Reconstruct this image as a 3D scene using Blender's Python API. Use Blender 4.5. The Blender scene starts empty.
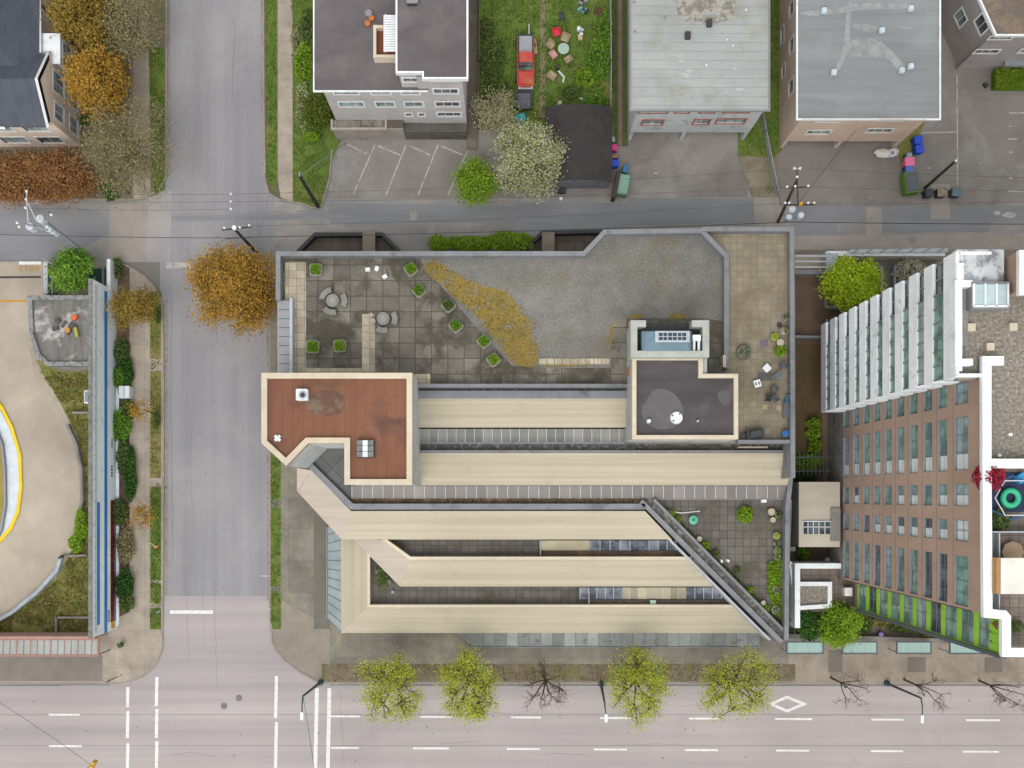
import bpy, math, random
from mathutils import Vector, noise
R = random.Random(7)
S = bpy.context.scene
COL = S.collection
H = 100.0                     # camera height in metres; at ground level 0.1 m per picture unit
NX, NY = 505.0, 497.0         # plan datum: the point straight below the camera

# ------------------------------------------------------------------ plan helpers
def P(px, py, h=0.0):
    k = 0.1 * (1 - h / H)
    return ((px - NX) * k, (NY - py) * k)
def P3(px, py, h=0.0):
    x, y = P(px, py, h); return (x, y, h)
def PL(pts, h=0.0): return [P(a, b, h) for a, b in pts]

# ------------------------------------------------------------------ camera, world, light
cam_d = bpy.data.cameras.new('camera'); cam = bpy.data.objects.new('camera', cam_d); COL.objects.link(cam)
cam.location = (0, 0, H); cam.rotation_euler = (0, 0, 0)
cam_d.sensor_width = 36; cam_d.lens = 36 * 1000 / 1024
cam_d.shift_x = 7 / 1024; cam_d.shift_y = 113 / 1024
cam_d.clip_start = 1; cam_d.clip_end = 2000
S.camera = cam
W = bpy.data.worlds.new('World'); S.world = W; W.use_nodes = True
nt = W.node_tree; bg = nt.nodes['Background']
sky = nt.nodes.new('ShaderNodeTexSky'); sky.sky_type = 'NISHITA'; sky.sun_disc = False
EL, AZ = 60, 190
sky.sun_elevation = math.radians(EL); sky.sun_rotation = math.radians(AZ)
sky.air_density = 4.0; sky.dust_density = 2.0; sky.ozone_density = 1.0
hs = nt.nodes.new('ShaderNodeHueSaturation'); hs.inputs['Saturation'].default_value = 0.2
nt.links.new(sky.outputs[0], hs.inputs['Color']); nt.links.new(hs.outputs[0], bg.inputs[0])
bg.inputs[1].default_value = 0.15
sd = bpy.data.lights.new('sun', 'SUN'); sd.energy = 0.9; sd.angle = math.radians(42); sd.color = (1, .985, .97)
so = bpy.data.objects.new('sun', sd); COL.objects.link(so)
az, el = math.radians(AZ), math.radians(EL)
dv = Vector((math.sin(az) * math.cos(el), math.cos(az) * math.cos(el), math.sin(el)))
so.rotation_euler = dv.to_track_quat('Z', 'Y').to_euler(); so.location = (0, 0, 60)
S.view_settings.view_transform = 'Standard'; S.view_settings.look = 'None'
S.view_settings.exposure = 0.56; S.view_settings.gamma = 1
S.cycles.max_bounces = 6; S.cycles.diffuse_bounces = 3; S.cycles.glossy_bounces = 3
S.cycles.transparent_max_bounces = 6; S.cycles.use_denoising = True; S.cycles.sample_clamp_indirect = 2.5; S.cycles.sample_clamp_direct = 4

# ------------------------------------------------------------------ materials
KG = .72      # real-world albedo against the value seen in an exposed picture
def C(h, k=1.0):
    k *= KG
    h = h.lstrip('#'); out = []
    for i in (0, 2, 4):
        c = int(h[i:i+2], 16) / 255
        c = c / 12.92 if c <= .04045 else ((c + .055) / 1.055) ** 2.4
        out.append(min(1, c * k))
    return (*out, 1)
class G:
    """tiny node-graph helper around one material"""
    def __init__(s, name, rough=.9, spec=.3, metal=0):
        s.m = bpy.data.materials.new(name); s.m.use_nodes = True
        s.t = s.m.node_tree; s.n = s.t.nodes; s.l = s.t.links
        s.b = s.n['Principled BSDF']
        s.b.inputs['Roughness'].default_value = rough
        s.b.inputs['Specular IOR Level'].default_value = spec
        s.b.inputs['Metallic'].default_value = metal
        s.co = s.n.new('ShaderNodeTexCoord').outputs['Object']
    def map(s, scale=(1, 1, 1), rot=0, loc=(0, 0, 0)):
        m = s.n.new('ShaderNodeMapping'); s.l.new(s.co, m.inputs[0])
        m.inputs['Scale'].default_value = scale; m.inputs['Rotation'].default_value = (0, 0, rot)
        m.inputs['Location'].default_value = loc
        return m.outputs[0]
    def noise(s, scale, detail=6, rough=.6, vec=None, dist=0):
        n = s.n.new('ShaderNodeTexNoise'); n.inputs['Scale'].default_value = scale
        n.inputs['Detail'].default_value = detail; n.inputs['Roughness'].default_value = rough
        n.inputs['Distortion'].default_value = dist
        s.l.new(vec or s.co, n.inputs['Vector']); return n.outputs['Fac']
    def ramp(s, fac, lo, hi, a=0.0, b=1.0):
        r = s.n.new('ShaderNodeMapRange'); r.inputs[1].default_value = lo; r.inputs[2].default_value = hi
        r.inputs[3].default_value = a; r.inputs[4].default_value = b; s.l.new(fac, r.inputs[0]); return r.outputs[0]
    def mix(s, fac, a, b, mode='MIX'):
        m = s.n.new('ShaderNodeMix'); m.data_type = 'RGBA'; m.blend_type = mode
        if isinstance(fac, (int, float)): m.inputs[0].default_value = fac
        else: s.l.new(fac, m.inputs[0])
        for i, v in ((6, a), (7, b)):
            if isinstance(v, tuple): m.inputs[i].default_value = v
            else: s.l.new(v, m.inputs[i])
        return m.outputs[2]
    def mul(s, col, fac):
        c = s.n.new('ShaderNodeCombineColor')
        for i in range(3): s.l.new(fac, c.inputs[i])
        return s.mix(1.0, col, c.outputs[0], 'MULTIPLY')
    def base(s, col):
        if isinstance(col, tuple): s.b.inputs['Base Color'].default_value = col
        else: s.l.new(col, s.b.inputs['Base Color'])
    def bump(s, fac, dist=.02, strength=.5):
        b = s.n.new('ShaderNodeBump'); b.inputs['Distance'].default_value = dist
        b.inputs['Strength'].default_value = strength
        s.l.new(fac, b.inputs['Height']); s.l.new(b.outputs[0], s.b.inputs['Normal'])
def mat(name, c1, c2=None, scale=.5, rough=.9, k=1.0, stain=None, st=(.58, .7), sscale=.15, streak=None, grain=.12,
        gscale=9, bump=0, spec=.3, metal=0, big=.12, srot=0):
    g = G(name, rough, spec, metal)
    c1 = C(c1, k); c2 = C(c2, k) if c2 else tuple(x * .82 for x in c1[:3]) + (1,)
    v = g.map(streak, srot) if streak else None
    col = g.mix(g.ramp(g.noise(scale, 7, .62, v), .33, .67), c1, c2)
    if stain: col = g.mix(g.ramp(g.noise(sscale, 9, .65, g.map(loc=(17, 5, 3)), .4), *st), col, C(stain, k))
    col = g.mul(col, g.ramp(g.noise(.09, 4, .5, g.map(loc=(3, 40, 0))), .3, .7, 1 - big, 1 + big))
    gr = g.noise(gscale, 3, .7)
    col = g.mul(col, g.ramp(gr, .3, .7, 1 - grain, 1 + grain))
    g.base(col)
    if bump: g.bump(gr, bump)
    return g.m
def pavers(name, c1, c2, joint, size=(1, 1), gap=.03, rot=0, k=1.0, stain=None, st=(.5, .68), sscale=.25, off=0.0, loc=(0, 0, 0)):
    g = G(name, .92, .25)
    b = g.n.new('ShaderNodeTexBrick'); g.l.new(g.map(rot=rot, loc=loc), b.inputs['Vector'])
    b.offset = off; b.squash = 1
    b.inputs['Scale'].default_value = 1; b.inputs['Brick Width'].default_value = size[0]
    b.inputs['Row Height'].default_value = size[1]; b.inputs['Mortar Size'].default_value = gap
    b.inputs['Mortar Smooth'].default_value = .35
    b.inputs['Color1'].default_value = C(c1, k); b.inputs['Color2'].default_value = C(c2, k)
    b.inputs['Mortar'].default_value = C(joint, k)
    col = b.outputs['Color']
    if stain: col = g.mix(g.ramp(g.noise(sscale, 9, .68, g.map(loc=(7, 2, 1)), .5), *st), col, C(stain, k))
    col = g.mul(col, g.ramp(g.noise(.5, 8, .65), .3, .7, .78, 1.2))
    col = g.mul(col, g.ramp(g.noise(7, 4, .7), .3, .7, .88, 1.12))
    g.base(col); g.bump(b.outputs['Fac'], .01, -.6)
    return g.m
def leafmat(name, cols, k=1.0, rough=.6, trans=.35, ao=None):
    g = G(name, rough, .25)
    ge = g.n.new('ShaderNodeNewGeometry'); r = g.n.new('ShaderNodeValToRGB'); r.color_ramp.interpolation = 'LINEAR'
    els = r.color_ramp.elements
    els[0].color = C(cols[0], k*1.12); els[1].color = C(cols[-1], k*1.12)
    for i, c in enumerate(cols[1:-1]): els.new((i+1) / (len(cols) - 1)).color = C(c, k*1.12)
    g.l.new(ge.outputs['Random Per Island'], r.inputs[0])
    col = g.mul(r.outputs[0], g.ramp(g.noise(.6, 4, .6), .3, .7, .75, 1.25))
    g.base(col)
    tr = g.n.new('ShaderNodeBsdfTranslucent'); g.l.new(col, tr.inputs[0])
    mx = g.n.new('ShaderNodeMixShader'); mx.inputs[0].default_value = trans
    g.l.new(g.b.outputs[0], mx.inputs[1]); g.l.new(tr.outputs[0], mx.inputs[2])
    g.l.new(mx.outputs[0], g.n['Material Output'].inputs[0])
    return g.m
def glass(name, c1, c2, rough=.12, k=1.35, scale=.8):
    g = G(name, rough, .6)
    g.base(g.mix(g.ramp(g.noise(scale, 3, .5), .42, .58), C(c1, k), C(c2, k)))
    return g.m
def plain(name, c, rough=.6, k=1.1, metal=0, spec=.4): return mat(name, c, None, 1.2, rough, k, grain=.05, big=.04, metal=metal, spec=spec)

# ------------------------------------------------------------------ mesh builder
class M:
    def __init__(s): s.v = []; s.f = []; s.k = []; s.mi = 0; s.smooth = False
    def add(s, vs, fs):
        o = len(s.v); s.v += [tuple(v) for v in vs]
        for f in fs: s.f.append([i + o for i in f]); s.k.append(s.mi)
    def quad(s, *p): s.add(p, [list(range(len(p)))])
    def prism(s, pts, z0, z1, cap=True):
        a = sum(pts[i][0] * pts[(i+1) % len(pts)][1] - pts[(i+1) % len(pts)][0] * pts[i][1] for i in range(len(pts)))
        if a < 0: pts = pts[::-1]
        n = len(pts); vs = [(x, y, z0) for x, y in pts] + [(x, y, z1) for x, y in pts]
        fs = [[i, (i+1) % n, n + (i+1) % n, n + i] for i in range(n)]
        if cap: fs += [list(range(n))[::-1], list(range(n, 2*n))]
        s.add(vs, fs); return s
    def pprism(s, px, zt, zb): return s.prism(PL(px, zt), zb, zt)
    def box(s, x0, x1, y0, y1, z0, z1): return s.prism([(x0, y0), (x1, y0), (x1, y1), (x0, y1)], z0, z1)
    def obox(s, c, sx, sy, z0, z1, a=0):
        ca, sa = math.cos(a), math.sin(a)
        return s.prism([(c[0] + x*ca - y*sa, c[1] + x*sa + y*ca) for x, y in ((-sx/2, -sy/2), (sx/2, -sy/2), (sx/2, sy/2), (-sx/2, sy/2))], z0, z1)
    def rbox(s, c, sx, sy, z0, z1, r, a=0, top=1.0):
        ca, sa = math.cos(a), math.sin(a); lo = []; hi = []
        for qx, qy, st in ((1, 1, 0), (-1, 1, 90), (-1, -1, 180), (1, -1, 270)):
            for j in range(4):
                t = math.radians(st + j*30); x = qx*(sx/2 - r) + r*math.cos(t); y = qy*(sy/2 - r) + r*math.sin(t)
                lo.append((c[0] + x*ca - y*sa, c[1] + x*sa + y*ca, z0)); x *= top; y *= top
                hi.append((c[0] + x*ca - y*sa, c[1] + x*sa + y*ca, z1))
        n = len(lo); s.add(lo + hi, [[i, (i+1) % n, n + (i+1) % n, n + i] for i in range(n)] + [list(range(n))[::-1], list(range(n, 2*n))]); return s
    def strip(s, pts, wl, wr, z0, z1, closed=False):
        """wall of mitred plan path; wl / wr = offset to the left / right of travel"""
        n = len(pts); L = []; Rr = []
        for i in range(n):
            p = Vector(pts[i]); a = Vector(pts[i-1]) if (closed or i) else None; b = Vector(pts[(i+1) % n]) if (closed or i < n-1) else None
            d1 = (p - a).normalized() if a is not None else None; d2 = (b - p).normalized() if b is not None else None
            if d1 is None: d1 = d2
            if d2 is None: d2 = d1
            n1 = Vector((-d1.y, d1.x)); n2 = Vector((-d2.y, d2.x)); m = (n1 + n2)
            m = m / max(.3, m.length_squared / 2) if m.length > 1e-4 else n1
            L.append(p + m*wl); Rr.append(p - m*wr)
        for i in range(n if closed else n-1):
            j = (i+1) % n
            q = [L[i], Rr[i], Rr[j], L[j]]
            vs = [(a.x, a.y, z0) for a in q] + [(a.x, a.y, z1) for a in q]
            fs = [[0, 3, 2, 1], [4, 5, 6, 7], [1, 2, 6, 5], [3, 0, 4, 7]]
            if not closed and i == 0: fs.append([0, 1, 5, 4])
            if not closed and i == n-2: fs.append([2, 3, 7, 6])
            s.add(vs, fs)
        return s
    def tube(s, pts, r0, r1=None, n=6, cap=True):
        if r1 is None: r1 = r0
        pts = [Vector(p) for p in pts]; m = len(pts); o = len(s.v); rings = []
        for i, p in enumerate(pts):
            d = (pts[min(i+1, m-1)] - pts[max(i-1, 0)]).normalized()
            u = d.cross(Vector((0, 0, 1)) if abs(d.z) < .9 else Vector((1, 0, 0))).normalized(); w = d.cross(u)
            r = r0 + (r1 - r0) * i / max(1, m-1)
            rings += [tuple(p + u*r*math.cos(2*math.pi*j/n) + w*r*math.sin(2*math.pi*j/n)) for j in range(n)]
        fs = [[i*n + j, i*n + (j+1) % n, (i+1)*n + (j+1) % n, (i+1)*n + j] for i in range(m-1) for j in range(n)]
        if cap: fs += [list(range(n)), [(m-1)*n + j for j in range(n)][::-1]]
        s.add(rings, fs); return s
    def cyl(s, x, y, z0, z1, r, n=16, r1=None): return s.tube([(x, y, z0), (x, y, z1)], r, r if r1 is None else r1, n)
    def lathe(s, x, y, prof, n=20):
        vs = [(x + r*math.cos(2*math.pi*j/n), y + r*math.sin(2*math.pi*j/n), z) for r, z in prof for j in range(n)]
        fs = [[i*n + j, i*n + (j+1) % n, (i+1)*n + (j+1) % n, (i+1)*n + j] for i in range(len(prof)-1) for j in range(n)]
        fs.append([(len(prof)-1)*n + j for j in range(n)])
        s.add(vs, fs); return s
    def band(s, inner, zi, outer, zo, drop=.35):
        """sloping slab: inner/outer are world xy of equal count"""
        for i in range(len(inner)-1):
            a, b, c, d = inner[i], inner[i+1], outer[i+1], outer[i]
            t = [(a[0], a[1], zi), (d[0], d[1], zo), (c[0], c[1], zo), (b[0], b[1], zi)]
            bt = [(x, y, z - drop) for x, y, z in t]
            fs = [[0, 1, 2, 3], [7, 6, 5, 4], [1, 5, 6, 2], [0, 3, 7, 4]]
            if i == 0: fs.append([0, 4, 5, 1])
            if i == len(inner)-2: fs.append([3, 2, 6, 7])
            s.add(t + bt, fs)
        return s
    def leaf(s, c, r, flat=.5):
        n = Vector((R.gauss(0, flat), R.gauss(0, flat), 1)).normalized()
        u = n.cross(Vector((R.uniform(-1, 1), R.uniform(-1, 1), .1))).normalized(); w = n.cross(u)
        c = Vector(c); a = r*R.uniform(.6, 1.2); b = a*R.uniform(.5, .9)
        s.add([c - u*a, c - w*b, c + u*a, c + w*b], [[0, 1, 2, 3]])
    def blob(s, c, rx, ry, rz, n=10, jit=.18):
        vs = []; m = n // 2
        for i in range(m+1):
            t = math.pi*i/m
            for j in range(n):
                f = 2*math.pi*j/n; q = 1 + R.uniform(-jit, jit)
                vs.append((c[0] + rx*q*math.sin(t)*math.cos(f), c[1] + ry*q*math.sin(t)*math.sin(f), c[2] + rz*q*math.cos(t)))
        s.add(vs, [[i*n + j, (i+1)*n + j, (i+1)*n + (j+1) % n, i*n + (j+1) % n] for i in range(m) for j in range(n)]); return s
    def build(s, name, mats, parent=None, smooth=False):
        me = bpy.data.meshes.new(name); off = Vector((0, 0, 0))
        r = parent
        while r is not None: off = off + Vector(r.location); r = r.parent
        me.from_pydata([(x - off.x, y - off.y, z - off.z) for x, y, z in s.v], [], s.f)
        for m in (mats if isinstance(mats, (list, tuple)) else [mats]): me.materials.append(m)
        me.polygons.foreach_set('material_index', s.k)
        if smooth: me.polygons.foreach_set('use_smooth', [True]*len(me.polygons))
        me.update(); me.validate()
        o = bpy.data.objects.new(name, me); COL.objects.link(o); o.parent = parent
        return o
def thing(name, label, cat, loc=(0, 0, 0), group=None):
    o = bpy.data.objects.new(name, None); COL.objects.link(o); o.location = loc; o.empty_display_size = .3
    o['label'] = label; o['category'] = cat
    if group: o['group'] = group
    return o
def tag(o, label, cat, group=None):
    o['label'] = label; o['category'] = cat
    if group: o['group'] = group
    return o
def struct(o, label=None):
    o['kind'] = 'structure'
    if label: o['label'] = label
    return o
def stuff(o, label, cat): o['kind'] = 'stuff'; o['label'] = label; o['category'] = cat; return o
def dup(root, loc, rz=0, label=None, group=None, sc=1.0):
    r = root.copy(); COL.objects.link(r); r.location = loc; r.rotation_euler = (0, 0, rz); r.scale = (sc, sc, sc)
    if label: r['label'] = label
    if group: r['group'] = group
    for ch in list(root.children):
        c = ch.copy(); COL.objects.link(c); c.parent = r
        for g in ch.children:
            d = g.copy(); COL.objects.link(d); d.parent = c
    return r
def move(root, loc, rz=0, sc=1.0): root.location = loc; root.rotation_euler = (0, 0, rz); root.scale = (sc, sc, sc); return root

# walls with real openings -------------------------------------------------
def wall(m, A, B, z0, z1, holes=(), depth=.14, reveal_mi=None):
    A = Vector((A[0], A[1], 0)); B = Vector((B[0], B[1], 0)); L = (B - A).length; u = (B - A)/L; nrm = Vector((u.y, -u.x, 0))
    us = sorted({0, L, *[h[0] for h in holes], *[h[1] for h in holes]}); vs = sorted({z0, z1, *[h[2] for h in holes], *[h[3] for h in holes]})
    def pt(a, z, d=0): p = A + u*a - nrm*d; return (p.x, p.y, z)
    for i in range(len(us)-1):
        for j in range(len(vs)-1):
            cu, cv = (us[i]+us[i+1])/2, (vs[j]+vs[j+1])/2
            if any(h[0] < cu < h[1] and h[2] < cv < h[3] for h in holes): continue
            m.quad(pt(us[i], vs[j]), pt(us[i+1], vs[j]), pt(us[i+1], vs[j+1]), pt(us[i], vs[j+1]))
    mi = m.mi
    if reveal_mi is not None: m.mi = reveal_mi
    for a, b, c, d in holes:
        m.quad(pt(a, c), pt(a, c, depth), pt(b, c, depth), pt(b, c)); m.quad(pt(a, d), pt(b, d), pt(b, d, depth), pt(a, d, depth))
        m.quad(pt(a, c), pt(a, d), pt(a, d, depth), pt(a, c, depth)); m.quad(pt(b, c), pt(b, c, depth), pt(b, d, depth), pt(b, d))
    m.mi = mi
def pbox(m, A, u, nrm, a0, a1, z0, z1, d0, d1):
    """box on a wall plane: a along, z up, d outward"""
    def q(a, d): p = A + u*a + nrm*d; return (p.x, p.y)
    m.prism([q(a0, d0), q(a1, d0), q(a1, d1), q(a0, d1)], z0, z1)
def window(root, A, B, hole, mf, mg, cols=1, rows=1, depth=.14, fw=.07, proud=.0, trim=0):
    A = Vector((A[0], A[1], 0)); B = Vector((B[0], B[1], 0)); u = (B - A).normalized(); nrm = Vector((u.y, -u.x, 0))
    a, b, c, d = hole; e = .003; m = M(); t0, t1 = -depth + e, (.035 if trim else -depth + .06)
    g = trim
    pbox(m, A, u, nrm, a-g, a+fw, c-g, d+g, t0 if not g else e, t1); pbox(m, A, u, nrm, b-fw, b+g, c-g, d+g, t0 if not g else e, t1)
    pbox(m, A, u, nrm, a+fw, b-fw, c-g, c+fw, t0 if not g else e, t1); pbox(m, A, u, nrm, a+fw, b-fw, d-fw, d+g, t0 if not g else e, t1)
    for i in range(1, cols):
        x = a + (b-a)*i/cols; pbox(m, A, u, nrm, x-fw*.4, x+fw*.4, c+fw, d-fw, -depth+e, -depth+.05)
    for i in range(1, rows):
        z = c + (d-c)*i/rows; pbox(m, A, u, nrm, a+fw, b-fw, z-fw*.4, z+fw*.4, -depth+e, -depth+.045)
    f = m.build('window', mf, root)
    p = M(); q = [A + u*x - nrm*(depth-.001) for x in (a, b)]
    p.quad((q[0].x, q[0].y, c), (q[1].x, q[1].y, c), (q[1].x, q[1].y, d), (q[0].x, q[0].y, d))
    p.build('pane', mg, f); return f
def onY(px, py, Yw):      # picture point on an east-west wall at world Y=Yw  -> (x, h)
    k = Yw / (NY - py); return ((px - NX)*k, H*(1 - k*10))
def onX(px, py, Xw):      # picture point on a north-south wall at world X=Xw -> (y, h)
    k = Xw / (px - NX); return ((NY - py)*k, H*(1 - k*10))

# ------------------------------------------------------------------ shared materials
MT = {}
MT['road'] = mat('street_asphalt', '#a19fa2', '#89878a', .3, .88, stain='#a5a2a3', st=(.48, .75), sscale=.12, streak=(1, .025, 1), grain=.1, gscale=14, bump=.01, big=.08)
MT['lane'] = mat('alley_asphalt', '#9c9896', '#8a8785', .35, .88, stain='#a69f99', st=(.52, .66), sscale=.2, streak=(.22, 1, 1), grain=.12, gscale=12, bump=.01)
MT['patch'] = mat('patched_asphalt', '#8f8f92', '#838387', .6, .88, streak=(.2, 1, 1), grain=.1, gscale=14, bump=.01)
MT['artery'] = mat('worn_road_concrete', '#b9b0af', '#a29a9a', .35, .88, stain='#a59c9e', st=(.56, .75), sscale=.15, streak=(.03, 1, 1), grain=.1, gscale=14, bump=.01, big=.06)
MT['drive'] = mat('lot_asphalt', '#918b85', '#7f7974', .3, .9, stain='#9e9995', st=(.5, .66), sscale=.16, grain=.13, gscale=10, bump=.01)
MT['walk'] = pavers('sidewalk_concrete', '#b0a496', '#a89d90', '#857b70', (3.0, 1.9), .012, stain='#9a8f84')
MT['walkdark'] = pavers('sidewalk_aggregate', '#8b857b', '#7e786f', '#6a645c', (3.6, 3.2), .02, stain='#98917f')
MT['kerb'] = mat('kerb_concrete', '#a59c94', '#8e867f', 1.2, .9, grain=.12)
MT['paint'] = mat('road_paint', '#f0efee', '#d9d6d4', 2.5, .7, grain=.1, big=.03, stain='#c3bcbb', st=(.55, .7), sscale=3)
MT['paintfaint'] = mat('faded_road_paint', '#c9c4c0', '#a8a29e', 2.5, .8, stain='#8f8985', st=(.5, .62), sscale=2)
MT['yellow'] = mat('yellow_paint', '#d09a28', '#c08c24', 2.5, .7, stain='#b09a78', st=(.6, .7), sscale=3)
MT['grass'] = mat('lawn', '#6c8238', '#5a702e', .7, 1, k=.95, stain='#828044', st=(.52, .68), sscale=.35, grain=.3, gscale=7, bump=.06, big=.15)
MT['drygrass'] = mat('dry_lawn', '#85864a', '#6b7838', .9, 1, k=.95, stain='#98865a', st=(.46, .66), sscale=.4, grain=.3, gscale=7, bump=.06)
MT['soil'] = mat('planting_soil', '#6e5e4e', '#584b3e', 1.4, 1, stain='#8a6d58', st=(.5, .66), sscale=.8, grain=.35, gscale=8, bump=.04)
MT['duff'] = mat('leaf_litter', '#877a69', '#716759', 1.4, 1, stain='#75754a', st=(.48, .62), sscale=.9, grain=.3, gscale=8, bump=.04)
MT['concrete'] = mat('grey_concrete', '#9a9691', '#837f7a', .8, .9, stain='#6f6a64', st=(.56, .7), sscale=.6, grain=.13)
MT['white'] = plain('white_paint', '#e6e7ea', .6, 1.2); MT['whitem'] = plain('white_metal', '#dde1e6', .45, 1.2)
MT['cream'] = mat('cream_coping', '#ddd0bb', '#d0c2ab', 1.5, .8, grain=.06, stain='#c9b79c', st=(.62, .74), sscale=1.3)
MT['dark'] = plain('dark_trim', '#3c3a3c', .7); MT['grey'] = plain('grey_metal', '#8a8c90', .5); MT['lgrey'] = plain('light_grey_metal', '#b9bec3', .5)
MT['wood'] = mat('weathered_pole_wood', '#4e4640', '#3a342f', 2, .95, grain=.2)
MT['bark'] = mat('tree_bark', '#6a5c4c', '#4e4438', 3, .95, grain=.2)
MT['barkl'] = mat('pale_tree_bark', '#8d8068', '#6b604e', 3, .95, grain=.2)
MT['wire'] = plain('cable_black', '#3b3a3a', .6)
MT['gteal'] = glass('teal_window', '#7fa79c', '#5d857c'); MT['gdark'] = glass('dark_glass', '#30383c', '#5a6469'); MT['ggreen'] = glass('green_glass', '#4c6c66', '#7d9d96'); MT['gpale'] = glass('pale_glass', '#93a5ac', '#6e8087')
# ================================================================== GROUND
def sheet(name, px, z, m, label=None, thick=None):
    q = M().prism(PL(px, 0), z - (thick if thick else .02), z); return struct(q.build(name, m), label)
def arc(cx, cy, r, a0, a1, n=10, ry=None):
    ry = ry or r
    return [(cx + r*math.cos(math.radians(a0 + (a1-a0)*i/n)), cy + ry*math.sin(math.radians(a0 + (a1-a0)*i/n))) for i in range(n+1)]
g_ = M(); g_.box(-450, 450, -450, 450, -.6, -.02); struct(g_.build('ground', mat('distant_ground', '#8a8781', '#77756d', .05, .95, stain='#6d7550', sscale=.03)), 'grey urban ground')
E = 2600
sheet('side_street', [(160, -E), (275, -E), (275, 596), (160, 596)], 0.0, MT['road'])
sheet('alley', [(-E, 186), (160, 186), (160, 262), (-E, 262)], 0.0, MT['lane'])
sheet('alley', [(275, 186), (E, 186), (E, 262), (275, 262)], 0.0, MT['lane'])
sheet('main_road', [(-E, 686), (E, 686), (E, 1050), (-E, 1050)], 0.0, MT['artery'])
sheet('intersection_apron', [(60, 596), (380, 596), (380, 686), (60, 686)], 0.0, MT['artery'])
sheet('far_pavement', [(-E, 1050), (E, 1050), (E, 3000), (-E, 3000)], 0.1, MT['walk'], thick=.3)
# gutter, joints, cracks
q = M()
q.pprism([(-E, 683.5), (110, 683.5), (110, 685.5), (-E, 685.5)], .006, 0); q.pprism([(330, 683.5), (E, 683.5), (E, 685.5), (330, 685.5)], .006, 0)
for y in (714.5, 745.5): q.pprism([(-E, y), (E, y), (E, y+.45), (-E, y+.45)], .004, 0)
struct(q.build('road_joint', mat('dark_joint', '#8f8788', '#7d7576', 2, .9)), 'dark expansion joints in the main road')
def crack(pts, w=.35, nm=MT['dark']):
    m = M(); P0 = []
    for i in range(len(pts)-1):
        (a, b), (c, d) = pts[i], pts[i+1]; n = max(2, int(math.hypot(c-a, d-b)/5))
        for j in range(n): P0.append((a + (c-a)*j/n + R.uniform(-.7, .7), b + (d-b)*j/n + R.uniform(-.7, .7)))
    P0.append(pts[-1]); m.strip(PL(P0), w*.05, w*.05, 0, .0075); return m
mtar = mat('crack_filler', '#6b696a', '#7a7778', 3, .8)
for pts in ([(0, 233), (60, 232), (150, 236)], [(170, 214), (230, 213), (300, 212), (420, 217), (520, 211), (620, 216)], [(300, 222), (420, 214), (560, 225), (640, 214)],
            [(790, 201), (880, 196), (1024, 199)], [(640, 168), (760, 170)], [(172, 300), (171, 400), (173, 560)],
            [(860, 140), (905, 165), (980, 182), (1024, 180)], [(955, 75), (957, 180)], [(960, 40), (985, 120), (1010, 200)], [(268, 196), (262, 230), (250, 252)], [(340, 560+130), (344, 768)], [(235, 20), (232, 100)]):
    struct(crack(pts, R.uniform(.15, .35)).build('road_crack', mtar))
PZ = [.003]
mdrip = mat('oil_drip', '#858182', '#8b8788', 3, .7)
RC = random.Random(5)
for i in range(26):
    if i % 2: x, y, dx, dy = RC.uniform(175, 262), RC.uniform(10, 580), RC.uniform(-4, 4), RC.uniform(30, 110)
    else: x, y, dx, dy = RC.uniform(-10, 980), RC.choice((RC.uniform(690, 765), RC.uniform(196, 228))), RC.uniform(30, 130), RC.uniform(-3, 3)
    struct(crack([(x, y), (x + dx*.5 + RC.uniform(-3, 3), y + dy*.5 + RC.uniform(-3, 3)), (x + dx, y + dy)], RC.uniform(.1, .22)).build('road_crack', mtar))
q = M()
for i in range(120):
    x, y = (RC.uniform(175, 262), RC.uniform(5, 590)) if i % 3 == 0 else (RC.uniform(0, 1024), RC.choice((702, 731, 758)) + RC.gauss(0, 2.5)) if i % 3 == 1 else (RC.uniform(330, 1020), RC.choice((170, 208, 160)) + RC.gauss(0, 9))
    a, b = P(x, y); r = RC.uniform(.03, .11)
    if 480 < x < 640 and y < 200: continue
    q.prism([(a + r*RC.uniform(.6, 1.2)*math.cos(t*.9), b + r*RC.uniform(.6, 1.2)*math.sin(t*.9)) for t in range(7)], .0, .0245)
struct(q.build('oil_spots', mdrip), 'oil drips and spots on the asphalt')
def patch(px, m=MT['patch'], z=.004):
    PZ[0] += .0006; sheet('asphalt_patch', px, PZ[0], m, thick=.003)
patch([(515, 203), (628, 203), (628, 228), (515, 232)]); patch([(628, 198), (754, 199), (754, 222), (628, 226)]); patch([(790, 204), (866, 206), (866, 222), (837, 222), (837, 235), (790, 235)])
patch([(882, 205), (1400, 205), (1400, 212), (990, 222), (990, 232), (882, 232)]); patch([(170, 216), (330, 213), (330, 219), (170, 221)], z=.006); patch([(330, 203), (515, 206), (515, 222), (330, 224)])
patch([(-60, 205), (60, 204), (100, 212), (118, 228), (60, 262), (-60, 262)]); patch([(210, 40), (231, 40), (231, 215), (210, 215)], MT['road'], .003)
mapron = mat('pale_apron', '#a9a098', '#9a928b', .6, .9, grain=.12)
patch([(110, 205), (150, 200), (146, 262), (108, 262)], mapron); patch([(148, 198), (172, 190), (170, 262), (146, 262)], mat('pale_asphalt', '#aba6a6', '#9e9999', .6))
for px in ([(866, 207), (882, 207), (882, 236), (866, 236)], [(931, 184), (950, 184), (950, 219), (931, 219)], [(754, 196), (779, 196), (779, 226), (754, 226)], [(410, 211), (417, 211), (417, 220), (410, 220)], [(790, 236), (1400, 228), (1400, 250), (790, 250)]): patch(px, mapron, .008)
patch([(628, 198), (629.5, 172), (690, 160), (690, 198)], MT['drive'], .002)
mgut = mat('gutter_concrete', '#9e9691', '#8d8580', 1.5, .9, stain='#83776e', st=(.5, .65), sscale=1.2, grain=.12)
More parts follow.
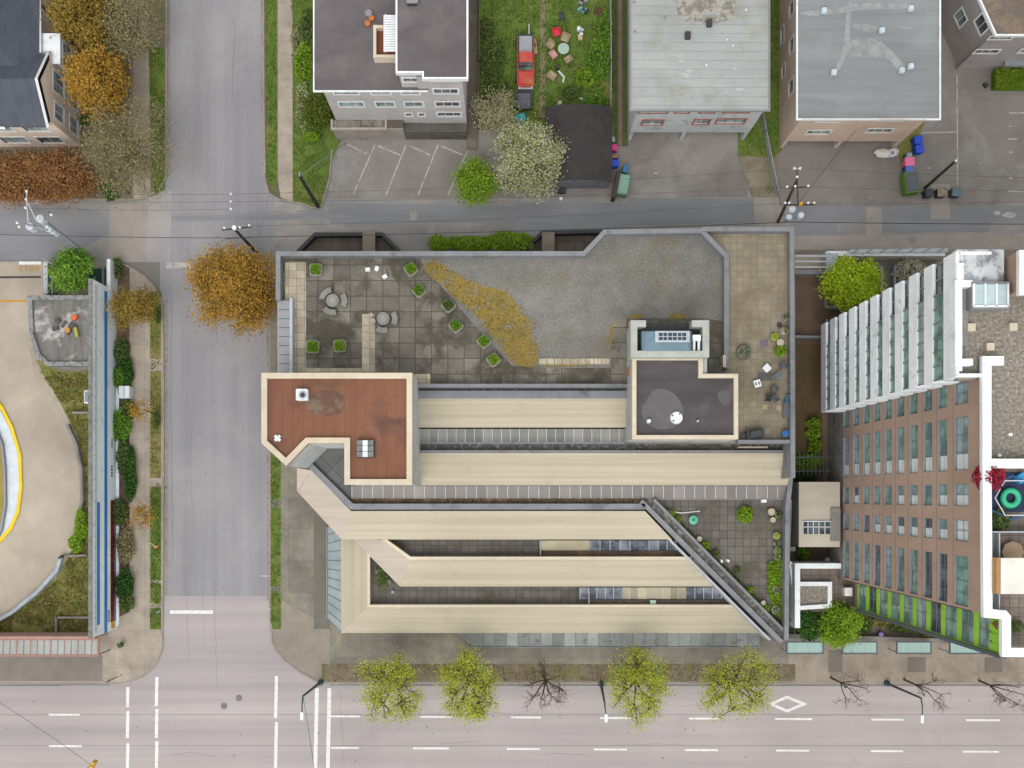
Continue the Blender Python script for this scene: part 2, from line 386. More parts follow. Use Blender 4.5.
for px in ([(164, 300), (168, 300), (167.5, 595), (164, 595)], [(266.5, 254), (270, 254), (270.5, 600), (267, 600)], [(167, -40), (170, -40), (170.5, 176), (167, 176)], [(260.5, -40), (263, -40), (264.5, 176), (262, 176)]): sheet('gutter', px, .008, mgut, thick=.007)
# lane paint
def dash(pts, z=.022, m=MT['paint'], name='road_marking'): q = M(); q.pprism(pts, z, 0); return struct(q.build(name, m))
def line(x0, y0, x1, y1, w, m=MT['paint'], name='road_marking'):
    q = M(); q.strip([P(x0, y0), P(x1, y1)], w/2, w/2, 0, .022); return struct(q.build(name, m))
for y, xs in ((716, ((49, 80), (331, 360), (420, 452), (511, 541), (600, 631), (689, 719), (775, 812), (871, 904), (966, 1000), (1060, 1092))), (747.5, ((49, 82), (331, 359), (413, 449), (507, 540), (594, 627), (685, 718), (776, 809), (871, 903), (963, 999), (1060, 1092)))):
    for a, b in xs: line(a, y + (a-300)*.006, b, y + (b-300)*.006, .2)
for x, segs in ((128, ((687, 707), (711, 738), (743, 800))), (157, ((677, 706), (709, 738), (741, 830))), (276.5, ((676, 718), (722, 830))), (317, ((688, 830),)), (329.5, ((688, 830),))):
    for a, b in segs: line(x, a, x - (b-a)*.02, b, .32 if x != 317 and x != 329.5 else .38)
line(170, 612, 213, 612, .36); line(261, 576, 269, 576, .15, MT['paintfaint']); line(166, 265.5, 193, 265.5, .6, MT['paintfaint'])
dd = [(771, 704), (787, 697), (804, 704), (787, 711)]
q = M(); q.strip(PL(dd), .14, .14, 0, .012, True); struct(q.build('road_marking', MT['paint']), 'white diamond lane marking')
for x, y in ((110+114, 706), (239, 698)):
    a, b = P(x, y); struct(M().cyl(a, b, 0, .03, .32, 18).build('manhole_cover', plain('cast_iron', '#77717a', .7)))
for x, y in ((912, 240), (74, 209)):
    a, b = P(x, y); struct(M().cyl(a, b, 0, .03, .42, 18).build('manhole_cover', plain('cast_iron_pale', '#8d8883', .7)))

# raised blocks (kerb step .12)
KB = .12
blkW = [(-E, 262), (-190, 262), (60, 262), (112, 262), (128, 266), (145, 276), (156, 288), (163, 305), (164, 400), (163, 618)] + arc(121, 640, 42, -10, 88, 10) + [(118, 683), (-190, 683), (-E, 683)]
blkN = [(-E, 200), (-190, 200), (60, 200), (133, 200), (148, 197), (160, 189), (167, 176), (167, -190), (167, -E), (-E, -E)]
blkC = [(263, -E), (263, -190), (264, 100), (265, 180), (269, 194), (280, 200), (302, 204), (316, 209), (322, 205), (330, 178), (332, 150), (332, -E)]
blkM = [(1290, 250), (E, 250), (E, 683), (1290, 683), (330, 683), (318, 682), (300, 672), (285, 660), (276, 650), (272, 640), (270, 600), (270, 254), (790, 254), (790, 250)]
def block(px, m):
    sheet('pavement', px, KB, m, thick=.3)
    q = M(); run = []
    for a in px + [(9999, 9999)]:
        if -200 < a[0] < 1300 and -200 < a[1] < 900: run.append(P(*a))
        else:
            if len(run) > 1: q.strip(run, .08, .08, -.1, KB + .02)
            run = []
    struct(q.build('kerb', MT['kerb']))
block(blkW, MT['walk']); block(blkN, mat('lot_surface', '#8a8178', '#777067', .5, .95)); block(blkC, mat('verge_soil', '#6c6a4c', '#5d5b43', .7, .95)); block(blkM, MT['walkdark'])
def top(name, px, m, z=KB+.008, label=None): return sheet(name, px, z, m, label, thick=.03)
# block west (bottom-left)
top('sidewalk', [(131, 268), (148, 279), (149, 640), (131, 640)], MT['walk'])
for a, b in ((292, 359), (371, 478), (487, 580), (583, 603), (608, 629)): top('verge_grass', [(150.5, a), (161.5, a), (161.5, b), (150.5, b)], MT['drygrass'] if a < 480 else MT['grass'], KB+.012)
top('planting_bed', [(113, 262), (130, 268), (130, 612), (112, 620)], MT['soil'])
top('street_corner_paving', [(118, 612), (131, 612), (131, 683), (-60, 683), (-60, 656), (100, 656)], MT['walk'], KB+.004)
top('dark_paving', [(-E, 655), (103, 655), (103, 681), (-E, 681)], mat('dark_paving_slab', '#8c847d', '#7f7771', .5, .9), KB+.008)
# block NW
top('sidewalk', [(133, 20), (149, 20), (151, 198), (134, 200)], MT['walk'])
top('sidewalk', [(129, -E), (149, -E), (149, 19.8), (130, 19.8)], MT['walk'])
top('verge_grass', [(149.5, 48), (165, 48), (165, 190), (152, 196)], MT['grass']); top('verge_soil', [(149.5, -E), (165, -E), (165, 47), (149.5, 47)], MT['duff'])
top('garden_bed', [(60, 30), (128, 30), (132, 200), (100, 199), (0, 199), (0, 150), (60, 150)], MT['duff'])
# block north-centre
top('verge_grass', [(265.5, -E), (276, -E), (277.5, 180), (273, 190), (267, 178)], MT['grass']); top('sidewalk', [(276.5, -E), (290, -E), (293, 202), (281, 198), (278, 180)], MT['walk'])
top('lawn', [(291, -E), (340, -E), (340, 142), (331, 162), (321, 208), (314, 207), (294, 201)], MT['grass'])
sheet('parking_lot', [(332, 130), (628, 130), (628, 197), (322, 199), (331, 165)], .012, MT['drive'])
sheet('parking_lot', [(628, 120), (745, 120), (748, 197), (628, 197)], .014, MT['drive'])
sheet('parking_lot', [(775, 120), (1500, 120), (1500, 206), (775, 206)], .010, MT['drive'])
sheet('parking_lot', [(925, -200), (1500, -200), (1500, 120), (925, 120)], .010, MT['drive'])
for a, b, c, d in ((375, 145, 353, 195), (406, 145, 386, 195), (438, 145, 418, 195), (470, 145, 448, 195), (347, 144, 367, 154), (378, 146, 400, 155), (410, 146, 430, 155), (441, 146, 463, 155)): line(a, b, c, d, .13, MT['paintfaint'], 'parking_line')
for a, b, c, d in ((920, 133, 956, 132), (1009, 113, 1040, 113), (1008, 139, 1018, 139), (1008, 191, 1030, 192), (957, 75, 957.4, 185)): line(a, b, c, d, .13, MT['paintfaint'], 'parking_line')
for x, y in ((1011, 126), (1011, 152), (929, 168), (981, 163), (1011, 178), (656, 173), (645, 157), (871, 198)):
    dash([(x-2, y-.6), (x+1.5, y-.6), (x+1.5, y+.7), (x-2, y+.7)], .024, MT['paintfaint'], 'paint_mark')
m_ = mat('oil_stain', '#c9c3bb', '#9e9a95', 2.5)
struct(M().pprism(arc(1009, 215, 7, 0, 340, 9, 3), .028, 0).build('spilled_paint', m_)); struct(M().pprism(arc(997, 213, 4, 0, 340, 7, 2.4), .026, 0).build('spilled_paint', m_))
sheet('ramp_slab', [(343, 150), (362, 150), (343, 193), (328, 190), (336, 165)], .016, mat('patched_concrete', '#9b9691', '#878380', 1.5, .9, stain='#b3a39c', sscale=1))
# yards
top_ = .1
def yard(name, px, m, z=.1): sheet(name, px, z, m, thick=.12)
yard('yard_grass', [(480, -300), (614, -300), (614, 132), (545, 125), (478, 128)], MT['grass']); yard('yard_path', [(541, -300), (545, -300), (545, 118), (540, 118)], mat('path_dirt', '#94866f', '#7d6f5b', 1.5), .12)
yard('yard_path', [(466, -300), (479, -300), (478, 150), (466, 150)], mat('side_path', '#857a70', '#6d635b', .8), .1)
yard('side_passage', [(614, -300), (628, -300), (628, 146), (614, 146)], mat('passage_soil', '#5a6436', '#4a5430', 1.5), .1); yard('yard_path', [(617, -300), (622, -300), (622, 146), (618, 146)], mat('passage_path', '#8b7868', '#7a6858', 1), .12)
yard('yard_grass', [(742, -300), (784, -300), (782, 150), (774, 158), (738, 156)], MT['grass']); yard('yard_grass', [(905, 60), (942, 60), (941, 75), (926, 118), (914, 150), (907, 196), (902, 196), (899, 150)], MT['drygrass'], .05)
yard('garden_corner', [(738, 155), (779, 155), (779, 197), (752, 197)], mat('concrete_and_weed', '#9a9183', '#7e785f', .5, .95, stain='#66633b', st=(.5, .64), sscale=.5), .08)
# gas-bar / ramp block surfaces, bottom-left
mramp = mat('broom_finished_concrete', '#bdb0a1', '#ada194', .3, .9, stain='#a39789', st=(.52, .7), sscale=.12, grain=.07)
top('car_ramp', [(-300, 262), (44, 262), (44, 330), (28, 340), (35, 375), (55, 400), (70, 430), (80, 455), (84, 490), (82, 515), (72, 550), (56, 578), (30, 600), (0, 618), (-300, 700), (-300, 400)], mramp, KB+.012)
top('dry_grass', [(36, 360), (92, 360), (92, 637), (-60, 637), (-60, 640), (-60, 600), (0, 618), (30, 600), (56, 578), (72, 550), (83, 515), (84.5, 470), (80, 440), (60, 402)], MT['drygrass'], KB+.006)
top('island_grass', [(-200, 420), (-2, 430), (4, 460), (6, 500), (3, 525), (-8, 545), (-200, 560)], mat('island_planting', '#8f8a44', '#a78a50', 1.2, 1, stain='#5f6b2c', sscale=.9), KB+.03)
top('traffic_island', [(-3, 404), (10, 428), (20, 455), (21, 490), (17, 515), (5, 535), (-8, 552), (-60, 560), (-60, 400)], plain('pale_concrete', '#d3dae2', .8), KB+.02)
q = M(); q.strip(PL([(-6, 396), (3, 408), (13, 428), (21, 455), (22, 488), (19, 512), (12, 528), (-2, 544)]), .16, .16, .12, .3); tag(q.build('curb_rail', plain('yellow_enamel', '#e8c800', .5)), 'curved yellow kerb rail around the pale island on the ramp', 'kerb rail')
q = M(); q.strip(PL([(-4, 425), (4, 445), (6.5, 470), (7, 505), (3, 530), (-6, 545)]), .12, .12, .1, .5); tag(q.build('low_wall', MT['grey']), 'low grey curved wall around the dry planting on the ramp island', 'low wall')
for i in range(30):
    a = math.radians(-42 + i*2.9); struct
q = M()
for i in range(100):
    a = math.radians(-25 + i*1.02); x, y = -18 + 101*math.cos(a), 490 + 118*math.sin(a)
    x2, y2 = -18 + (88 - i % 3*3)*math.cos(a), 490 + (103 - i % 3*4)*math.sin(a)
    q.strip([P(x, y), P(x2, y2)], .014, .014, KB, KB + .016)
struct(q.build('ramp_groove', mat('groove_concrete', '#ab9b89', '#a39382', 2)), 'broom grooves across the outer edge of the curved ramp')  # thin strips in a slightly darker tone than the ramp concrete
q = M(); q.strip(PL([(70, 425), (79, 445), (84, 470), (84.5, 500), (82, 512)]), .12, .14, .1, .75); tag(q.build('retaining_wall', MT['concrete']), 'low concrete wall along the east curve of the car ramp', 'wall')
q = M(); q.strip(PL([(64, 557), (60, 570), (40, 592), (15, 612), (-5, 623)]), .16, .18, .1, .8); tag(q.build('retaining_wall', mat('pale_wall', '#b4bcc4', '#9aa3ab', 1)), 'curved pale wall between the lower ramp and the dry grass', 'wall')
q = M(); q.strip(PL([(65, 573+-16), (64, 556)]), .2, .2, .1, 1.1); tag(q.build('bollard', MT['dark']), 'dark end post where the curved pale ramp wall starts', 'post')
for a, b, c, d, l in ((74, 413, 91, 413, 'short concrete wall crossing the dry grass beside the ramp, below the flat roof'), (64, 556, 88, 555, 'short concrete wall across the grass, level with the end post'), (58, 617, 93, 617, 'low concrete kerb wall beside the glass canopy'), (58, 637, 58, 616, 'stub wall running down to the glass canopy')):
    q = M(); q.strip(PL([(a, b), (c, d)]), .1, .1, .1, .5); tag(q.build('low_wall', MT['concrete']), l, 'low wall')
# STOP painted on the ramp
def text(s, loc, size, m, name, parent=None, rot=(0, 0, 0), ext=.004):
    cu = bpy.data.curves.new(name, 'FONT'); cu.body = s; cu.size = size; cu.align_x = 'CENTER'; cu.align_y = 'CENTER'; cu.extrude = ext; cu.space_character = 1.25
    t = bpy.data.objects.new(name, cu); COL.objects.link(t); bpy.context.view_layer.update()
    me = bpy.data.meshes.new_from_object(t.evaluated_get(bpy.context.evaluated_depsgraph_get())); bpy.data.objects.remove(t)
    me.materials.clear(); me.materials.append(m); o = bpy.data.objects.new(name, me); COL.objects.link(o)
    o.location = loc; o.rotation_euler = rot; o.parent = parent; return o
struct(text('STOP', (*P(28.8, 269, .2), .19), .74, MT['yellow'], 'stop_marking', rot=(0, 0, 0)), 'yellow STOP painted on the ramp')
bpy.data.objects['stop_marking'].scale = (1.0, .95, 1)
for px in ([(19, 261.5), (41, 261.5), (41, 264.5), (19, 264.5)],): struct(M().pprism(px, .16, .1).build('stop_line', MT['paint']), 'white stop bar above the yellow word')
struct(M().pprism([(-100, 277), (41, 276), (41, 278), (-100, 279)], .145, .1).build('ramp_threshold', MT['dark'])); struct(M().pprism([(-100, 300.5), (26, 300), (26, 301.8), (-100, 302.3)], .15, .1).build('yellow_line', MT['yellow']))
# block east (right-bottom)
top('forecourt', [(788, 636), (E, 636), (E, 683), (788, 683)], pavers('forecourt_slab', '#a29789', '#998f82', '#857b70', (3, 1.9), .012, stain='#8b8075'), KB+.012)
for x in (839, 916, 993, 1070): top('forecourt_band', [(x-9, 657), (x+9, 657), (x+9, 672), (x-9, 672)] if x != 839 else [(828, 650), (842, 650), (842, 672), (828, 672)], mat('band_slab', '#827a71', '#776f67', 1), KB+.018)
top('planting_bed', [(322, 664), (795, 664), (795, 681), (322, 681)], MT['duff'], KB+.014)
top('sidewalk', [(270.5, 256), (283, 256), (283, 600), (270.5, 600)], MT['walkdark'], KB+.010)
for a, b in ((454, 499), (508, 586), (593, 629)): top('verge_grass', [(271, a), (281, a), (281, b), (271, b)], MT['grass'], KB+.016)
top('corner_paving', [(283, 600), (330, 628), (330, 664), (321, 681), (300, 670), (285, 658), (276, 648), (272, 630)], mat('corner_concrete', '#9a9184', '#8b8377', .8, .9, grain=.1), KB+.012)
top('dark_border', [(314, 495), (330, 495), (330, 629), (314, 629)], mat('border_slab', '#77736a', '#6c685f', .8), KB+.014)
top('brown_court', [(795, 262), (845, 262), (845, 700), (795, 700)][:2] + [(845, 636), (795, 636)], mat('brown_gravel', '#7c6858', '#6b594b', .8, 1, stain='#8c7664', sscale=.5, grain=.2), KB+.016)
# ================================================================== MAIN CONCRETE BUILDING
mb = thing('apartment_block', 'low concrete apartment block with stepped cream slopes and big paved roof terraces', 'building', (*P(530, 440), 0))
wallc = mat('cast_concrete', '#8e8b88', '#7c7977', .8, .9, stain='#6a6662', sscale=.5)
mcream = mat('cream_board_slope', '#c3b9a6', '#b0a690', .6, .85, streak=(.05, 4.2, 1), stain='#a3987f', st=(.6, .9), sscale=.35, grain=.05, big=.05)
mcreamv = mat('cream_board_slope_side', '#c3b9a6', '#b0a690', .6, .85, streak=(4.2, .05, 1), stain='#a3987f', st=(.6, .9), sscale=.5, grain=.04, big=.05)
mcreamd = mat('cream_board_slope_corner', '#c3b6aa', '#b2a69a', .6, .85, streak=(.05, 4.2, 1), srot=math.radians(45), grain=.04, big=.05)
T = 9.0
pav_b = pavers('terrace_slab', '#8a837a', '#6e6860', '#4e4838', (1.48, 1.42), .04, stain='#575247', st=(.45, .57), sscale=.3, loc=(.3, .2, 0))
pav_l = pavers('light_slab', '#c9bea9', '#ab9f8a', '#7a705c', (.74, .71), .02, stain='#998e7a', st=(.55, .66), sscale=.8)
pav_e = pavers('east_slab', '#9a8f7d', '#8c8271', '#766b57', (.62, .62), .018, stain='#857a66', st=(.5, .66), sscale=.35)
pav_s = pavers('small_slab', '#77716b', '#6c6661', '#4d4a38', (.74, .74), .03, stain='#625c50', st=(.5, .64), sscale=.4)
mg_roof = mat('gravel_roof', '#86837f', '#73706b', .45, .95, stain='#78725f', st=(.52, .68), sscale=.22, grain=.24, gscale=5, bump=.03)
mmoss = mat('orange_moss', '#957d3e', '#7f7140', .8, 1, stain='#807b6e', st=(.56, .63), sscale=1.3, grain=.22, gscale=6, bump=.05)
mpar = mat('parapet_metal', '#8b8d92', '#7c7e83', 1, .55, grain=.06, stain='#686a6e', st=(.56, .7), sscale=.6)
mdgr = mat('dark_gutter_gravel', '#6e6a66', '#55524f', 2, 1, grain=.35, gscale=6, bump=.04, stain='#8c8984', st=(.5, .6), sscale=2.5)
mgl = mat('sloped_glass', '#8e8a88', '#79777a', .5, .25, streak=(1.3, .05, 1), grain=.06, spec=.6)
mgd = glass('dark_tinted_glass', '#4a4e58', '#6d7480', .15)
mgf = mat('frosted_panel', '#b0a78d', '#9d957f', .8, .5, grain=.06)
mbody = mat('building_mass', '#5b5854', '#4c4a47', 1, .95)
Tp = [(277, 252), (583, 252), (604, 230), (793, 228), (793, 443), (628, 443), (628, 387), (415, 387), (415, 372), (277, 372)]
m = M(); m.pprism(Tp, T-.02, 0); m.build('concrete_mass', wallc, mb)
m = M(); m.prism(PL([(262, 372), (418, 372), (418, 386), (628, 386), (628, 442), (794, 442), (794, 500), (345, 500), (297, 468), (262, 442)], 7), 0, 5.85); m.build('concrete_mass', wallc, mb)
m = M(); m.prism(PL([(345, 498), (790, 498), (788, 641), (760, 632), (341, 632), (341, 500)], 3), 0, 2.6); m.build('concrete_mass', wallc, mb)
def flat(name, px, h, mt, par=mb, th=.05): return M().prism(PL(px, h), h-th, h).build(name, mt, par)
flat('terrace_paving', [(277, 252), (583, 252), (590, 246), (540, 300), (538, 387), (277, 387)], T+.01, pav_b)
flat('light_paving', [(285, 262), (306, 262), (306, 372), (285, 372)], T+.016, pav_l)
flat('light_paving', [(362, 314), (375, 314), (375, 372), (362, 372)], T+.016, pav_l); flat('light_paving', [(306, 368), (362, 368), (362, 373), (306, 373)], T+.02, pav_l); flat('light_paving', [(410, 374), (430, 374), (430, 384), (410, 384)], T+.016, pav_l)
flat('roof_gravel', [(421, 253), (583, 252.5), (604, 231), (703, 229), (728, 254), (728, 368), (706, 372), (704, 322), (630, 322), (612, 318), (611, 363), (539, 363), (538, 366), (512, 366), (470, 320), (421, 262)], T+.02, mg_roof)
mo = [(424, 262), (440, 262), (458, 275), (480, 287), (505, 290), (513, 300), (523, 315), (534, 322), (530, 336), (537, 346), (538, 366), (518, 367), (508, 358), (497, 342), (484, 325), (470, 308), (455, 298), (440, 283), (424, 272)]
mo2 = []
for i in range(len(mo)):
    a, b = mo[i], mo[(i+1) % len(mo)]
    for j in range(5): mo2.append((a[0] + (b[0]-a[0])*j/5 + R.uniform(-1.3, 1.3), a[1] + (b[1]-a[1])*j/5 + R.uniform(-1.3, 1.3)))
def ragged(px, amp=1.2, n=5):
    for _ in range(2): px = [((1-t)*px[i][0] + t*px[(i+1) % len(px)][0], (1-t)*px[i][1] + t*px[(i+1) % len(px)][1]) for i in range(len(px)) for t in (.25, .75)]
    o = []; amp *= .45; n = 2
    for i in range(len(px)):
        a, b = px[i], px[(i+1) % len(px)]
        for j in range(n): o.append((a[0] + (b[0]-a[0])*j/n + R.uniform(-amp, amp), a[1] + (b[1]-a[1])*j/n + R.uniform(-amp, amp)))
    return o
flat('moss_carpet', ragged(mo, 3, 4), T+.035, mmoss)
q = M()
def inpoly(x, y, p):
    c = False
    for i in range(len(p)):
        (x1, y1), (x2, y2) = p[i-1], p[i]
        if (y1 > y) != (y2 > y) and x < (x2-x1)*(y-y1)/(y2-y1) + x1: c = not c
    return c
for i in range(5200):
    x, y = R.uniform(420, 540), R.uniform(258, 370)
    if inpoly(x + R.gauss(0, 3.4), y + R.gauss(0, 3.4), mo): q.leaf(P3(x, y, T+.055), R.uniform(.03, .09), .35)
q.build('moss_tufts', leafmat('moss_leaf', ['#86692f', '#a58540', '#8c7f3c', '#705236', '#b0935c'], .85), mb)
for px in ([(686, 313), (668, 314), (668, 319), (684, 319)], [(640, 314), (626, 316), (632, 319), (645, 318)], [(611, 318), (609, 340), (611, 350), (613, 330)], [(726, 290), (728, 290), (728, 350), (724, 345)], [(539, 363), (560, 361), (590, 363), (590, 366), (539, 367)]): flat('moss_patch', ragged(px, .7, 3), T+.03, mmoss)
flat('edge_paving', [(512, 368), (632, 368), (632, 388), (512, 388)], T+.018, pav_b)
flat('edge_paving', [(611, 318), (704, 318), (728, 322), (728, 372), (706, 372), (704, 330), (632, 330), (632, 388), (611, 388)], T+.026, pav_b)
m = M()
for i in range(9): a = 539 + i*7.9; m.pprism([(a, 358.5), (a+7.3, 358.5), (a+7.3, 364.5), (a, 364.5)], T+.1, T)
m.build('stepping_slabs', pav_l, mb)
flat('east_terrace_paving', [(703, 229), (793, 228), (793, 443), (736, 443), (736, 372), (728, 372), (728, 254)], T+.008, pav_e)
def parapet(pts, h, w, z0, mt=mpar, par=mb, name='parapet', closed=False):
    return M().strip(PL(pts, h), w/2, w/2, z0, h, closed).build(name, mt, par)
parapet([(278, 300), (278, 253.5), (584, 253.5), (604.5, 232), (702, 230.5)], T+1.0, .42, T-.6)
parapet([(702, 230.5), (726.5, 256), (726.5, 368)], T+.9, .42, T-.6); parapet([(702, 229), (792, 229), (793, 443), (793, 478)], T+1.0, .4, 4.5)
parapet([(286, 254.4), (584, 254.4), (605, 233.5), (701, 232.5), (724.8, 257), (724.8, 368)], T+.5, .1, T-.02, MT['lgrey'], name='flashing')
parapet([(415, 385.5), (630, 385.5)], T+.9, .3, T-.6); parapet([(738, 441.5), (793, 441.5)], T+.8, .3, T-.6)
# west skylight
m = M()
for i in range(8):
    y = 301 + i*9
    a, b, c, d = P3(278, y, T+.45), P3(290, y, T+1.0), P3(290, y+8.4, T+1.0), P3(278, y+8.4, T+.45)
    m.add([a, b, c, d] + [(x, yy, z-.12) for x, yy, z in (a, b, c, d)], [[0, 1, 2, 3], [0, 4, 5, 1], [2, 6, 7, 3], [3, 7, 4, 0], [1, 5, 6, 2]])
m.build('skylight_panel', mat('skylight_glass', '#9a9ba0', '#8b8c92', .6, .35, grain=.04, spec=.5), mb)
m = M(); m.prism(PL([(277.5, 300), (290, 300), (290, 373), (277.5, 373)], T+.3), T-.3, T+.3); m.strip(PL([(291, 298), (291, 373)], T+1.05), .12, .12, T, T+1.06); m.build('skylight_kerb', MT['lgrey'], mb)
# A slope, between the two roof blocks
flat('gutter', [(415, 387), (630, 387), (630, 400), (415, 400)], 8.6, mdgr)
parapet([(415, 394.5), (630, 394.5)], 9.0, .7, 8.4, mpar)
def slope(ip, zi, op, zo, mt=mcream, drop=.35, name='cream_slope', par=mb): return M().band(PL(ip, zi), zi, PL(op, zo), zo, drop).build(name, mt, par)
slope([(415, 400), (629, 400)], 8.9, [(415, 427.5), (629, 427.5)], 8.0)
flat('edge_course', [(415, 398), (629, 398), (629, 400.4), (415, 400.4)], 8.93, mcream, th=.3)
VAR = {}
def variants(mt):
    if mt.name not in VAR:
        o = []
        for f in (.78, 1.22, .92):
            c = mt.copy(); c.name = mt.name + '_variant'
            for nd in c.node_tree.nodes:
                if nd.type == 'MIX':
                    for s_ in (nd.inputs[6], nd.inputs[7]):
                        if not s_.is_linked: s_.default_value = (*[min(1, v*f) for v in s_.default_value[:3]], 1)
            o.append(c)
        VAR[mt.name] = o
    return VAR[mt.name]
def glazing(ax, bx, y0, z0, y1, z1, n, mt=mgl, mull=MT['lgrey'], pan=None):
    m = M()
    for i in range(n):
        xa, xb = ax + (bx-ax)*i/n, ax + (bx-ax)*(i+1)/n; m.mi = R.choice((0, 0, 0, 2, 3, 4, 4)); dz = R.uniform(-.012, .012)
        m.band([P(xa, y0, z0), P(xb, y0, z0)], z0+dz, [P(xa, y1, z1), P(xb, y1, z1)], z1+dz, .08)
    m.mi = 1
    for i in range(n+1):
        x = ax + (bx-ax)*i/n; (x0_, y0_), (x1_, y1_) = P(x, y0, z0), P(x, y1, z1)
        m.add([(x0_-.03, y0_, z0+.06), (x0_+.03, y0_, z0+.06), (x1_+.03, y1_, z1+.06), (x1_-.03, y1_, z1+.06), (x0_-.03, y0_, z0-.02), (x0_+.03, y0_, z0-.02), (x1_+.03, y1_, z1-.02), (x1_-.03, y1_, z1-.02)],
              [[3, 2, 1, 0], [0, 1, 5, 4], [1, 2, 6, 5], [3, 0, 4, 7], [2, 3, 7, 6]])
    return m.build('sloped_glazing', [mt, mull] + variants(mt), mb)
glazing(420, 628, 429, 7.9, 442, 7.0, 23, mat('old_glass', '#83827c', '#6b6c6a', .6, .4, streak=(1.4, .05, 1), spec=.6, grain=.06))
flat('ledge', [(415, 441), (792, 441), (792, 453), (415, 453)], 6.9, mdgr)
parapet([(415, 443), (630, 443)], 7.0, .2, 6.5); parapet([(418, 451.5), (791, 451.5)], 7.6, .22, 6.6, mpar)
m = M(); m.pprism([(738, 446.5), (768, 446.5), (768, 448), (738, 448)], 7.2, 6.9); m.build('pale_plank', MT['cream'], mb)
slope([(418, 453), (791, 453)], 7.6, [(418, 485.5), (791, 485.5)], 6.6)
glazing(352, 788, 486, 6.5, 498.5, 5.95, 42, mat('brownish_glass', '#756c67', '#655f5d', .5, .4, streak=(.8, .05, 1), spec=.6, grain=.06))
flat('planter_soil', [(300, 458), (346, 498), (648, 498), (655, 506), (348, 509), (300, 470)], 5.95, MT['soil'])
M().strip(PL([(299, 458), (312, 470), (351, 508.5), (645, 508.5)], 6.35), .45, .1, 5.2, 6.35).build('planter_parapet', mpar, mb)
flat('recess_paving', [(262, 425), (352, 425), (352, 500), (340, 492), (300, 458)], 5.9, pavers('recess_slab', '#747472', '#6a6a69', '#4b4b4a', (1.6, 2.2), .03, rot=math.radians(45)))
# C slope with its diagonal arm
slope([(311, 470), (351, 511)], 6.3, [(297, 491), (341.5, 539.5)], 5.4, mcreamd); slope([(351, 511), (645, 511)], 6.3, [(341.5, 539.5), (672, 539.5)], 5.4)
slope([(297, 468), (311, 470)], 6.3, [(297, 480), (297, 491)], 5.6, mcreamd)
m = M(); m.prism(PL([(299, 462), (312, 472), (351, 511), (341.5, 538), (297.4, 490)], 5.4), 0, 5.0); m.build('arm_mass', wallc, mb)
# balcony between C and D
flat('balcony_paving', [(385, 538), (700, 538), (712, 560), (400, 560)], 3.9, pav_s)
glazing(540, 640, 540.5, 5.2, 550.5, 4.2, 10, mgd); glazing(640, 676, 540.5, 5.2, 550.5, 4.2, 4, mgd)
M().band([P(541, 540.5, 5.28), P(589, 540.5, 5.28)], 5.28, [P(541, 550.5, 4.28), P(589, 550.5, 4.28)], 4.28, .05).build('frosted_glazing', mgf, mb)
flat('planter_soil', [(541, 551), (690, 551), (695, 558), (541, 558)], 4.1, MT['soil']); M().strip(PL([(540.5, 541), (540.5, 559)], 4.6), .06, .06, 3.9, 4.6).build('side_wall', MT['concrete'], mb)
slope([(383, 540), (410, 559.5)], 4.9, [(352, 538), (400, 586.5)], 4.0, mcreamd); slope([(410, 559.5), (700, 559.5)], 4.9, [(400, 586.5), (714, 586.5)], 4.0)
M().strip(PL([(381, 537), (410, 558.2), (692, 558.2)], 5.0), .14, .14, 3.9, 5.0).build('slope_coping', MT['cream'], mb)
flat('balcony_paving', [(366, 540), (735, 584), (742, 608), (366, 608)], 2.75, pav_s)
glazing(580, 622, 587.5, 3.8, 599, 3.0, 5, mgd); glazing(622, 686, 587.5, 3.8, 599, 3.0, 8, mgf); glazing(686, 730, 587.5, 3.8, 599, 3.0, 5, mgd)
flat('planter_soil', [(589, 599.5), (735, 599.5), (740, 605.5), (589, 605.5)], 2.95, mat('gravelly_soil', '#77706a', '#5a5450', 2, 1, grain=.3, stain='#6f5a3d', st=(.5, .6), sscale=1.5)); M().strip(PL([(589, 588), (589, 605)], 3.5), .06, .06, 2.7, 3.5).build('side_wall', MT['concrete'], mb)
# E slope wrapping the corner
slope([(367.5, 538), (367.5, 607)], 3.6, [(341, 538), (341, 633)], 2.8, mcreamv); slope([(367.5, 607), (735, 607)], 3.6, [(341, 633), (761, 633)], 2.8)
M().strip(PL([(368.6, 540), (368.6, 606), (737, 606)], 3.7), .12, .12, 2.7, 3.7).build('slope_coping', MT['cream'], mb)
m = M(); m.band([P(341, 633, 2.5), P(341, 520, 2.5)], 2.5, [P(327.5, 619, .4), P(327.5, 527, .4)], .4, .08); q = m; q.mi = 1
for i in range(12):
    y = 527 + i*8.4; q.tube([P3(327.5, y if y < 619 else 619, .46), P3(341, 520 + i*10.2, 2.56)], .03, .03, 4)
q.strip(PL([(327, 527), (327, 619)], .4), .05, .05, 0, .5); q.build('sloped_glazing', [mat('pale_skirt_glass', '#a3adb0', '#8f999d', .6, .3, streak=(.05, 1.4, 1), spec=.6, grain=.05, k=1.15), MT['grey']], mb)
m = M(); m.prism(PL([(328, 527), (341, 522), (341, 632), (328, 618)], .3), 0, .3); m.build('skirt_sill', MT['concrete'], mb)
msk = mat('stained_skirt_glass', '#989e9e', '#868c8c', .7, .4, streak=(1.6, .05, 1), stain='#75695e', st=(.56, .66), sscale=1.3, spec=.5)
m = M()
for i in range(25):
    xa, xb = 472 + i*11.5, min(760, 472 + (i+1)*11.5); m.mi = R.choice((0, 2, 3, 4)); m.band([P(xa-(0 if i else 14), 633, 2.5), P(xb, 633, 2.5)], 2.5, [P(xa, 646.5, .4), P(xb, 646.5, .4)], .4, .08)
q = m; q.mi = 1
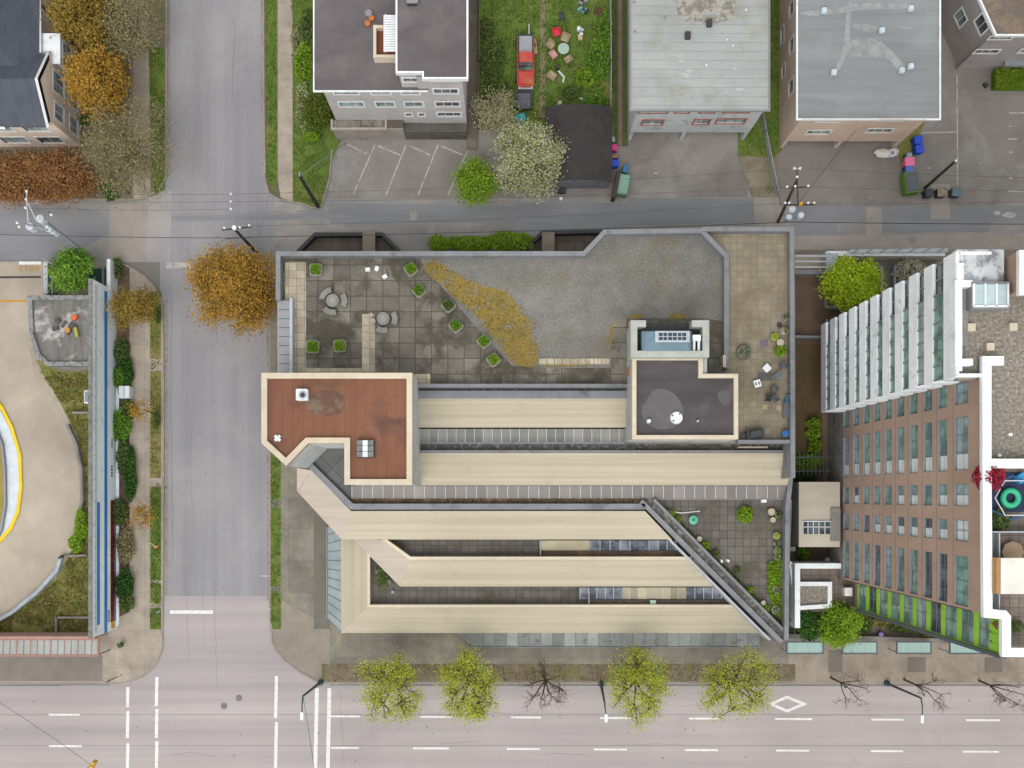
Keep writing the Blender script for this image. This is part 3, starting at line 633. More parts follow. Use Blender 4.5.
for i in range(26): x = 472 + i*11.5; q.tube([P3(x, 646.5, .46), P3(x-(0 if i else 10), 633, 2.56)], .03, .03, 4)
q.strip(PL([(470, 647), (761, 647)], .4), .04, .04, 0, .5); q.build('sloped_glazing', [msk, MT['grey']] + variants(msk), mb)
# diagonal parapet and the south-east terrace
m = M(); m.prism(PL([(650, 500), (792, 500), (787, 642)], 5.5), 0, 5.5); m.build('concrete_mass', wallc, mb)
flat('courtyard_paving', [(652, 499), (788, 499), (786, 640), (783, 630)], 5.6, pav_s, th=.1)
M().strip(PL([(648, 500), (785, 638)], 6.2), .55, .45, 2.2, 6.0).build('diagonal_planter', mdgr, mb)
M().strip(PL([(654, 499.5), (786, 632.5)], 6.4), .12, .12, 5.2, 6.4).build('parapet', mpar, mb); M().strip(PL([(641, 501), (782, 642.5)], 6.35), .22, .2, 2.0, 6.35).build('parapet', mpar, mb)
M().strip(PL([(655, 525), (770, 640)], 5.4), .1, .1, 2.6, 5.4).build('sloped_rail', MT['lgrey'], mb); parapet([(791, 478), (787.5, 510), (786.5, 640)], 6.8, .4, 3); 
# lightwells on the alley side
for pts, name in (([(297, 252), (315, 234), (382, 234), (400, 252)], 'a'), ([(522, 252), (542, 232.5), (604, 231)], 'b')):
    M().strip(PL(pts, 1.1), .16, .16, .1, 1.1).build('lightwell_wall', MT['dark'], mb)
    M().pprism([(pts[0][0]+2, 256), (pts[1][0]+1, pts[1][1]+1), (pts[2][0]-1, pts[2][1]+1), (pts[-1][0]-2 if name == 'a' else 606, 256)], .145, .05).build('lightwell_floor', pavers('lightwell_slab', '#6e655c', '#62594f', '#4a433b', (.9, .9), .03), mb)
for a, b in ((362.5, 375), (542, 554.5)): M().pprism([(a, 232), (b, 232), (b, 254), (a, 254)], 1.25, .9).build('footbridge', mat('bridge_concrete', '#8d8275', '#7c7266', 1), mb)
# ---- red-brown roof block
mred = mat('red_roof_membrane', '#8a5f49', '#7f5643', .6, .9, streak=(1.1, .3, 1), stain='#654a40', st=(.54, .7), sscale=.35, grain=.08, big=.12)
mrw = mat('pale_render', '#b9bdbd', '#a5aaab', .7, .85, stain='#8d9191', st=(.56, .7), sscale=.7, grain=.05, k=1.3)
rp = [(261.5, 373), (412, 373), (412, 484.5), (344.5, 484.5), (344.5, 443), (308, 443), (286, 465.5), (261.5, 443)]
HR = 15.2
m = M(); w_ = PL(rp, HR); m.prism(w_, 0, HR-.35); rb = m.build('roof_block', mrw, mb)
M().prism([(x*.996, y*.99) for x, y in w_], HR-.36, HR-.3).build('red_roof', mred, rb); M().strip(w_, .02, .46, HR-.5, HR, True).build('coping', MT['cream'], rb)
m = M()
for i in range(14):
    x = 272 + i*10.4; yb = 440 if x > 308 and x < 345 else (482 if x >= 345 else min(441, 441) if x < 275 else 441 + (x-275)*.8 if x < 287 else 463 - (x-287)*1.05)
    if x > 408: break
    m.strip(PL([(x, 377), (x, yb)], HR-.3), .02, .02, HR-.3, HR-.288)
m.build('roof_seam', mat('seam_brown', '#785340', '#7f5743', 1), rb)
mpd = mat('pond_stain', '#6f4c3f', '#5f473d', 1, .7, stain='#7d6a58', st=(.5, .64), sscale=.8, grain=.12)
flat('pond_stain', ragged([(302, 402), (310, 395), (325, 389), (338, 391), (345, 398), (344, 412), (332, 416), (313, 415)], .9, 3), HR-.29, mpd, rb, .01)
flat('dry_stain', ragged([(362, 427), (374, 425), (382, 437), (380, 450), (373, 455), (376, 445), (372, 434)], 1, 3), HR-.29, mat('dry_stain', '#8d6252', '#84594a', 1.2), rb, .01)
m = M(); m.rbox(P(302.5, 395, HR), 1.0, .98, HR-.3, HR+.3, .12); v = m.build('roof_vent', MT['whitem'], rb)
m = M(); m.cyl(*P(302.5, 395, HR+.4), HR+.3, HR+.36, .36, 18); m.mi = 1; m.cyl(*P(302.5, 395, HR+.4), HR+.36, HR+.46, .2, 14); m.build('fan_cowl', [MT['lgrey'], MT['dark']], v)
m = M(); c_ = P(365, 448.5, HR+.3)
for i in (-1, 0, 1):
    for j in (-1, 0, 1):
        m.mi = 0 if (i, j) not in ((0, 0), (0, 1), (0, -1)) else 1; m.obox((c_[0] + i*.48, c_[1] + j*.48), .44, .44, HR-.1, HR+.25)
m.mi = 2; m.obox(c_, 1.5, 1.5, HR-.3, HR-.1); m.build('vent_grid', [mat('vent_grey', '#8b8d8c', '#6e706f', 3, .6, grain=.2), MT['whitem'], MT['dark']], rb)
m = M(); s_ = P(277, 438, HR)
for a in (45, 135): m.obox(s_, .62, .26, HR-.28 + a*.0004, HR-.2 + a*.0004, math.radians(a))
m.build('star_fitting', MT['whitem'], rb)
m = M(); m.box(*sorted((P(414, 0, 12)[0]-.05, P(414, 0, 12)[0]+.1)), *sorted((P(0, 410, 12)[1], P(0, 425, 12)[1])), 11, 11.1)
# ---- dark roof block
dp = [(632.5, 356), (632.5, 439), (738, 439), (738, 374), (702.5, 374), (702.5, 356)]
HD = 13.2; w_ = PL(dp, HD)
mdark = mat('dark_roof_membrane', '#5b5658', '#4b4749', .5, .85, streak=(.2, 1.2, 1), stain='#6c686a', st=(.52, .7), sscale=.25, grain=.09, big=.12)
m = M(); m.prism(PL([(632.5, 323), (632.5, 439), (738, 439), (738, 374), (708, 374), (708, 323)], HD), 5, HD-.4); db = m.build('roof_block', mat('pale_grey_render', '#a8aba9', '#949896', .7, .85, stain='#7d807e', st=(.55, .7), sscale=.6, k=1.3), mb)
M().prism(w_, HD-.41, HD-.35).build('dark_roof', mdark, db); M().strip(w_, .34, .02, HD-.5, HD, True).build('coping', MT['cream'], db)
flat('pond_stain', ragged([(645, 402), (655, 387), (672, 391), (684, 405), (682, 424), (662, 431), (648, 425), (640, 412)], .8, 3), HD-.34, mat('roof_film', '#686466', '#605c5e', 1, .6), db, .01)
flat('pond_stain', ragged([(715, 392), (730, 390), (732, 404), (722, 406)], .8, 3), HD-.34, mat('roof_film_pale', '#625e60', '#5b5759', 1, .6), db, .01)
m = M(); m.cyl(*P(677, 417.5, HD), HD-.35, HD-.1, .56, 24, .5); o_ = m.build('round_hatch', MT['whitem'], db)
m = M(); [m.obox((P(677, 417.5, HD)[0] + .4*math.cos(a), P(677, 417.5, HD)[1] + .4*math.sin(a)), .14, .1, HD-.12, HD-.05, a) for a in (.9, 2.7, 3.9)]; m.build('hatch_clip', MT['dark'], o_)
m = M(); m.cyl(*P(649, 421, HD), HD-.35, HD+.1, .2, 14, .16); m.build('roof_vent', MT['whitem'], db); m = M(); m.cyl(*P(698, 421, HD), HD-.35, HD, .1, 10); m.build('roof_vent', MT['lgrey'], db)
HM = 14.2; mbw = MT['lgrey']
m = M(); m.strip(PL([(646, 323.5), (634, 323.5), (634, 354), (706, 354), (706, 323.5), (692, 323.5)], HM), .28, .28, HD-.4, HM); m.build('enclosure_wall', mat('pale_green_grey', '#b9bcb5', '#a8aba5', .8), db)
flat('plant_floor', [(634, 323), (707, 323), (707, 354), (634, 354)], HD-.36, MT['dark'], db)
m = M(); ca = P(667, 341, HM+.1); m.rbox(ca, 4.3, 1.85, HD-.3, HM-.2, .12); m.rbox(ca, 4.3, 1.85, HM-.2, HM+.1, .12, 0, .86)
ac = m.build('air_handler', plain('blue_grey_metal', '#6f8796', .4), db)
m = M(); cb = P(672.5, 336.5, HM+.25); m.obox(cb, 2.95, .95, HM+.08, HM+.22); m.mi = 1
for i in range(3):
    m.obox((cb[0] - .85 + i*.85, cb[1]), .76, .62, HM+.2, HM+.235); 
m.build('grille', [MT['lgrey'], plain('grille_dark', '#2f3d4d', .4)], ac); m = M()
for i in range(7): m.obox((cb[0] - 1.2 + i*.4, cb[1]), .05, .62, HM+.22, HM+.26)
m.obox(cb, 2.6, .06, HM+.22, HM+.262)
m.build('grille_bar', MT['lgrey'], ac)
m = M(); cc = P(697, 341, HM); m.obox((cc[0], cc[1]+.3), .7, .5, HD, HM-.1); m.tube([(cc[0]-.2, cc[1]-.9, HD), (cc[0]-.2, cc[1]-.9, HM-.3), (cc[0]-.2, cc[1]+.2, HM-.2)], .12); m.tube([(cc[0]+.2, cc[1]-.9, HD), (cc[0]+.2, cc[1]-.9, HM-.3), (cc[0]+.2, cc[1]+.2, HM-.2)], .12); m.build('duct', MT['whitem'], db)
m = M(); m.box(P(629.5, 0, 11)[0]-.05, P(629.5, 0, 11)[0]+.1, P(0, 375, 11)[1], P(0, 366, 11)[1], 9.8, 11.2); m.build('orange_panel', plain('orange_panel', '#c8683a', .6), mb)
m = M(); m.pprism([(723, 355), (726, 355), (726, 367), (723, 367)], T+1.0, T); m.build('cabinet', MT['cream'], mb)
m = M(); m.tube([P3(708, 344, 12.8), P3(716, 355, 11), P3(725, 370, 9.3)], .03); m.build('stay_cable', MT['wire'], mb)
for px in ([(760-26, 396), (0, 0)],): pass

# ================================================================== facade windows helper for houses
def rowwins(root, m, A, B, z0, z1, wins, mf, reveal=1, depth=.12):
    """wins: (u0,u1,v0,v1,cols,glassmat)"""
    wall(m, A, B, z0, z1, [w[:4] for w in wins], depth)
    for w in wins: window(root, A, B, w[:4], mf, w[5], w[4], 1, depth, .07, 0, .09 if reveal else 0)
def winY(px0, px1, pyt, pyb, Yw, Ax, cols=2, g=None):
    x0, h1 = onY(px0, pyt, Yw); x1, _ = onY(px1, pyt, Yw); _, h0 = onY(px0, pyb, Yw)
    return (x0 - Ax, x1 - Ax, h0, h1, cols, g or MT['ggreen'])
def core(name, root, x0, x1, y0, y1, z0, z1, mt=None, i=.25): return M().box(x0+i, x1-i, y0+i, y1-i, z0, z1).build(name, mt or mbody, root)

# ---- grey-roofed apartment building (top centre)
b1 = thing('apartment_building', 'pale grey rendered apartment building with flat mauve-grey roofs and striped roof awning', 'building', (*P(390, 60), 0))
mw1 = mat('grey_render', '#b3afb0', '#a6a2a3', .7, .85, grain=.05, stain='#99958f', st=(.6, .75), sscale=.5, k=1.3)
mr1 = mat('mauve_roof', '#6f686b', '#625b5e', .5, .88, stain='#7b7374', st=(.52, .7), sscale=.2, grain=.06, big=.12, streak=(.5, 1, 1))
Yw = 36.6; XL, XM, XR = -16.4, -4.9-4.2, -3.75; xm = onY(421, 100, Yw)[0]
wl = [winY(333, 358, 91.2, 94.6, Yw, XL, 3), winY(371, 390, 91.2, 94.6, Yw, XL), winY(401, 419.5, 91.2, 94.6, Yw, XL),
      winY(338, 363, 101.8, 107, Yw, XL, 3), winY(375, 394, 101.8, 107, Yw, XL), winY(404, 423, 101.8, 107, Yw, XL), winY(405, 412, 113, 116.5, Yw, XL, 1, MT['gdark']), winY(418, 424.5, 113, 116.5, Yw, XL, 1, MT['gdark'])]
m = M(); rowwins(b1, m, (XL, Yw), (xm, Yw), 0, 10.25, wl, MT['white']); wall(m, (XL, 60), (XL, Yw), 0, 10.25); wallo = m.build('wall', mw1, b1)
wr = [winY(433, 458, 88.5, 93.6, Yw, xm, 3, MT['gdark']), winY(435, 459.5, 101.5, 106.5, Yw, xm, 3, MT['gdark']), winY(437, 461, 112, 116.3, Yw, xm, 3, MT['gdark']), winY(430, 459, 78.8, 81, Yw, xm, 3, MT['gdark'])]
m = M(); rowwins(b1, m, (xm, Yw-.02), (XR, Yw-.02), 0, 13.0, wr, MT['white']); wall(m, (XR, Yw-.02), (XR, 60), 0, 13.0); wall(m, (xm, 60), (xm, Yw-.02), 10, 13.0); m.build('wall', mw1, b1)
core('core', b1, XL, xm, Yw, 60, 0, 9.9); core('core', b1, xm, XR, Yw, 60, 0, 12.9)
rl = PL([(314.5, -120), (314.5, 90.5), (428, 90.5), (428, -120)], 10.4)
M().prism(rl, 10.25, 10.4).build('roof', mr1, b1); M().strip([rl[0], rl[1], rl[2]], .0, .12, 10.25, 10.45).build('roof_edge', MT['white'], b1)
up = PL([(397.5, -120), (397.5, 71.5), (424, 71.5), (424, 77.5), (466.5, 77.5), (466.5, -120)], 13.4)
o_ = M().prism(up, 13.0, 13.4).build('roof', mr1, b1); M().strip(up, .0, .16, 12.98, 13.5).build('roof_edge', MT['white'], b1)
YU = P(0, 73, 13.4)[1]; m = M(); A_, B_ = (P(399, 0, 13)[0], YU), (P(427.5, 0, 12.6)[0], YU)
rowwins(b1, m, A_, B_, 10.4, 13.0, [(.25, 2.35, 11.5, 12.4, 3, MT['gdark'])], MT['white']); wall(m, (A_[0], 60), A_, 10.4, 13.0); wall(m, B_, (B_[0], YU+1), 10.4, 13); m.build('penthouse_wall', mw1, b1)
M().box(A_[0]+.2, B_[0]-.2, YU+.2, 59, 10.4, 12.99).build('core', mbody, b1)
# roof deck with balustrade and awning slats
mdk = plain('red_deck', '#7e4a37', .8); z = 11.6
dk = PL([(375, 27.5), (375, 57), (396.5, 57), (396.5, 27.5)], z-.3)
M().prism(dk, 10.4, 10.9).build('roof_deck', mdk, b1); M().strip([dk[3], dk[0], dk[1], dk[2]], .13, .13, 10.4, 11.5).build('deck_parapet', plain('cream_render', '#d6c9b4', .8), b1)
m = M()
for i in range(15): yy = 15 + i*2.45; m.pprism([(383.5, yy), (398, yy), (398, yy+1.9), (383.5, yy+1.9)], 12.4, 12.3)
for x in (385, 396): m.pprism([(x, 14), (x+1, 14), (x+1, 52), (x, 52)], 12.3, 12.15)
m.build('awning_slat', MT['white'], b1)
m = M(); m.rbox(P(412, 0, 13.6), .9, .9, 13.4, 13.85, .15); m.build('roof_vent', MT['dark'], b1)
m = M(); a_ = P(412.5, 1, 13.6); m.rbox((a_[0], a_[1]), 1.0, .7, 13.8, 14.0, .12); m.build('vent_cap', MT['grey'], b1)
# flat carport / storage roofs in front
ex = P(403, 0, 3)
c1 = PL([(332, 113), (386, 113), (386, 129), (332, 129)], 3.0); m = M(); x0, x1 = c1[0][0], P(403, 0, 3)[0]; y0, y1 = P(0, 129, 3)[1], Yw-.02
m.box(x0, x1, y0, y1, 0, 2.9); an = m.build('annex_wall', mat('annex_render', '#a9a29b', '#958e87', .8), b1)
M().box(x0+.1, P(385, 0, 3)[0], y0+.1, y1, 2.9, 3.0).build('annex_roof', mat('mossy_annex_roof', '#8f8a80', '#76716a', 1.5, .95, streak=(2, .6, 1), stain='#5c5548', st=(.5, .6), sscale=1.2, grain=.2), an)
M().strip([(x0, y1), (x0, y0), (P(386, 0, 3)[0], y0), (P(386, 0, 3)[0], y1)], .1, .1, 2.8, 3.15).build('annex_parapet', mat('annex_coping', '#b5ada2', '#a39b90', 1.5), an)
M().box(P(386, 0, 3)[0]+.12, x1, y0+.1, y1, 2.9, 2.98).build('annex_roof', mat('brown_annex_roof', '#6b615b', '#5c534e', .9), an)
m = M(); x2 = P(466, 0, 2.2)[0]; m.box(x1+.02, x2, P(0, 132, 2.2)[1], y1, 1.9, 2.2); m.build('carport_roof', mat('carport_felt', '#67645f', '#55524e', .8, .9, stain='#7a756f', sscale=.6), b1)
M().box(x1+.02, x2, P(0, 137, .8)[1], P(0, 131, 2.2)[1]+.3, .1, 1.5).build('carport_wall', mat('carport_wall', '#6b6763', '#57534f', 1), b1)

# ---- middle pale-grey roofed block over its parking bay
def bay_building(name, label, XL, XR, Y0, roofpx, hr, sof, mw, mr, wins, wwins, mf, legs, glassm, edge, edge_m, trimw=0.15):
    b = thing(name, label, 'building', ((XL+XR)/2, Y0+4, 0)); YN = 62
    m = M(); ws = [winY(*w, Y0, XL, 3, glassm) for w in wins]; rowwins(b, m, (XL, Y0), (XR, Y0), sof, hr-.12, ws, mf)
    hs_ = [(YN - w[1], YN - w[0], w[2], w[3], 1, MT['gdark']) for w in wwins]
    rowwins(b, m, (XL, YN), (XL, Y0), 0, hr-.12, hs_, mf); wall(m, (XR, Y0), (XR, YN), 0, hr-.12)
    m.quad((XL, Y0, sof), (XL, Y0+3.0, sof), (XR, Y0+3.0, sof), (XR, Y0, sof)); wall(m, (XL, Y0+3), (XR, Y0+3), 0, sof)
    m.build('wall', mw, b); core('core', b, XL, XR, Y0+3, YN, 0, hr-.4); M().box(XL+.3, XR-.3, Y0+.3, Y0+3.4, sof+.1, hr-.4).build('core', mbody, b)
    for x in legs: M().box(x-.18, x+.18, Y0, Y0+.9, 0, sof).build('pier', mw, b)
    rp_ = PL(roofpx, hr); rr = M().prism(rp_, hr-.12, hr).build('roof', mr, b); M().strip(rp_, .01, .14, hr-.122, hr+edge, False).build('roof_edge', edge_m, rr)
    return b, rr
mr2 = mat('pale_roof_sheet', '#b0b3b2', '#9ea1a1', .35, .7, streak=(.3, 1, 1), stain='#99978f', st=(.5, .7), sscale=.25, grain=.06, big=.1)
b2, r2 = bay_building('apartment_building', 'whitewashed two-storey building with orange-framed windows and pale patched flat roof', 12.25, 23.9, 35.7, [(631, -160), (631, 110), (768.5, 110), (768.5, -160)], 7.9, 2.1,
    mat('whitewashed_wall', '#bcc0c2', '#a9aeb1', .8, .9, stain='#8c9092', st=(.55, .7), sscale=.7, k=1.25), mr2,
    [(643, 664, 119.6, 125), (695, 711, 119, 124.5), (718, 747, 118.3, 123.6), (639, 668, 111, 113.3), (676, 690, 111, 113.2), (700, 715, 111, 113), (724, 750, 111, 112.8)],
    [(45, 47, 4, 5.4)], plain('orange_frame', '#b5694f', .6), [12.45, 17.6, 23.7], MT['gpale'], .08, MT['grey'])
def rpatch(root, px, h, mt, name='roof_stain', th=.004, n=3, amp=1): return M().prism(PL(ragged(px, amp, n), h+th), h, h+th).build(name, mt, root)
mst = mat('rust_and_moss_stain', '#8f867b', '#837a6e', 2.2, .95, stain='#adaba4', st=(.44, .56), sscale=1.5, grain=.3)
rpatch(r2, [(678, -5), (734, -5), (737, 10), (728, 22), (705, 24), (695, 20), (682, 22), (676, 8)], 7.9, mst, amp=2.5)
mst2 = mat('grey_roof_repair', '#adaeab', '#a2a29e', 1.2, .8, stain='#b4b6b4', sscale=1)
mst3 = mat('roof_repair', '#bcc0bf', '#aaaea9', 2)
for i in range(34):
    x, y, s_ = R.uniform(665, 755), R.uniform(36, 105), R.uniform(2, 6); rpatch(r2, [(x-s_, y-s_*.5), (x+s_, y-s_*.4), (x+s_*.8, y+s_*.5), (x-s_, y+s_*.5)], 7.9 + .001*i, mst2 if i % 3 else mst3, amp=.8)
m = M()
for y in range(-3, 108, 9): m.strip(PL([(632, y), (768, y+.5)], 7.93), .012, .012, 7.9, 7.925)
m.build('roof_seam', mat('seam_grey', '#a5a9a9', '#9a9e9e', 2), r2)
for x, y in ((688, 35), (709.5, 22.5)): o_ = M().rbox(P(x, y, 8.2), .5, .65, 7.9, 8.25, .06).build('roof_vent', MT['dark'], r2)
for x, y in ((665, 17), (635, 31), (634, 2), (746, 10), (727, 40), (733, 46), (706, 65)): M().cyl(*P(x, y, 8), 7.9, 8.1, .09, 8).build('roof_pipe', MT['whitem'] if x > 700 else MT['grey'], r2)
# ---- beige building
mr3 = mat('streaked_grey_roof', '#939698', '#838688', .5, .75, streak=(.16, 2.2, 1), stain='#949a9b', st=(.56, .75), sscale=.25, grain=.06, big=.12)
b3, r3 = bay_building('apartment_building', 'beige rendered building with white-edged streaky grey roof and open parking bay', 27.4, 38.95, 34.9, [(797.5, -160), (797.5, 119), (939, 119), (939, -160)], 7.4, 1.9,
    mat('beige_render', '#c6b2a4', '#baa596', .7, .85, grain=.05, stain='#a58d7c', st=(.6, .74), sscale=.5, k=1.4), mr3,
    [(808, 832, 130.3, 134.5), (869, 894, 128.6, 132.8), (817, 840, 120.3, 122.2), (879, 904, 119.4, 121)],
    [(41.3, 42.5, 1.0, 2.2), (44.8, 46.4, .6, 1.8), (38.6, 40, 3.4, 5.0), (42.5, 43.9, 3.6, 5.1), (46, 47.4, 3.6, 5.1)], MT['white'], [27.6, 33.0, 38.75], MT['ggreen'], .12, MT['white'])
mb3 = mat('bare_roof_patch', '#a9abaa', '#9b9e9d', 1.2, .8, stain='#8f9394', st=(.45, .6), sscale=1)
rpatch(r3, [(848, 40), (872, 38), (888, 46), (898, 58), (906, 68), (898, 73), (892, 60), (880, 57), (862, 57), (846, 55)], 7.4, mb3, amp=1.2); rpatch(r3, [(848, -5), (852, -5), (850, 40), (846, 58), (838, 72), (835, 68), (844, 50)], 7.402, mb3, amp=.8)
rpatch(r3, [(800, 12), (838, 8), (862, 2), (912, 4), (914, 9), (870, 9), (840, 13), (812, 16), (800, 14)], 7.404, mb3, amp=1); rpatch(r3, [(855, 22), (875, 26), (885, 30), (870, 33), (852, 29)], 7.403, mb3, amp=.8); rpatch(r3, [(897, 25), (905, 27), (923, 26), (905, 30)], 7.403, mb3, amp=.6)
for x, y in ((825, 9), (912, 7), (883, 29), (835, 71), (903, 69), (912, 65)):
    o_ = M().rbox(P(x, y, 7.8), .5, .5, 7.4, 7.62, .1).build('roof_vent', MT['whitem'], r3); M().rbox(P(x, y, 7.9), .55, .55, 7.62, 7.8, .12, 0, .75).build('vent_cap', plain('pale_blue_cap', '#c3d3e0', .4), o_)
# ---- dark grey building (top right)
b4 = thing('apartment_building', 'dark grey building cut by the frame corner, brown flat roof with white edge', 'building', (*P(1000, 40), 0))
g4 = [(45.4, 42.7), (62, 42.7), (62, 60), (37.6, 60)]; mw4 = mat('dark_grey_render', '#8f8b8b', '#838080', .8, .85, grain=.05, k=1.55)
m = M(); xo = 45.4
def w4(px0, px1, pt, pb, c=2, g=None): return winY(px0, px1, pt, pb, 42.7, xo, c, g)
rowwins(b4, m, (45.4, 42.7), (62, 42.7), 0, 7.6, [w4(991, 1014, 36.2, 39.5, 2, MT['gpale']), w4(977, 1001, 49.5, 53.5, 3, MT['gdark']), w4(1010, 1030, 61.5, 66.5, 2), w4(1022, 1036, 49, 53)], MT['white'])
ln = math.hypot(45.4-37.6, 60-42.7)
rowwins(b4, m, (37.6, 60), (45.4, 42.7), 0, 7.6, [(ln-2.5, ln-1.0, 5.4, 7.1, 2, MT['gdark']), (ln-4.4, ln-3.1, 2.9, 4.6, 2, MT['ggreen'])], MT['white']); m.build('wall', mw4, b4)
M().prism([(45.8, 43), (61.7, 43), (61.7, 59.7), (38.2, 59.7)], 0, 7.5).build('core', mbody, b4)
rr = M().prism([(45.3, 42.65), (62, 42.65), (62, 60), (37.45, 60)], 7.6, 7.75).build('roof', mat('brown_gravel_roof', '#7d6f66', '#6d625b', .8, .95, stain='#8d7a68', st=(.48, .62), sscale=.5, grain=.25), b4); M().strip([(37.45, 60), (45.3, 42.65), (62, 42.65)], 0, .16, 7.55, 7.9).build('roof_edge', MT['white'], rr)
m = M(); m.box(48.9, 52, 42.2, 42.7, 2.0, 2.2); m.build('door_canopy', MT['grey'], b4)

# ---- grey hipped house, top-left
b5 = thing('house', 'house with slate-grey hipped and gabled roof, beige walls and white bay windows', 'house', (*P(30, 90), 0))
mw5 = mat('beige_siding', '#b9ab9f', '#ac9e92', .8, .85, streak=(1, 1, 4), grain=.05, k=1.75); mr5 = mat('slate_shingles', '#565a66', '#4a4e59', .8, .9, streak=(2.5, .5, 1), grain=.12, gscale=8)
XE, XB = -44.3, -42.4; YS, YN, EV = 35.0, 44.0, 6.6
def eastwin(y0, y1, z0, z1, Aref, c=2): return (y0-Aref, y1-Aref, z0, z1, c, MT['gpale'])
m = M(); rowwins(b5, m, (XE, 41.6), (XE, 46.8), 0, EV, [eastwin(43, 44.6, 4.2, 5.8, 41.6), eastwin(43.2, 44.4, 1.2, 2.8, 41.6)], MT['white'])
rowwins(b5, m, (XB, YS), (XB, 41.6), 0, EV+.2, [eastwin(35.7, 37.3, 3.8, 5.9, YS), eastwin(38.2, 40.2, 3.8, 6.2, YS), eastwin(35.7, 37.3, .7, 2.6, YS), eastwin(38.2, 40.2, .7, 2.8, YS)], MT['white'])
wall(m, (XB, 41.6), (XE, 41.6), 0, EV)
rowwins(b5, m, (-56, YS), (XB, YS), 0, EV, [(1.2, 3.6, 4, 5.6, 2, MT['ggreen']), (6.6, 9.2, 4.2, 5.8, 2, MT['ggreen']), (10.2, 12.6, 4.2, 5.8, 2, MT['gpale']), (6.6, 9.2, 1, 2.8, 2, MT['gpale']), (10.2, 12.6, 1, 2.8, 2, MT['gdark'])], MT['white']); wall(m, (XE, 46.8), (-60, 46.8), 0, EV); wall(m, (-60, YS), (-56, YS), 0, EV); m.build('wall', mw5, b5)
M().box(-59.6, XE-.3, YS+.3, 46.5, 0, EV-.1).build('core', mbody, b5); M().box(XE-.4, XB-.3, YS+.3, 41.3, 0, EV-.1).build('core', mbody, b5)
def tri(m, *vs):
    m.add(list(vs) + [(x, y, z-.16) for x, y, z in vs], [list(range(len(vs))), list(range(len(vs), 2*len(vs)))[::-1]] + [[i, i+len(vs), (i+1) % len(vs) + len(vs), (i+1) % len(vs)] for i in range(len(vs))])
m = M(); xe = P(40, 0, EV)[0]; yn = 47.2; ys_ = 38.0; rz = 9.6
tri(m, (-62, ys_, EV), (xe, ys_, EV), (xe-4.4, 42.6, rz), (-62, 42.6, rz)); tri(m, (xe, ys_, EV), (xe, yn, EV), (xe-4.4, 42.6, rz)); tri(m, (xe, yn, EV), (-62, yn, EV), (-62, 42.6, rz), (xe-4.4, 42.6, rz)); m.build('roof', mr5, b5)
m = M(); xg = XB-.35; yc = 38.1; tri(m, (xg, YS-.4, EV), (xg, yc, 8.9), (-50.5, yc, 8.9), (-50.5, YS-.4, EV)); tri(m, (xg, yc, 8.9), (xg, 41.4, EV), (-50.5, 41.4, EV), (-50.5, yc, 8.9)); m.build('roof', mr5, b5)
m = M(); xc = -51.5; tri(m, (-56, YS-.5, EV), (xc, YS-.5, 8.7), (xc, 40, 8.7), (-56, 40, EV)); tri(m, (xc, YS-.5, 8.7), (-46.8, YS-.5, EV), (-46.8, 40, EV), (xc, 40, 8.7)); m.build('roof', mr5, b5)
m = M(); m.quad((XB-.01, YS, EV), (XB-.01, 41.1, EV), (XB-.01, yc, 8.7)); m.quad((-55.7, YS-.01, EV), (-47.1, YS-.01, EV), (xc, YS-.01, 8.5)); m.build('gable', mw5, b5)
m = M(); m.tube([(xg+.05, YS-.45, EV), (xg+.05, yc, 8.95), (xg+.05, 41.5, EV)], .13, .13, 4); m.tube([(-56.1, YS-.55, EV), (xc, YS-.55, 8.75), (-46.7, YS-.55, EV)], .13, .13, 4); m.tube([(xe+.03, 41.5, EV), (xe+.03, yn+.05, EV), (-62, yn+.05, EV)], .1, .1, 4); m.build('fascia', MT['white'], b5)
bay = M(); bw = [(.35, 1.2, 3.7, 5.7, 1, MT['gpale']), (1.4, 2.4, 3.7, 5.7, 1, MT['gpale'])]; bay.box(XB-1.2, XB+.5, 41.0, 43.4, 2.8, 6.2)
wall(bay, (XB+.7, 40.6), (XB+.7, 43.4), 2.8, 6.2, [w[:4] for w in bw]); bay.box(XB-1.2, XB+.72, 40.6, 43.45, 6.2, 6.3)
for w in bw: window(b5, (XB+.7, 40.6), (XB+.7, 43.4), w[:4], MT['white'], w[5], 2, 2, .14, .07, 0, .08)
bay.build('bay', MT['whitem'], b5)
m = M(); m.box(-52, -51.8, 43, 43.2, rz-.1, rz+.35); m.build('vent_pipe', MT['dark'], b5)
# ---- beige building corner, extreme top-left
b6 = thing('apartment_building', 'beige building corner with grey roof at the top left edge', 'building', (*P(10, -10), 0))
m = M(); m.box(-60, -45.0, 47.9, 60, 0, 5.6); m.build('wall', mat('pale_beige_render', '#c2b5a4', '#b5a897', .8, k=1.1), b6); m = M(); m.box(-60.4, -44.6, 47.4, 60, 5.6, 5.9); m.build('roof', mat('mottled_grey_roof', '#a7a9aa', '#8d9091', .8), b6)
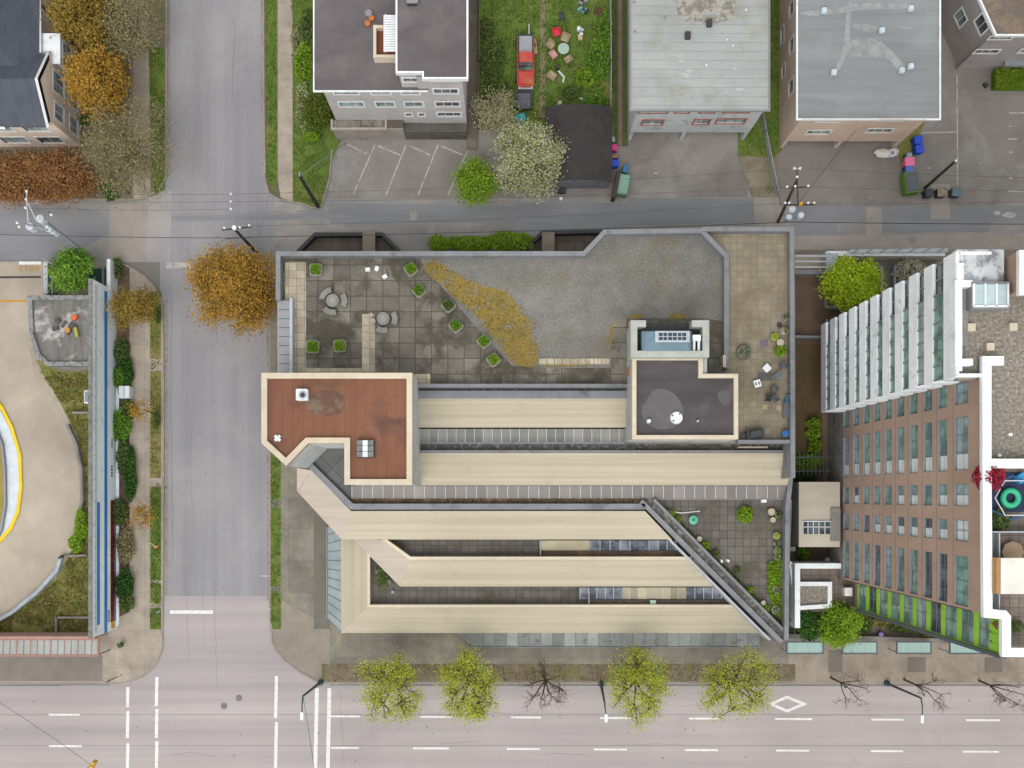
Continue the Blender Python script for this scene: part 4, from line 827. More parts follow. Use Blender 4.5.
# ---- garage
b7 = thing('garage', 'small garage with curved dark brown felt roof and grey end wall', 'garage', (*P(578, 150), 0))
gx0, gx1, gy0, gy1 = 3.95, 10.45, 30.7, 38.0
m = M(); m.prism([(gx0+.2, gy0+.15), (gx1-.2, gy0+.15), (gx1-.2, gy1-.15), (gx0+.2, gy1-.15)], 0, 2.35)
N_ = 10; xs = [gx0 + .2 + (gx1-gx0-.4)*i/N_ for i in range(N_+1)]; zz = [2.35 + .95*math.sin(math.pi*i/N_) for i in range(N_+1)]
for y in (gy0+.15, gy1-.15): m.quad(*[(x, y, z) for x, z in zip(xs, zz)][::(1 if y < 34 else -1)])
m.build('wall', mat('garage_wall', '#85858a', '#74747a', 1, .9, stain='#5f5d5c', sscale=1), b7)
m = M(); xs = [gx0 + (gx1-gx0)*i/N_ for i in range(N_+1)]
vs = [(x, y, z+.04+dz) for y in (gy0, gy1) for dz in (0, .12) for x, z in zip(xs, zz)]; n1 = N_+1
fs = []
for i in range(N_): fs += [[n1+i, n1+i+1, 3*n1+i+1, 3*n1+i], [i, 2*n1+i, 2*n1+i+1, i+1], [i, i+1, n1+i+1, n1+i], [2*n1+i, 3*n1+i, 3*n1+i+1, 2*n1+i+1]]
fs += [[0, n1, 3*n1, 2*n1], [N_, 2*n1+N_, 3*n1+N_, n1+N_]]
m.add(vs, fs); m.build('roof', mat('brown_felt_roof', '#454040', '#3a3636', .9, .95, stain='#5c4a40', st=(.6, .72), sscale=.5, grain=.25, gscale=7), b7)

# ================================================================== TALL BROWN BLOCK (right)
tb = thing('tower_block', 'tall brown-clad block with white stacked balconies and rows of green-glass windows', 'building', (*P(1000, 480), 0))
mbr = mat('brown_cladding', '#a38d80', '#988275', .5, .8, streak=(1, 1, .5), grain=.05, big=.06, k=1.35)
mwh = mat('white_concrete', '#dfe3e8', '#d2d6db', .8, .75, stain='#b4b8bb', st=(.57, .7), sscale=.8, grain=.04, k=1.4)
XW, XBp, YN, YC, YE = 32.2, 30.3, 16.5, 8.1, -7.9
h0 = 4.7; RT = 32.6
lev = lambda off: H*(1 - XW*10/off)
cols = [338.5, 348, 358.3, 368.6, 379.6, 391.7, 404.6, 418.5, 433, 449.6]
hz = [lev(o) for o in cols]
rowsY = []     # world y ranges of window rows from their right-most (highest) column
rr_ = [(387.5, 406.5, 0), (420, 471, 1), (484.5, 506, 0), (519.5, 535.5, 0)]
holes = []; spec_ = []
k9 = 1 - hz[9]/H
Yr = [(P(0, b, hz[9])[1], P(0, a, hz[9])[1], s) for a, b, s in ((384, 405.5, 0), (418, 470.5, 1), (484, 506, 2), (519.5, 545.5-5, 2), (555, 604, 0))]
for ci, z in enumerate(hz):
    for (ya, yb, s) in Yr:
        holes.append((ya, yb, z, z + (1.55 if ci < 9 else 2.1), ci, s))
m = M(); WA, WB = (XW, YC+.5), (XW, YE); WT = YC+.5
wall(m, WA, WB, h0, RT, [(WT-b, WT-a, c, d) for a, b, c, d, _, _ in holes], .2, 1)
wo = m.build('brown_wall', [mbr, plain('window_reveal', '#85878f', .6, k=1.4)], tb)
mfb = plain('window_frame_grey', '#868c92', .5); mop = plain('white_spandrel', '#c9d3d6', .35, k=1.4)
for a, b, c, d, ci, s in holes:
    gl = R.choice([MT['gdark'], MT['ggreen'], MT['ggreen'], MT['gteal'], MT['gpale']]); rows_ = 1  # paler panes put sky reflection into the glass colour
    if s == 1 or (s == 2 and R.random() < .55):   # part of the opening is an opaque white panel at the south end
        c_ = a + (b-a)*(.3 if s == 1 else .52)
        f = window(tb, WA, WB, (WT-b, WT-a, c, d), mfb, gl, 3 if s == 1 else 2, 2, .2, .05)
        pm = M(); pm.box(XW+.16, XW+.175, a+.05, c_, c+.05, d-.05); pm.build('panel', mop, f)
    elif s == 2 and ci == 9:
        f = window(tb, WA, WB, (WT-b, WT-a, c, d), mfb, mop, 2, 2, .2, .05)
    else: f = window(tb, WA, WB, (WT-b, WT-a, c, d), mfb, gl, 2 if b-a < 2.2 else 4, 2, .2, .05)
# seams between cladding panels
q = M()
for z in hz: q.box(XW-.012, XW, YE, YC, z-.24, z-.21)
q.build('panel_joint', plain('joint_brown', '#7b5e4e', .8), tb)
# other walls and core
m = M(); wall(m, (XW+20, YE), (XW, YE)[:0] or (XW+20, YE), h0, RT) if False else None
m.box(XW+.45, 60, YE+.02, YN-.3, 0, RT-1.45); m.build('core', mbr, tb)
M().box(XW, XW+.46, YE, YC+.4, 0, h0).build('base_wall', MT['concrete'], tb)
M().box(XW, 60, YE-.004, YE+.05, h0, RT-1.5).build('south_wall', mbr, tb)
# green glazed corner, set back
XG = 33.6; YG0 = -10.65; m = M(); gh = [(.15, YE - YG0 - .1, lev(o)-.4, lev(o)+1.5) for o in cols]
gh = [(.12, YE-YG0-.05, h0+.15 + i*2.68, h0+.15 + i*2.68 + 2.0) for i in range(10)]
wall(m, (XG, YE), (XG, YG0), h0, RT, gh, .12); m.build('green_wall', plain('lime_cladding', '#8ec63a', .45, k=1.35), tb)
for i, g in enumerate(gh): window(tb, (XG, YE), (XG, YG0), g, mfb, R.choice([MT['gpale'], MT['ggreen'], MT['gdark']]), 2, 2, .12, .06)
M().box(XG+.2, 60, YG0, YE-.01, 0, RT-1.55).build('core', mbr, tb)
M().box(XG-.25, XG+.2, YG0-.25, YG0, h0, RT).build('corner_fin', plain('slate_metal', '#586069', .5), tb)
m = M()
for i in range(4): m.box(XG-.05, XG-.0, YG0 + .1 + i*.66, YG0 + .6 + i*.66, RT-1.9, RT-.1)
m.build('lime_panel', plain('lime_panel', '#9ad635', .4), tb)
# stacked white balconies
OFF = [316, 325, 334, 344, 354.3, 365.3, 377.4, 389.8, 403.8, 418.9, 438.4]
for i, off in enumerate(OFF):
    z = H*(1 - XBp*10/off); top_z = z + 1.45 if i < 10 else z + 1.9
    m = M(); m.box(XBp, XBp+.22, YC, YN, z, top_z); m.box(XBp+.22, XW+.5, YC, YC+.2, z, top_z); m.box(XBp+.22, XW+.5, YN-.2, YN, z, top_z); m.box(XBp+.22, XW+.5, YC+.2, YN-.2, z, z+.22)
    if i == 10: m.box(XBp+.23, XW+.4, YC+.2, YN-.2, z+.25, RT-.75)
    b = m.build('balcony', mwh, tb)
    zt = H*(1 - XBp*10/OFF[i+1]) + .02 if i < 10 else top_z + .02
    q = M(); q.quad((XBp+.1, YC+.1, top_z), (XBp+.1, YN-2.3, top_z), (XBp+.1, YN-2.3, zt-.02), (XBp+.1, YC+.1, zt-.02)); q.quad((XBp+.1, YC+.1, zt-.02), (XW, YC+.1, zt-.02), (XW, YC+.1, top_z), (XBp+.1, YC+.1, top_z))
    q.build('pane', R.choice([MT['ggreen'], MT['gpale']]), b)
    q = M(); q.quad((XBp+.3, YN-2.3, top_z), (XBp+.3, YN-.1, top_z), (XBp+.3, YN-.1, zt), (XBp+.3, YN-2.3, zt)); q.build('pane', MT['gdark'], b)
    q = M()
    for j in range(7): y = YC+.1 + j*(YN-2.4-YC)/6; q.box(XBp+.03, XBp+.11, y-.04, y+.04, top_z, zt)
    for j in range(3): y = YN - 2.3 + j*1.1; q.box(XBp+.2, XBp+.31, y-.05, y+.05, top_z, zt)
    q.box(XBp+.04, XBp+.1, YC+.1, YN-2.3, zt-.1, zt-.03)
    q.build('frame', mfb, b)
# roof
mgr = mat('brown_roof_gravel', '#928b80', '#7d766c', 4, 1, stain='#a59d91', st=(.5, .62), sscale=5, grain=.4, gscale=5, bump=.05)
flat('roof_gravel', [(958, 283), (1300, 283), (1300, 462), (985, 462), (985, 380), (958, 380)], RT-.6, mgr, tb, .6)
flat('white_roof', [(956.5, 249.5), (1004, 249.5), (1004, 284), (956.5, 284)], RT, mat('stained_white_roof', '#d6d9dc', '#c5c8ca', 1, .8, stain='#85888b', st=(.48, .6), sscale=1.1, grain=.06, k=1.05), tb, .8)
M().prism(PL([(957, 284.5), (963, 284.5), (963, 371), (957, 371)], RT), RT-1.0, RT-.1).build('roof_upstand', mwh, tb)
M().prism(PL([(957, 263), (963.5, 263), (963.5, 281), (957, 281)], RT+.3), RT-.1, RT+.3).build('roof_upstand', mwh, tb)
M().strip(PL([(973, 283.5), (958.5, 283.5), (958.5, 362), (973, 362)], RT+.4), .22, .22, RT-.5, RT+.4).build('roof_parapet', mwh, tb)
M().strip(PL([(1004, 360), (986.5, 360), (986.5, 463.5), (987.5, 614), (1004, 615.5), (1006, 618), (1006, 653), (1300, 656)], RT+.3), .34, .26, RT-.12, RT+.3).build('roof_parapet', mwh, tb)
M().strip(PL([(987, 463.5), (1300, 463.5)], RT+.25), .32, .32, RT-1, RT+.25).build('roof_parapet', MT['white'], tb)
flat('roof_band', [(960, 286), (968, 286), (968, 346), (960, 346)], RT-.3, MT['concrete'], tb, .3)
m = M(); m.prism(PL([(974, 281), (1011, 281), (1011, 308), (974, 308)], RT+.8), RT-.6, RT+.6); sk = m.build('skylight', MT['grey'], tb)
m = M()
for i in range(3): x = 976 + i*11.3; m.prism(PL([(x, 283.5), (x+9.6, 283.5), (x+9.6, 305), (x, 305)], RT+.9), RT+.6, RT+.66)
m.build('skylight_pane', plain('pale_blue_glass', '#b9cdd2', .15), sk); m = M()
for x in (975.3, 986.6, 997.9, 1009.4): m.strip(PL([(x, 283), (x, 305.5)], RT+.9), .06, .06, RT+.6, RT+.75)
m.strip(PL([(975, 305.5), (1010, 305.5)], RT+.9), .06, .06, RT+.6, RT+.75); m.build('skylight_bar', MT['white'], sk)
M().prism(PL([(1021, 250), (1300, 250), (1300, 290), (1021, 290)], RT+1.6), RT-.6, RT+1.6).build('lift_tower', mbr, tb); M().strip(PL([(1024, 250), (1024, 290), (1300, 290)], RT+1.9), .3, .3, RT+1.5, RT+1.9).build('lift_tower_parapet', MT['white'], tb)
for x, y in ((974, 326.5), (993, 346), (1016, 463+35-172)): M().rbox(P(x, y, RT), .52, .52, RT-.6, RT-.3, .05).build('roof_cap', MT['cream'], tb)
for x, y in ((1014, 434), (1003, 455)): M().rbox(P(x, y, RT), .25, .2, RT-.6, RT-.45, .05).build('roof_cap', MT['white'], tb)
# roof terrace
RD = RT-1.2
flat('deck_paving', [(990, 466), (1300, 466), (1300, 654), (1004, 652), (1004, 617), (990, 612)], RD, pavers('deck_slab', '#8c8076', '#7e736a', '#5c534c', (.62, .62), .025), tb, .4)
flat('play_surface', [(990, 472), (1300, 472), (1300, 512), (990, 512)], RD+.02, plain('navy_rubber', '#2c3a56', .8), tb, .03)
flat('deck_glass', [(991.5, 533), (999, 533), (999, 612), (991.5, 612)], RD+.5, plain('grey_blue_panel', '#8e979b', .4), tb, .1); M().strip(PL([(999.6, 532), (999.6, 612)], RD+1.1), .04, .04, RD, RD+1.1).build('deck_rail', MT['lgrey'], tb); M().strip(PL([(991, 532), (1300, 532)], RD+1.1), .04, .04, RD, RD+1.1).build('deck_rail', MT['lgrey'], tb)
# ---- podium buildings between the two blocks
pd = thing('entrance_pavilion', 'small pavilion with cream sheet roof and glass panes between the two blocks', 'pavilion', (*P(818, 515), 0))
m = M(); m.prism(PL([(799.5, 482), (840, 482), (840, 546), (799.5, 546)], 5), 0, 4.6); m.build('wall', MT['concrete'], pd)
m = M(); m.prism(PL([(799, 482), (840, 482), (840, 547), (799, 547)], 5), 4.6, 5); m.build('roof', mat('cream_sheet_roof', '#cdc3b3', '#beb4a4', .5, .8, streak=(.2, 1.5, 1), stain='#a89f90', sscale=.5), pd)
m = M(); m.prism(PL([(803, 521), (831, 521), (831, 534), (803, 534)], 5.1), 5, 5.1); m.build('roof_glazing', MT['gdark'], pd); m = M()
for x in (803, 808, 813.5, 819, 825, 831): m.strip(PL([(x, 521), (x, 534)], 5.15), .03, .03, 5, 5.15)
m.strip(PL([(803, 527), (831, 527)], 5.15), .03, .03, 5, 5.15); m.strip(PL([(803, 521.3), (831, 521.3)], 5.15), .04, .04, 5, 5.16); m.build('glazing_bar', MT['white'], pd)
m = M(); m.prism(PL([(831, 508), (840.5, 508), (840.5, 541), (831, 541)], 5.2), 5, 5.2); m.build('roof_slab', MT['concrete'], pd)
co = thing('courtyard_wall', 'white U-shaped courtyard wall around paved terrace and gravel bed', 'wall', (*P(810, 600), 0))
M().strip(PL([(843, 566), (797.5, 566), (797.5, 628)], 4.2), .25, .25, 0, 4.2).build('wall', mwh, co); M().strip(PL([(797, 566), (790, 562), (796, 618)], 3.2), .08, .08, 0, 3.2).build('wing', mwh, co)
flat('deck', [(798, 567), (858, 567), (858, 606), (828, 612), (798, 612)], 3.2, pavers('brown_slab', '#7b6f66', '#6f645c', '#534b45', (.9, .9), .03), co, 3.1)
M().strip(PL([(799, 584), (830, 584), (830, 606), (799, 608)], 3.7), .2, .2, 3.1, 3.7).build('bed_edge', MT['white'], co); flat('gravel_bed', [(800, 585), (829, 585), (829, 606), (800, 607)], 3.4, mgr, co, .2)
M().rbox(P(849, 592, 4), .7, .8, 3.2, 3.9, .06).build('white_box', MT['white'], co)
M().prism([P(843, 566, 4.2), P(846, 566, 4.2), P(846, 569, 4.2), P(843, 569, 4.2)], 3.2, 4.1).build('post', MT['concrete'], co)
for l, pts, w, h in (('low pale retaining wall running along the forecourt of the brown block', [(784, 636), (1010, 643), (1300, 652)], .45, .9), ('white terrace wall south of the alley, fronting the tall block', [(829, 284-30), (829, 253.5), (945, 253.5)], .5, 1.6)):
    o = M().strip(PL(pts, h), w/2, w/2, 0, h).build('garden_wall', MT['concrete'] if h < 1 else mwh); tag(o, l, 'wall')
for i, (a, b, l) in enumerate(((787, 823, 'teal glass street canopy at the corner of the concrete block'), (842.5, 877, 'teal glass street canopy below the bright yellow-green shrub'), (897, 931, 'teal glass street canopy in the middle of the forecourt'), (950, 988, 'teal glass street canopy nearest the lime green panels'), (1006, 1044, 'teal glass street canopy cut by the right edge'))):
    t = thing('glass_canopy', l, 'canopy', (*P((a+b)/2, 648), 0), 'glass canopies along the forecourt'); z = 2.9
    M().prism(PL([(a+.6, 642.5), (b-.6, 642.5), (b-.6, 653), (a+.6, 653)], z), z-.05, z).build('glass', mat('teal_glass', '#8fb0aa', '#a5c0ba', .8, .15, streak=(3, .05, 1), spec=.6, grain=.03), t)
    M().strip(PL([(a, 642), (b, 642), (b, 653.5), (a, 653.5)], z), .06, .06, z-.12, z+.04, True).build('frame', plain('slate_frame', '#4f5a60', .5), t)
    for x in (a+2, b-2): M().tube([(*P(x, 653, z), z), (*P(x, 653, z), .1)], .05).build('post', MT['grey'], t)
# terrace frames over the alley side of the tall block
fp = thing('pergola', 'row of slim grey steel beams between the terrace and the tree planter', 'pergola', (*P(810, 262), 0))
for y in (256, 261.5, 267): M().strip(PL([(795, y), (830, y)], 2.6), .07, .07, 2.45, 2.6).build('beam', MT['lgrey'], fp)
M().prism(PL([(795, 254), (829, 254), (829, 270), (795, 270)], .6), .14, .5).build('slab', mat('pale_ramp', '#ada191', '#a09584', .8), fp); M().strip(PL([(795, 272), (829, 272)], 1.4), .2, .2, .1, 1.4).build('low_wall', MT['grey'], fp)
for x in (828,): M().prism(PL([(826, 253.5), (838, 253.5), (838, 271), (826, 271)], 2.0), .1, 2.0).build('grey_panel', MT['lgrey'], fp)
sl = thing('glass_screen', 'long sloping glass-roofed screen along the alley above the white wall', 'screen', (*P(900, 250), 0))
m = M(); m.prism(PL([(850, 249.5), (948, 248), (948, 252), (850, 253)], 2.4), 2.2, 2.4); m.mi = 1
for x in range(852, 948, 14): m.strip([P(x, 253, 2.42), P(x+8, 248, 2.42)], .05, .05, 2.4, 2.46)
m.build('panel', [MT['lgrey'], MT['grey']], sl)
for (pts, l) in (([(871, 267), (882, 267), (882, 300)], 'thin grey edging wall behind the lime tree'), ([(895, 290), (895, 267), (915, 267)], 'thin grey edging wall around the white-flowering shrub'), ([(795, 340-3.5), (823, 337)], 'grey garden wall crossing the brown gravel court'), ([(826, 298), (826, 307), (851, 309), (870, 307)], 'dark grey planter edge south of the lime tree'), ([(827, 319), (827, 335)], 'short dark wall left of the lowest balcony')):
    o = M().strip(PL(pts, .9), .12, .12, .1, .9).build('planter_wall', MT['grey']); tag(o, l, 'planter wall')
struct(M().pprism([(796, 344), (822, 344), (822, 460), (796, 460)], .16, .1).build('brown_lawn', mat('dead_lawn', '#6b5a40', '#5b4e38', .9, 1, stain='#5c5a35', sscale=.5, grain=.25)))
tg = thing('steel_trellis', 'dark steel trellis bars over the green planting by the pavilion', 'trellis', (*P(808, 465), 0)); m = M()
for i in range(9): x = 796 + i*4; m.strip(PL([(x, 452), (x, 476)], 3), .03, .03, 2.8, 2.9)
for y in (457, 471): m.strip(PL([(795, y), (830, y)], 3), .05, .05, 2.9, 2.98)
m.build('bars', plain('dark_steel', '#4e535a', .5), tg)
# ================================================================== WEST SIDE: striped wall, flat roof kiosk, glass canopy
sw = thing('striped_wall', 'tall white wall with long blue stripes and red window strip facing the street', 'wall', (*P(105, 460), 0))
WX = -38.8; ZT = 6.0; mws = mat('white_street_wall', '#dfe6ec', '#d3dbe2', .9, .7, stain='#b9c1c8', st=(.57, .7), sscale=.5, grain=.04, k=1.4); mbl = plain('blue_stripe', '#2a78bc', .5, k=1.5)
y0, y1 = -13.2, 20.5
M().box(WX-.35, WX, y0, y1, 0, ZT).build('wall', mws, sw)
M().box(WX-.33, WX+.03, y0-.1, y1, ZT, ZT+.12).build('coping', mat('weathered_coping', '#8e8b88', '#6b6866', 2, .9, grain=.2), sw)
def zat(px): return H*(1 - 388/(505-px))
def band_(a, b, ya, yb, m_, nm='stripe', d=.02): M().box(WX, WX+d, ya, yb, zat(b), zat(a)).build(nm, m_, sw)
band_(104.3, 107.2, y0+.02, y1-.5, mbl); 
for a, b in ((97, 99.8), ): band_(a, b, y0+1, -.5, mbl)
hatch = M()
band_(110.5, 115.8, -12.3, -.3, plain('red_strip_frame', '#9c3a36', .5), 'red_window', .02)
for i in range(3):
    for j in range(14):
        ya = -12.2 + j*.845; za = zat(115.4) + i*.41
        hatch.box(WX+.02, WX+.03, ya, ya+.76, za, za+.35)
hatch.build('red_pane', glass('maroon_glass', '#3d1f22', '#5c2a2c'), sw)
q = M()
for j in range(30): yy = y0 + .6 + j*1.1; q.box(WX, WX+.16, yy, yy+.05, ZT-.55, ZT-.5)
for zz in (zat(94.5), zat(95.8)): q.box(WX+.1, WX+.13, y0+.3, y1-.4, zz, zz+.03)
q.build('wall_rail', MT['grey'], sw)
M().box(WX, WX+.02, -13.0, -12.3, zat(115), zat(111)).build('yellow_sign', plain('amber', '#d8a63a', .5), sw)
tx = mat('sign_blue_grey', '#54657a', '#45566b', 2)
q = M()
for j in range(5): q.box(WX, WX+.012, -12.2 + j*.24, -12.05 + j*.24, zat(109.6), zat(108))
for j in range(4): q.box(WX, WX+.012, 2.0 + j*.3, 2.2 + j*.3, zat(112.5), zat(111)); 
for j in range(4): q.box(WX, WX+.012, 4.9 + j*.22, 5.05 + j*.22, zat(112.5), zat(111.3))
q.build('lettering', tx, sw)
# sloped white base panel at street side
b_ = M(); b_.prism(PL([(107, 334), (113, 345), (119, 400), (119, 640-16), (115, 628), (107, 500)], .2), .1, .22); tag(b_.build('white_ledge', mws), 'white ground ledge at the foot of the blue-striped wall', 'ledge')
ks = thing('flat_roofed_kiosk', 'weathered flat-roofed kiosk with curved west parapet and orange bucket on top', 'kiosk', (*P(60, 330), 0))
kp = [(27.5, 295.5), (93, 295), (93, 366), (46, 366), (36, 356), (29, 335)]; KH = 4.0
M().prism(PL(kp, KH), 0, KH-.35).build('wall', MT['concrete'], ks); M().prism(PL(kp, KH), KH-.36, KH-.3).build('roof', mat('streaky_felt', '#85817d', '#6d6966', 1, .9, streak=(2.2, .4, 1), stain='#bcb9b6', st=(.53, .64), sscale=.5, grain=.15), ks)
M().strip(PL(kp, KH), .0, .42, KH-.5, KH, True).build('parapet', mat('kiosk_parapet', '#a3a2a4', '#7d7c7e', 2, .8, stain='#6c6a6a', st=(.5, .6), sscale=2), ks)
o = M().lathe(*P(74.5, 317.5, KH+.1), [(.25, KH-.29), (.33, KH+.25), (.35, KH+.25)], 4); o = o.build('bucket', plain('orange_plastic', '#d9622b', .4)); tag(o, 'orange square bin standing on the weathered kiosk roof', 'bin')
o = M(); [o.obox((P(66, 330, KH)[0] + x, P(66, 330, KH)[1] + y), s, t, KH-.29, KH-.29 + h_, a) for x, y, s, t, h_, a in ((-.9, .9, .5, .5, .2, .5), (-1.1, .2, .6, .4, .15, .2), (.1, -.1, .5, .5, .25, .8), (.6, .4, .4, .8, .18, 1.2), (-.3, .6, .7, .3, .1, .9))]
tag(o.build('scrap_pile', mat('scrap', '#5e5c5b', '#454342', 3)), 'heap of grey scrap boards in the middle of the kiosk roof', 'scrap')
o = M().lathe(*P(67, 330, KH), [(.12, KH-.3), (.3, KH-.1), (.28, KH)], 10).build('pot', plain('amber_pot', '#b8863a', .6)); tag(o, 'small amber pot among the scrap on the kiosk roof', 'pot')
o = M().obox(P(76, 332, KH), .28, .9, KH-.29, KH+.05, .2).build('watering_can', plain('olive_yellow', '#a7a548', .5)); tag(o, 'yellow-olive container below the orange bin on the kiosk roof', 'container')
gc = thing('glass_canopy', 'long glass canopy with pink-red frame over the pavement at lower left', 'canopy', (*P(40, 647), 0)); CZ = 3.2
cp = PL([(-60, 639), (98.5, 639), (98.5, 656), (-60, 656)], CZ)
M().prism(cp, CZ-.06, CZ).build('glass', mat('milky_glass', '#aeb2b0', '#8f918e', .7, .3, streak=(1.2, .2, 1), spec=.5, stain='#9a968a', sscale=1), gc)
mpk = plain('salmon_frame', '#a5776a', .6); M().strip(cp, .05, .12, CZ-.15, CZ+.06, True).build('frame', mpk, gc); m = M()
for i in range(24): x = -58 + i*6.8; m.strip(PL([(x-.6, 655.5), (x, 639.5)], CZ+.05), .035, .035, CZ, CZ+.05)
m.build('rafter', mpk, gc)
M().strip(PL([(-60, 637.4), (95, 637.4)], CZ), .1, .1, 0, CZ+.1).build('back_wall', plain('salmon_render', '#b18f84', .8), gc)
for x in (10, 55, 97): M().tube([(*P(x, 655, CZ), CZ-.1), (*P(x, 655, CZ), .1)], .07).build('post', mpk, gc)
def wallthing(nm, pts, w, h, mt, label, cat='wall'): return tag(M().strip(PL(pts, h), w/2, w/2, .1, h).build(nm, mt), label, cat)
wallthing('garden_wall', [(108.5, 259), (108.5, 290)], .35, 2.0, MT['whitem'], 'white garden wall right of the green tree by the alley corner')
wallthing('garden_wall', [(45.5, 262), (45.5, 294)], .4, 1.6, MT['lgrey'], 'pale grey wall beside the STOP marking'); wallthing('garden_wall', [(41.5, 258), (52, 264), (52, 294)], .15, 1.8, MT['grey'], 'thin grey wall left of the green tree'); wallthing('garden_wall', [(84, 293.5), (113, 293.5), (113, 318)], .25, 1.4, MT['grey'], 'grey stair wall at the north end of the striped wall')
o = M().obox(P(95, 278, 1), 1.6, 2.2, .1, .9); o.mi = 1; o.obox(P(95, 278, 1), 1.3, 1.9, .9, .95); tag(o.build('stair_hatch', [MT['grey'], plain('deep_green', '#24443f', .4)]), 'dark green sunken hatch beside the white garden wall', 'hatch')
o = M().rbox(P(87, 397, 1), .5, 1.3, .1, 1.1, .08); o.mi = 1; o.rbox(P(87, 397, 1), .3, 1.0, 1.1, 1.18, .05); tag(o.build('utility_box', [MT['whitem'], MT['grey']]), 'narrow white utility box in the grass left of the striped wall', 'box')
o = M().rbox(P(124, 392, 1.2), 1.05, 1.2, .1, 1.2, .05); o.mi = 1; o.rbox(P(124, 392, 1.2), .06, 1.1, 1.2, 1.23, .02); tag(o.build('utility_cabinet', [MT['whitem'], MT['grey']]), 'white utility cabinet in the hedge beside the sidewalk', 'cabinet')
# ================================================================== VEGETATION
def tree(px, py, r, h, label, leafm, bark=None, n=3500, ls=.22, ry=None, name='tree', group=None, rz=None, clumps=40, rc=.2, limbs=7, tr=.16, hub=None, bare=False, cat='tree', hollow=.35, zlow=.45, spread=1.0):
    """px,py: where the crown centre is seen; r in metres; h total height"""
    n = int(n*2.1) if n > 200 else n; ls *= .66
    ry = ry or r; rz = rz or min(r*.8, h*.42); hc = h - rz; cx, cy = P(px, py, hc); bark = bark or MT['bark']
    bx, by = (cx, cy) if hub is None else P(*hub)
    t = thing(name, label, cat, (bx, by, 0), group)
    fk = h*.32; m = M(); jx = R.uniform(-.15, .15)
    m.tube([(bx, by, 0), (bx+jx*.4, by, fk*.5), (bx + (cx-bx)*.5+jx, by + (cy-by)*.5, fk)], tr, tr*.75, 8)
    base = Vector((bx + (cx-bx)*.5+jx, by + (cy-by)*.5, fk)); ends = []
    pts = []
    while len(pts) < clumps:
        v = Vector((R.uniform(-1, 1), R.uniform(-1, 1), R.uniform(-zlow, 1)))
        if not hollow < v.length < 1: continue
        w = 1 + .28*noise.noise(Vector((v.x*1.7 + px, v.y*1.7 + py, v.z)))
        pts.append(Vector((cx + v.x*r*w*.9, cy + v.y*ry*w*.9, hc + v.z*rz*.9)))
    mains = []
    for i in range(limbs):
        a = 2*math.pi*i/limbs + R.uniform(-.3, .3); q_ = R.uniform(.35, .55)
        e = Vector((cx + r*q_*math.cos(a), cy + ry*q_*math.sin(a), hc + rz*R.uniform(-.1, .5)))
        mid = base.lerp(e, .5) + Vector((R.uniform(-.2, .2), R.uniform(-.2, .2), R.uniform(0, .4)))
        m.tube([base, mid, e], tr*.5, tr*.28, 5, False); mains += [mid, e]
    for p in pts:
        a = min(mains, key=lambda q_: (q_ - p).length); mid = a.lerp(p, .5) + Vector((R.uniform(-.18, .18),)*2 + (R.uniform(0, .25),))
        m.tube([a, mid, p], tr*.24, tr*.08, 4, False)
        for k in range(4 if not bare else 8):
            e = p + Vector((R.gauss(0, 1), R.gauss(0, 1), R.gauss(0, .6))).normalized()*r*rc*R.uniform(.7, 1.6); s_ = mid.lerp(p, R.uniform(.2, 1)); m.tube([s_, (s_+e)/2 + Vector((R.uniform(-.08, .08), R.uniform(-.08, .08), 0)), e], tr*.09, tr*.03, 3, False); ends.append(e)
    m.build('trunk', bark, t)
    if not bare or n:
        c = M(); wts = [R.uniform(.35, 1.6) for _ in pts]
        for p in R.choices(pts, wts, k=n):
            d = r*rc*spread; q_ = p + Vector((R.gauss(0, d), R.gauss(0, d), R.gauss(0, d*.7)))
            c.leaf(q_, ls, .65)
        c.build('crown', leafm, t)
    return t
LM = dict(
 yg=leafmat('yellow_green_leaf', ['#929f2a', '#acb636', '#9ca83c', '#bfc44e', '#828e2a'], 1.1),
 gold=leafmat('golden_leaf', ['#b48a2e', '#c09236', '#a47e32', '#c89e40', '#948038', '#b47e36'], 1.0),
 olive=leafmat('olive_leaf', ['#9a8038', '#b09440', '#8a7636', '#a88c34'], .9), rust=leafmat('rust_leaf', ['#9c6c42', '#a87648', '#906240', '#b0804c', '#9a7646'], .95),
 grey=leafmat('grey_green_leaf', ['#8f8560', '#a09670', '#7c7650', '#b0a57c', '#8c8a58'], .95), lime=leafmat('lime_leaf', ['#a3bc1c', '#bcd22e', '#8fab1c', '#cbdc42'], 1.05),
 green=leafmat('green_leaf', ['#66922a', '#7dab38', '#557c24', '#93b94a'], .95), dgreen=leafmat('dark_green_leaf', ['#2e5a20', '#3e6e26', '#4e7a2c', '#254a1c'], .9),
 blossom=leafmat('white_blossom', ['#c2c0a6', '#dcdac8', '#959e48', '#b4b486', '#8a9638', '#ccc9b4'], 1.0), pinkb=leafmat('pinkish_blossom', ['#b0aa8c', '#bfb69c', '#92985c', '#a8a07c'], .95),
 shrub=leafmat('shrub_leaf', ['#7aa01c', '#94b428', '#648c1c', '#a6c040'], .95), red=leafmat('crimson_leaf', ['#a01a34', '#c42846', '#7c1630', '#b03a50'], 1.0),
 mix=leafmat('hedge_leaf', ['#4f6a26', '#6a8432', '#3e5520', '#83915a', '#5c6e34'], .9), grass=leafmat('grass_blade', ['#5c7a2a', '#709034', '#4c6426', '#86964a', '#667436'], .95), dry=leafmat('dry_blade', ['#7d7a36', '#96904c', '#5f6b2a', '#a8955a', '#6b6a30'], .9), duff=leafmat('fallen_leaf', ['#8a6448', '#a67c58', '#6e5a40', '#7d7a3c', '#9a7460'], .9))
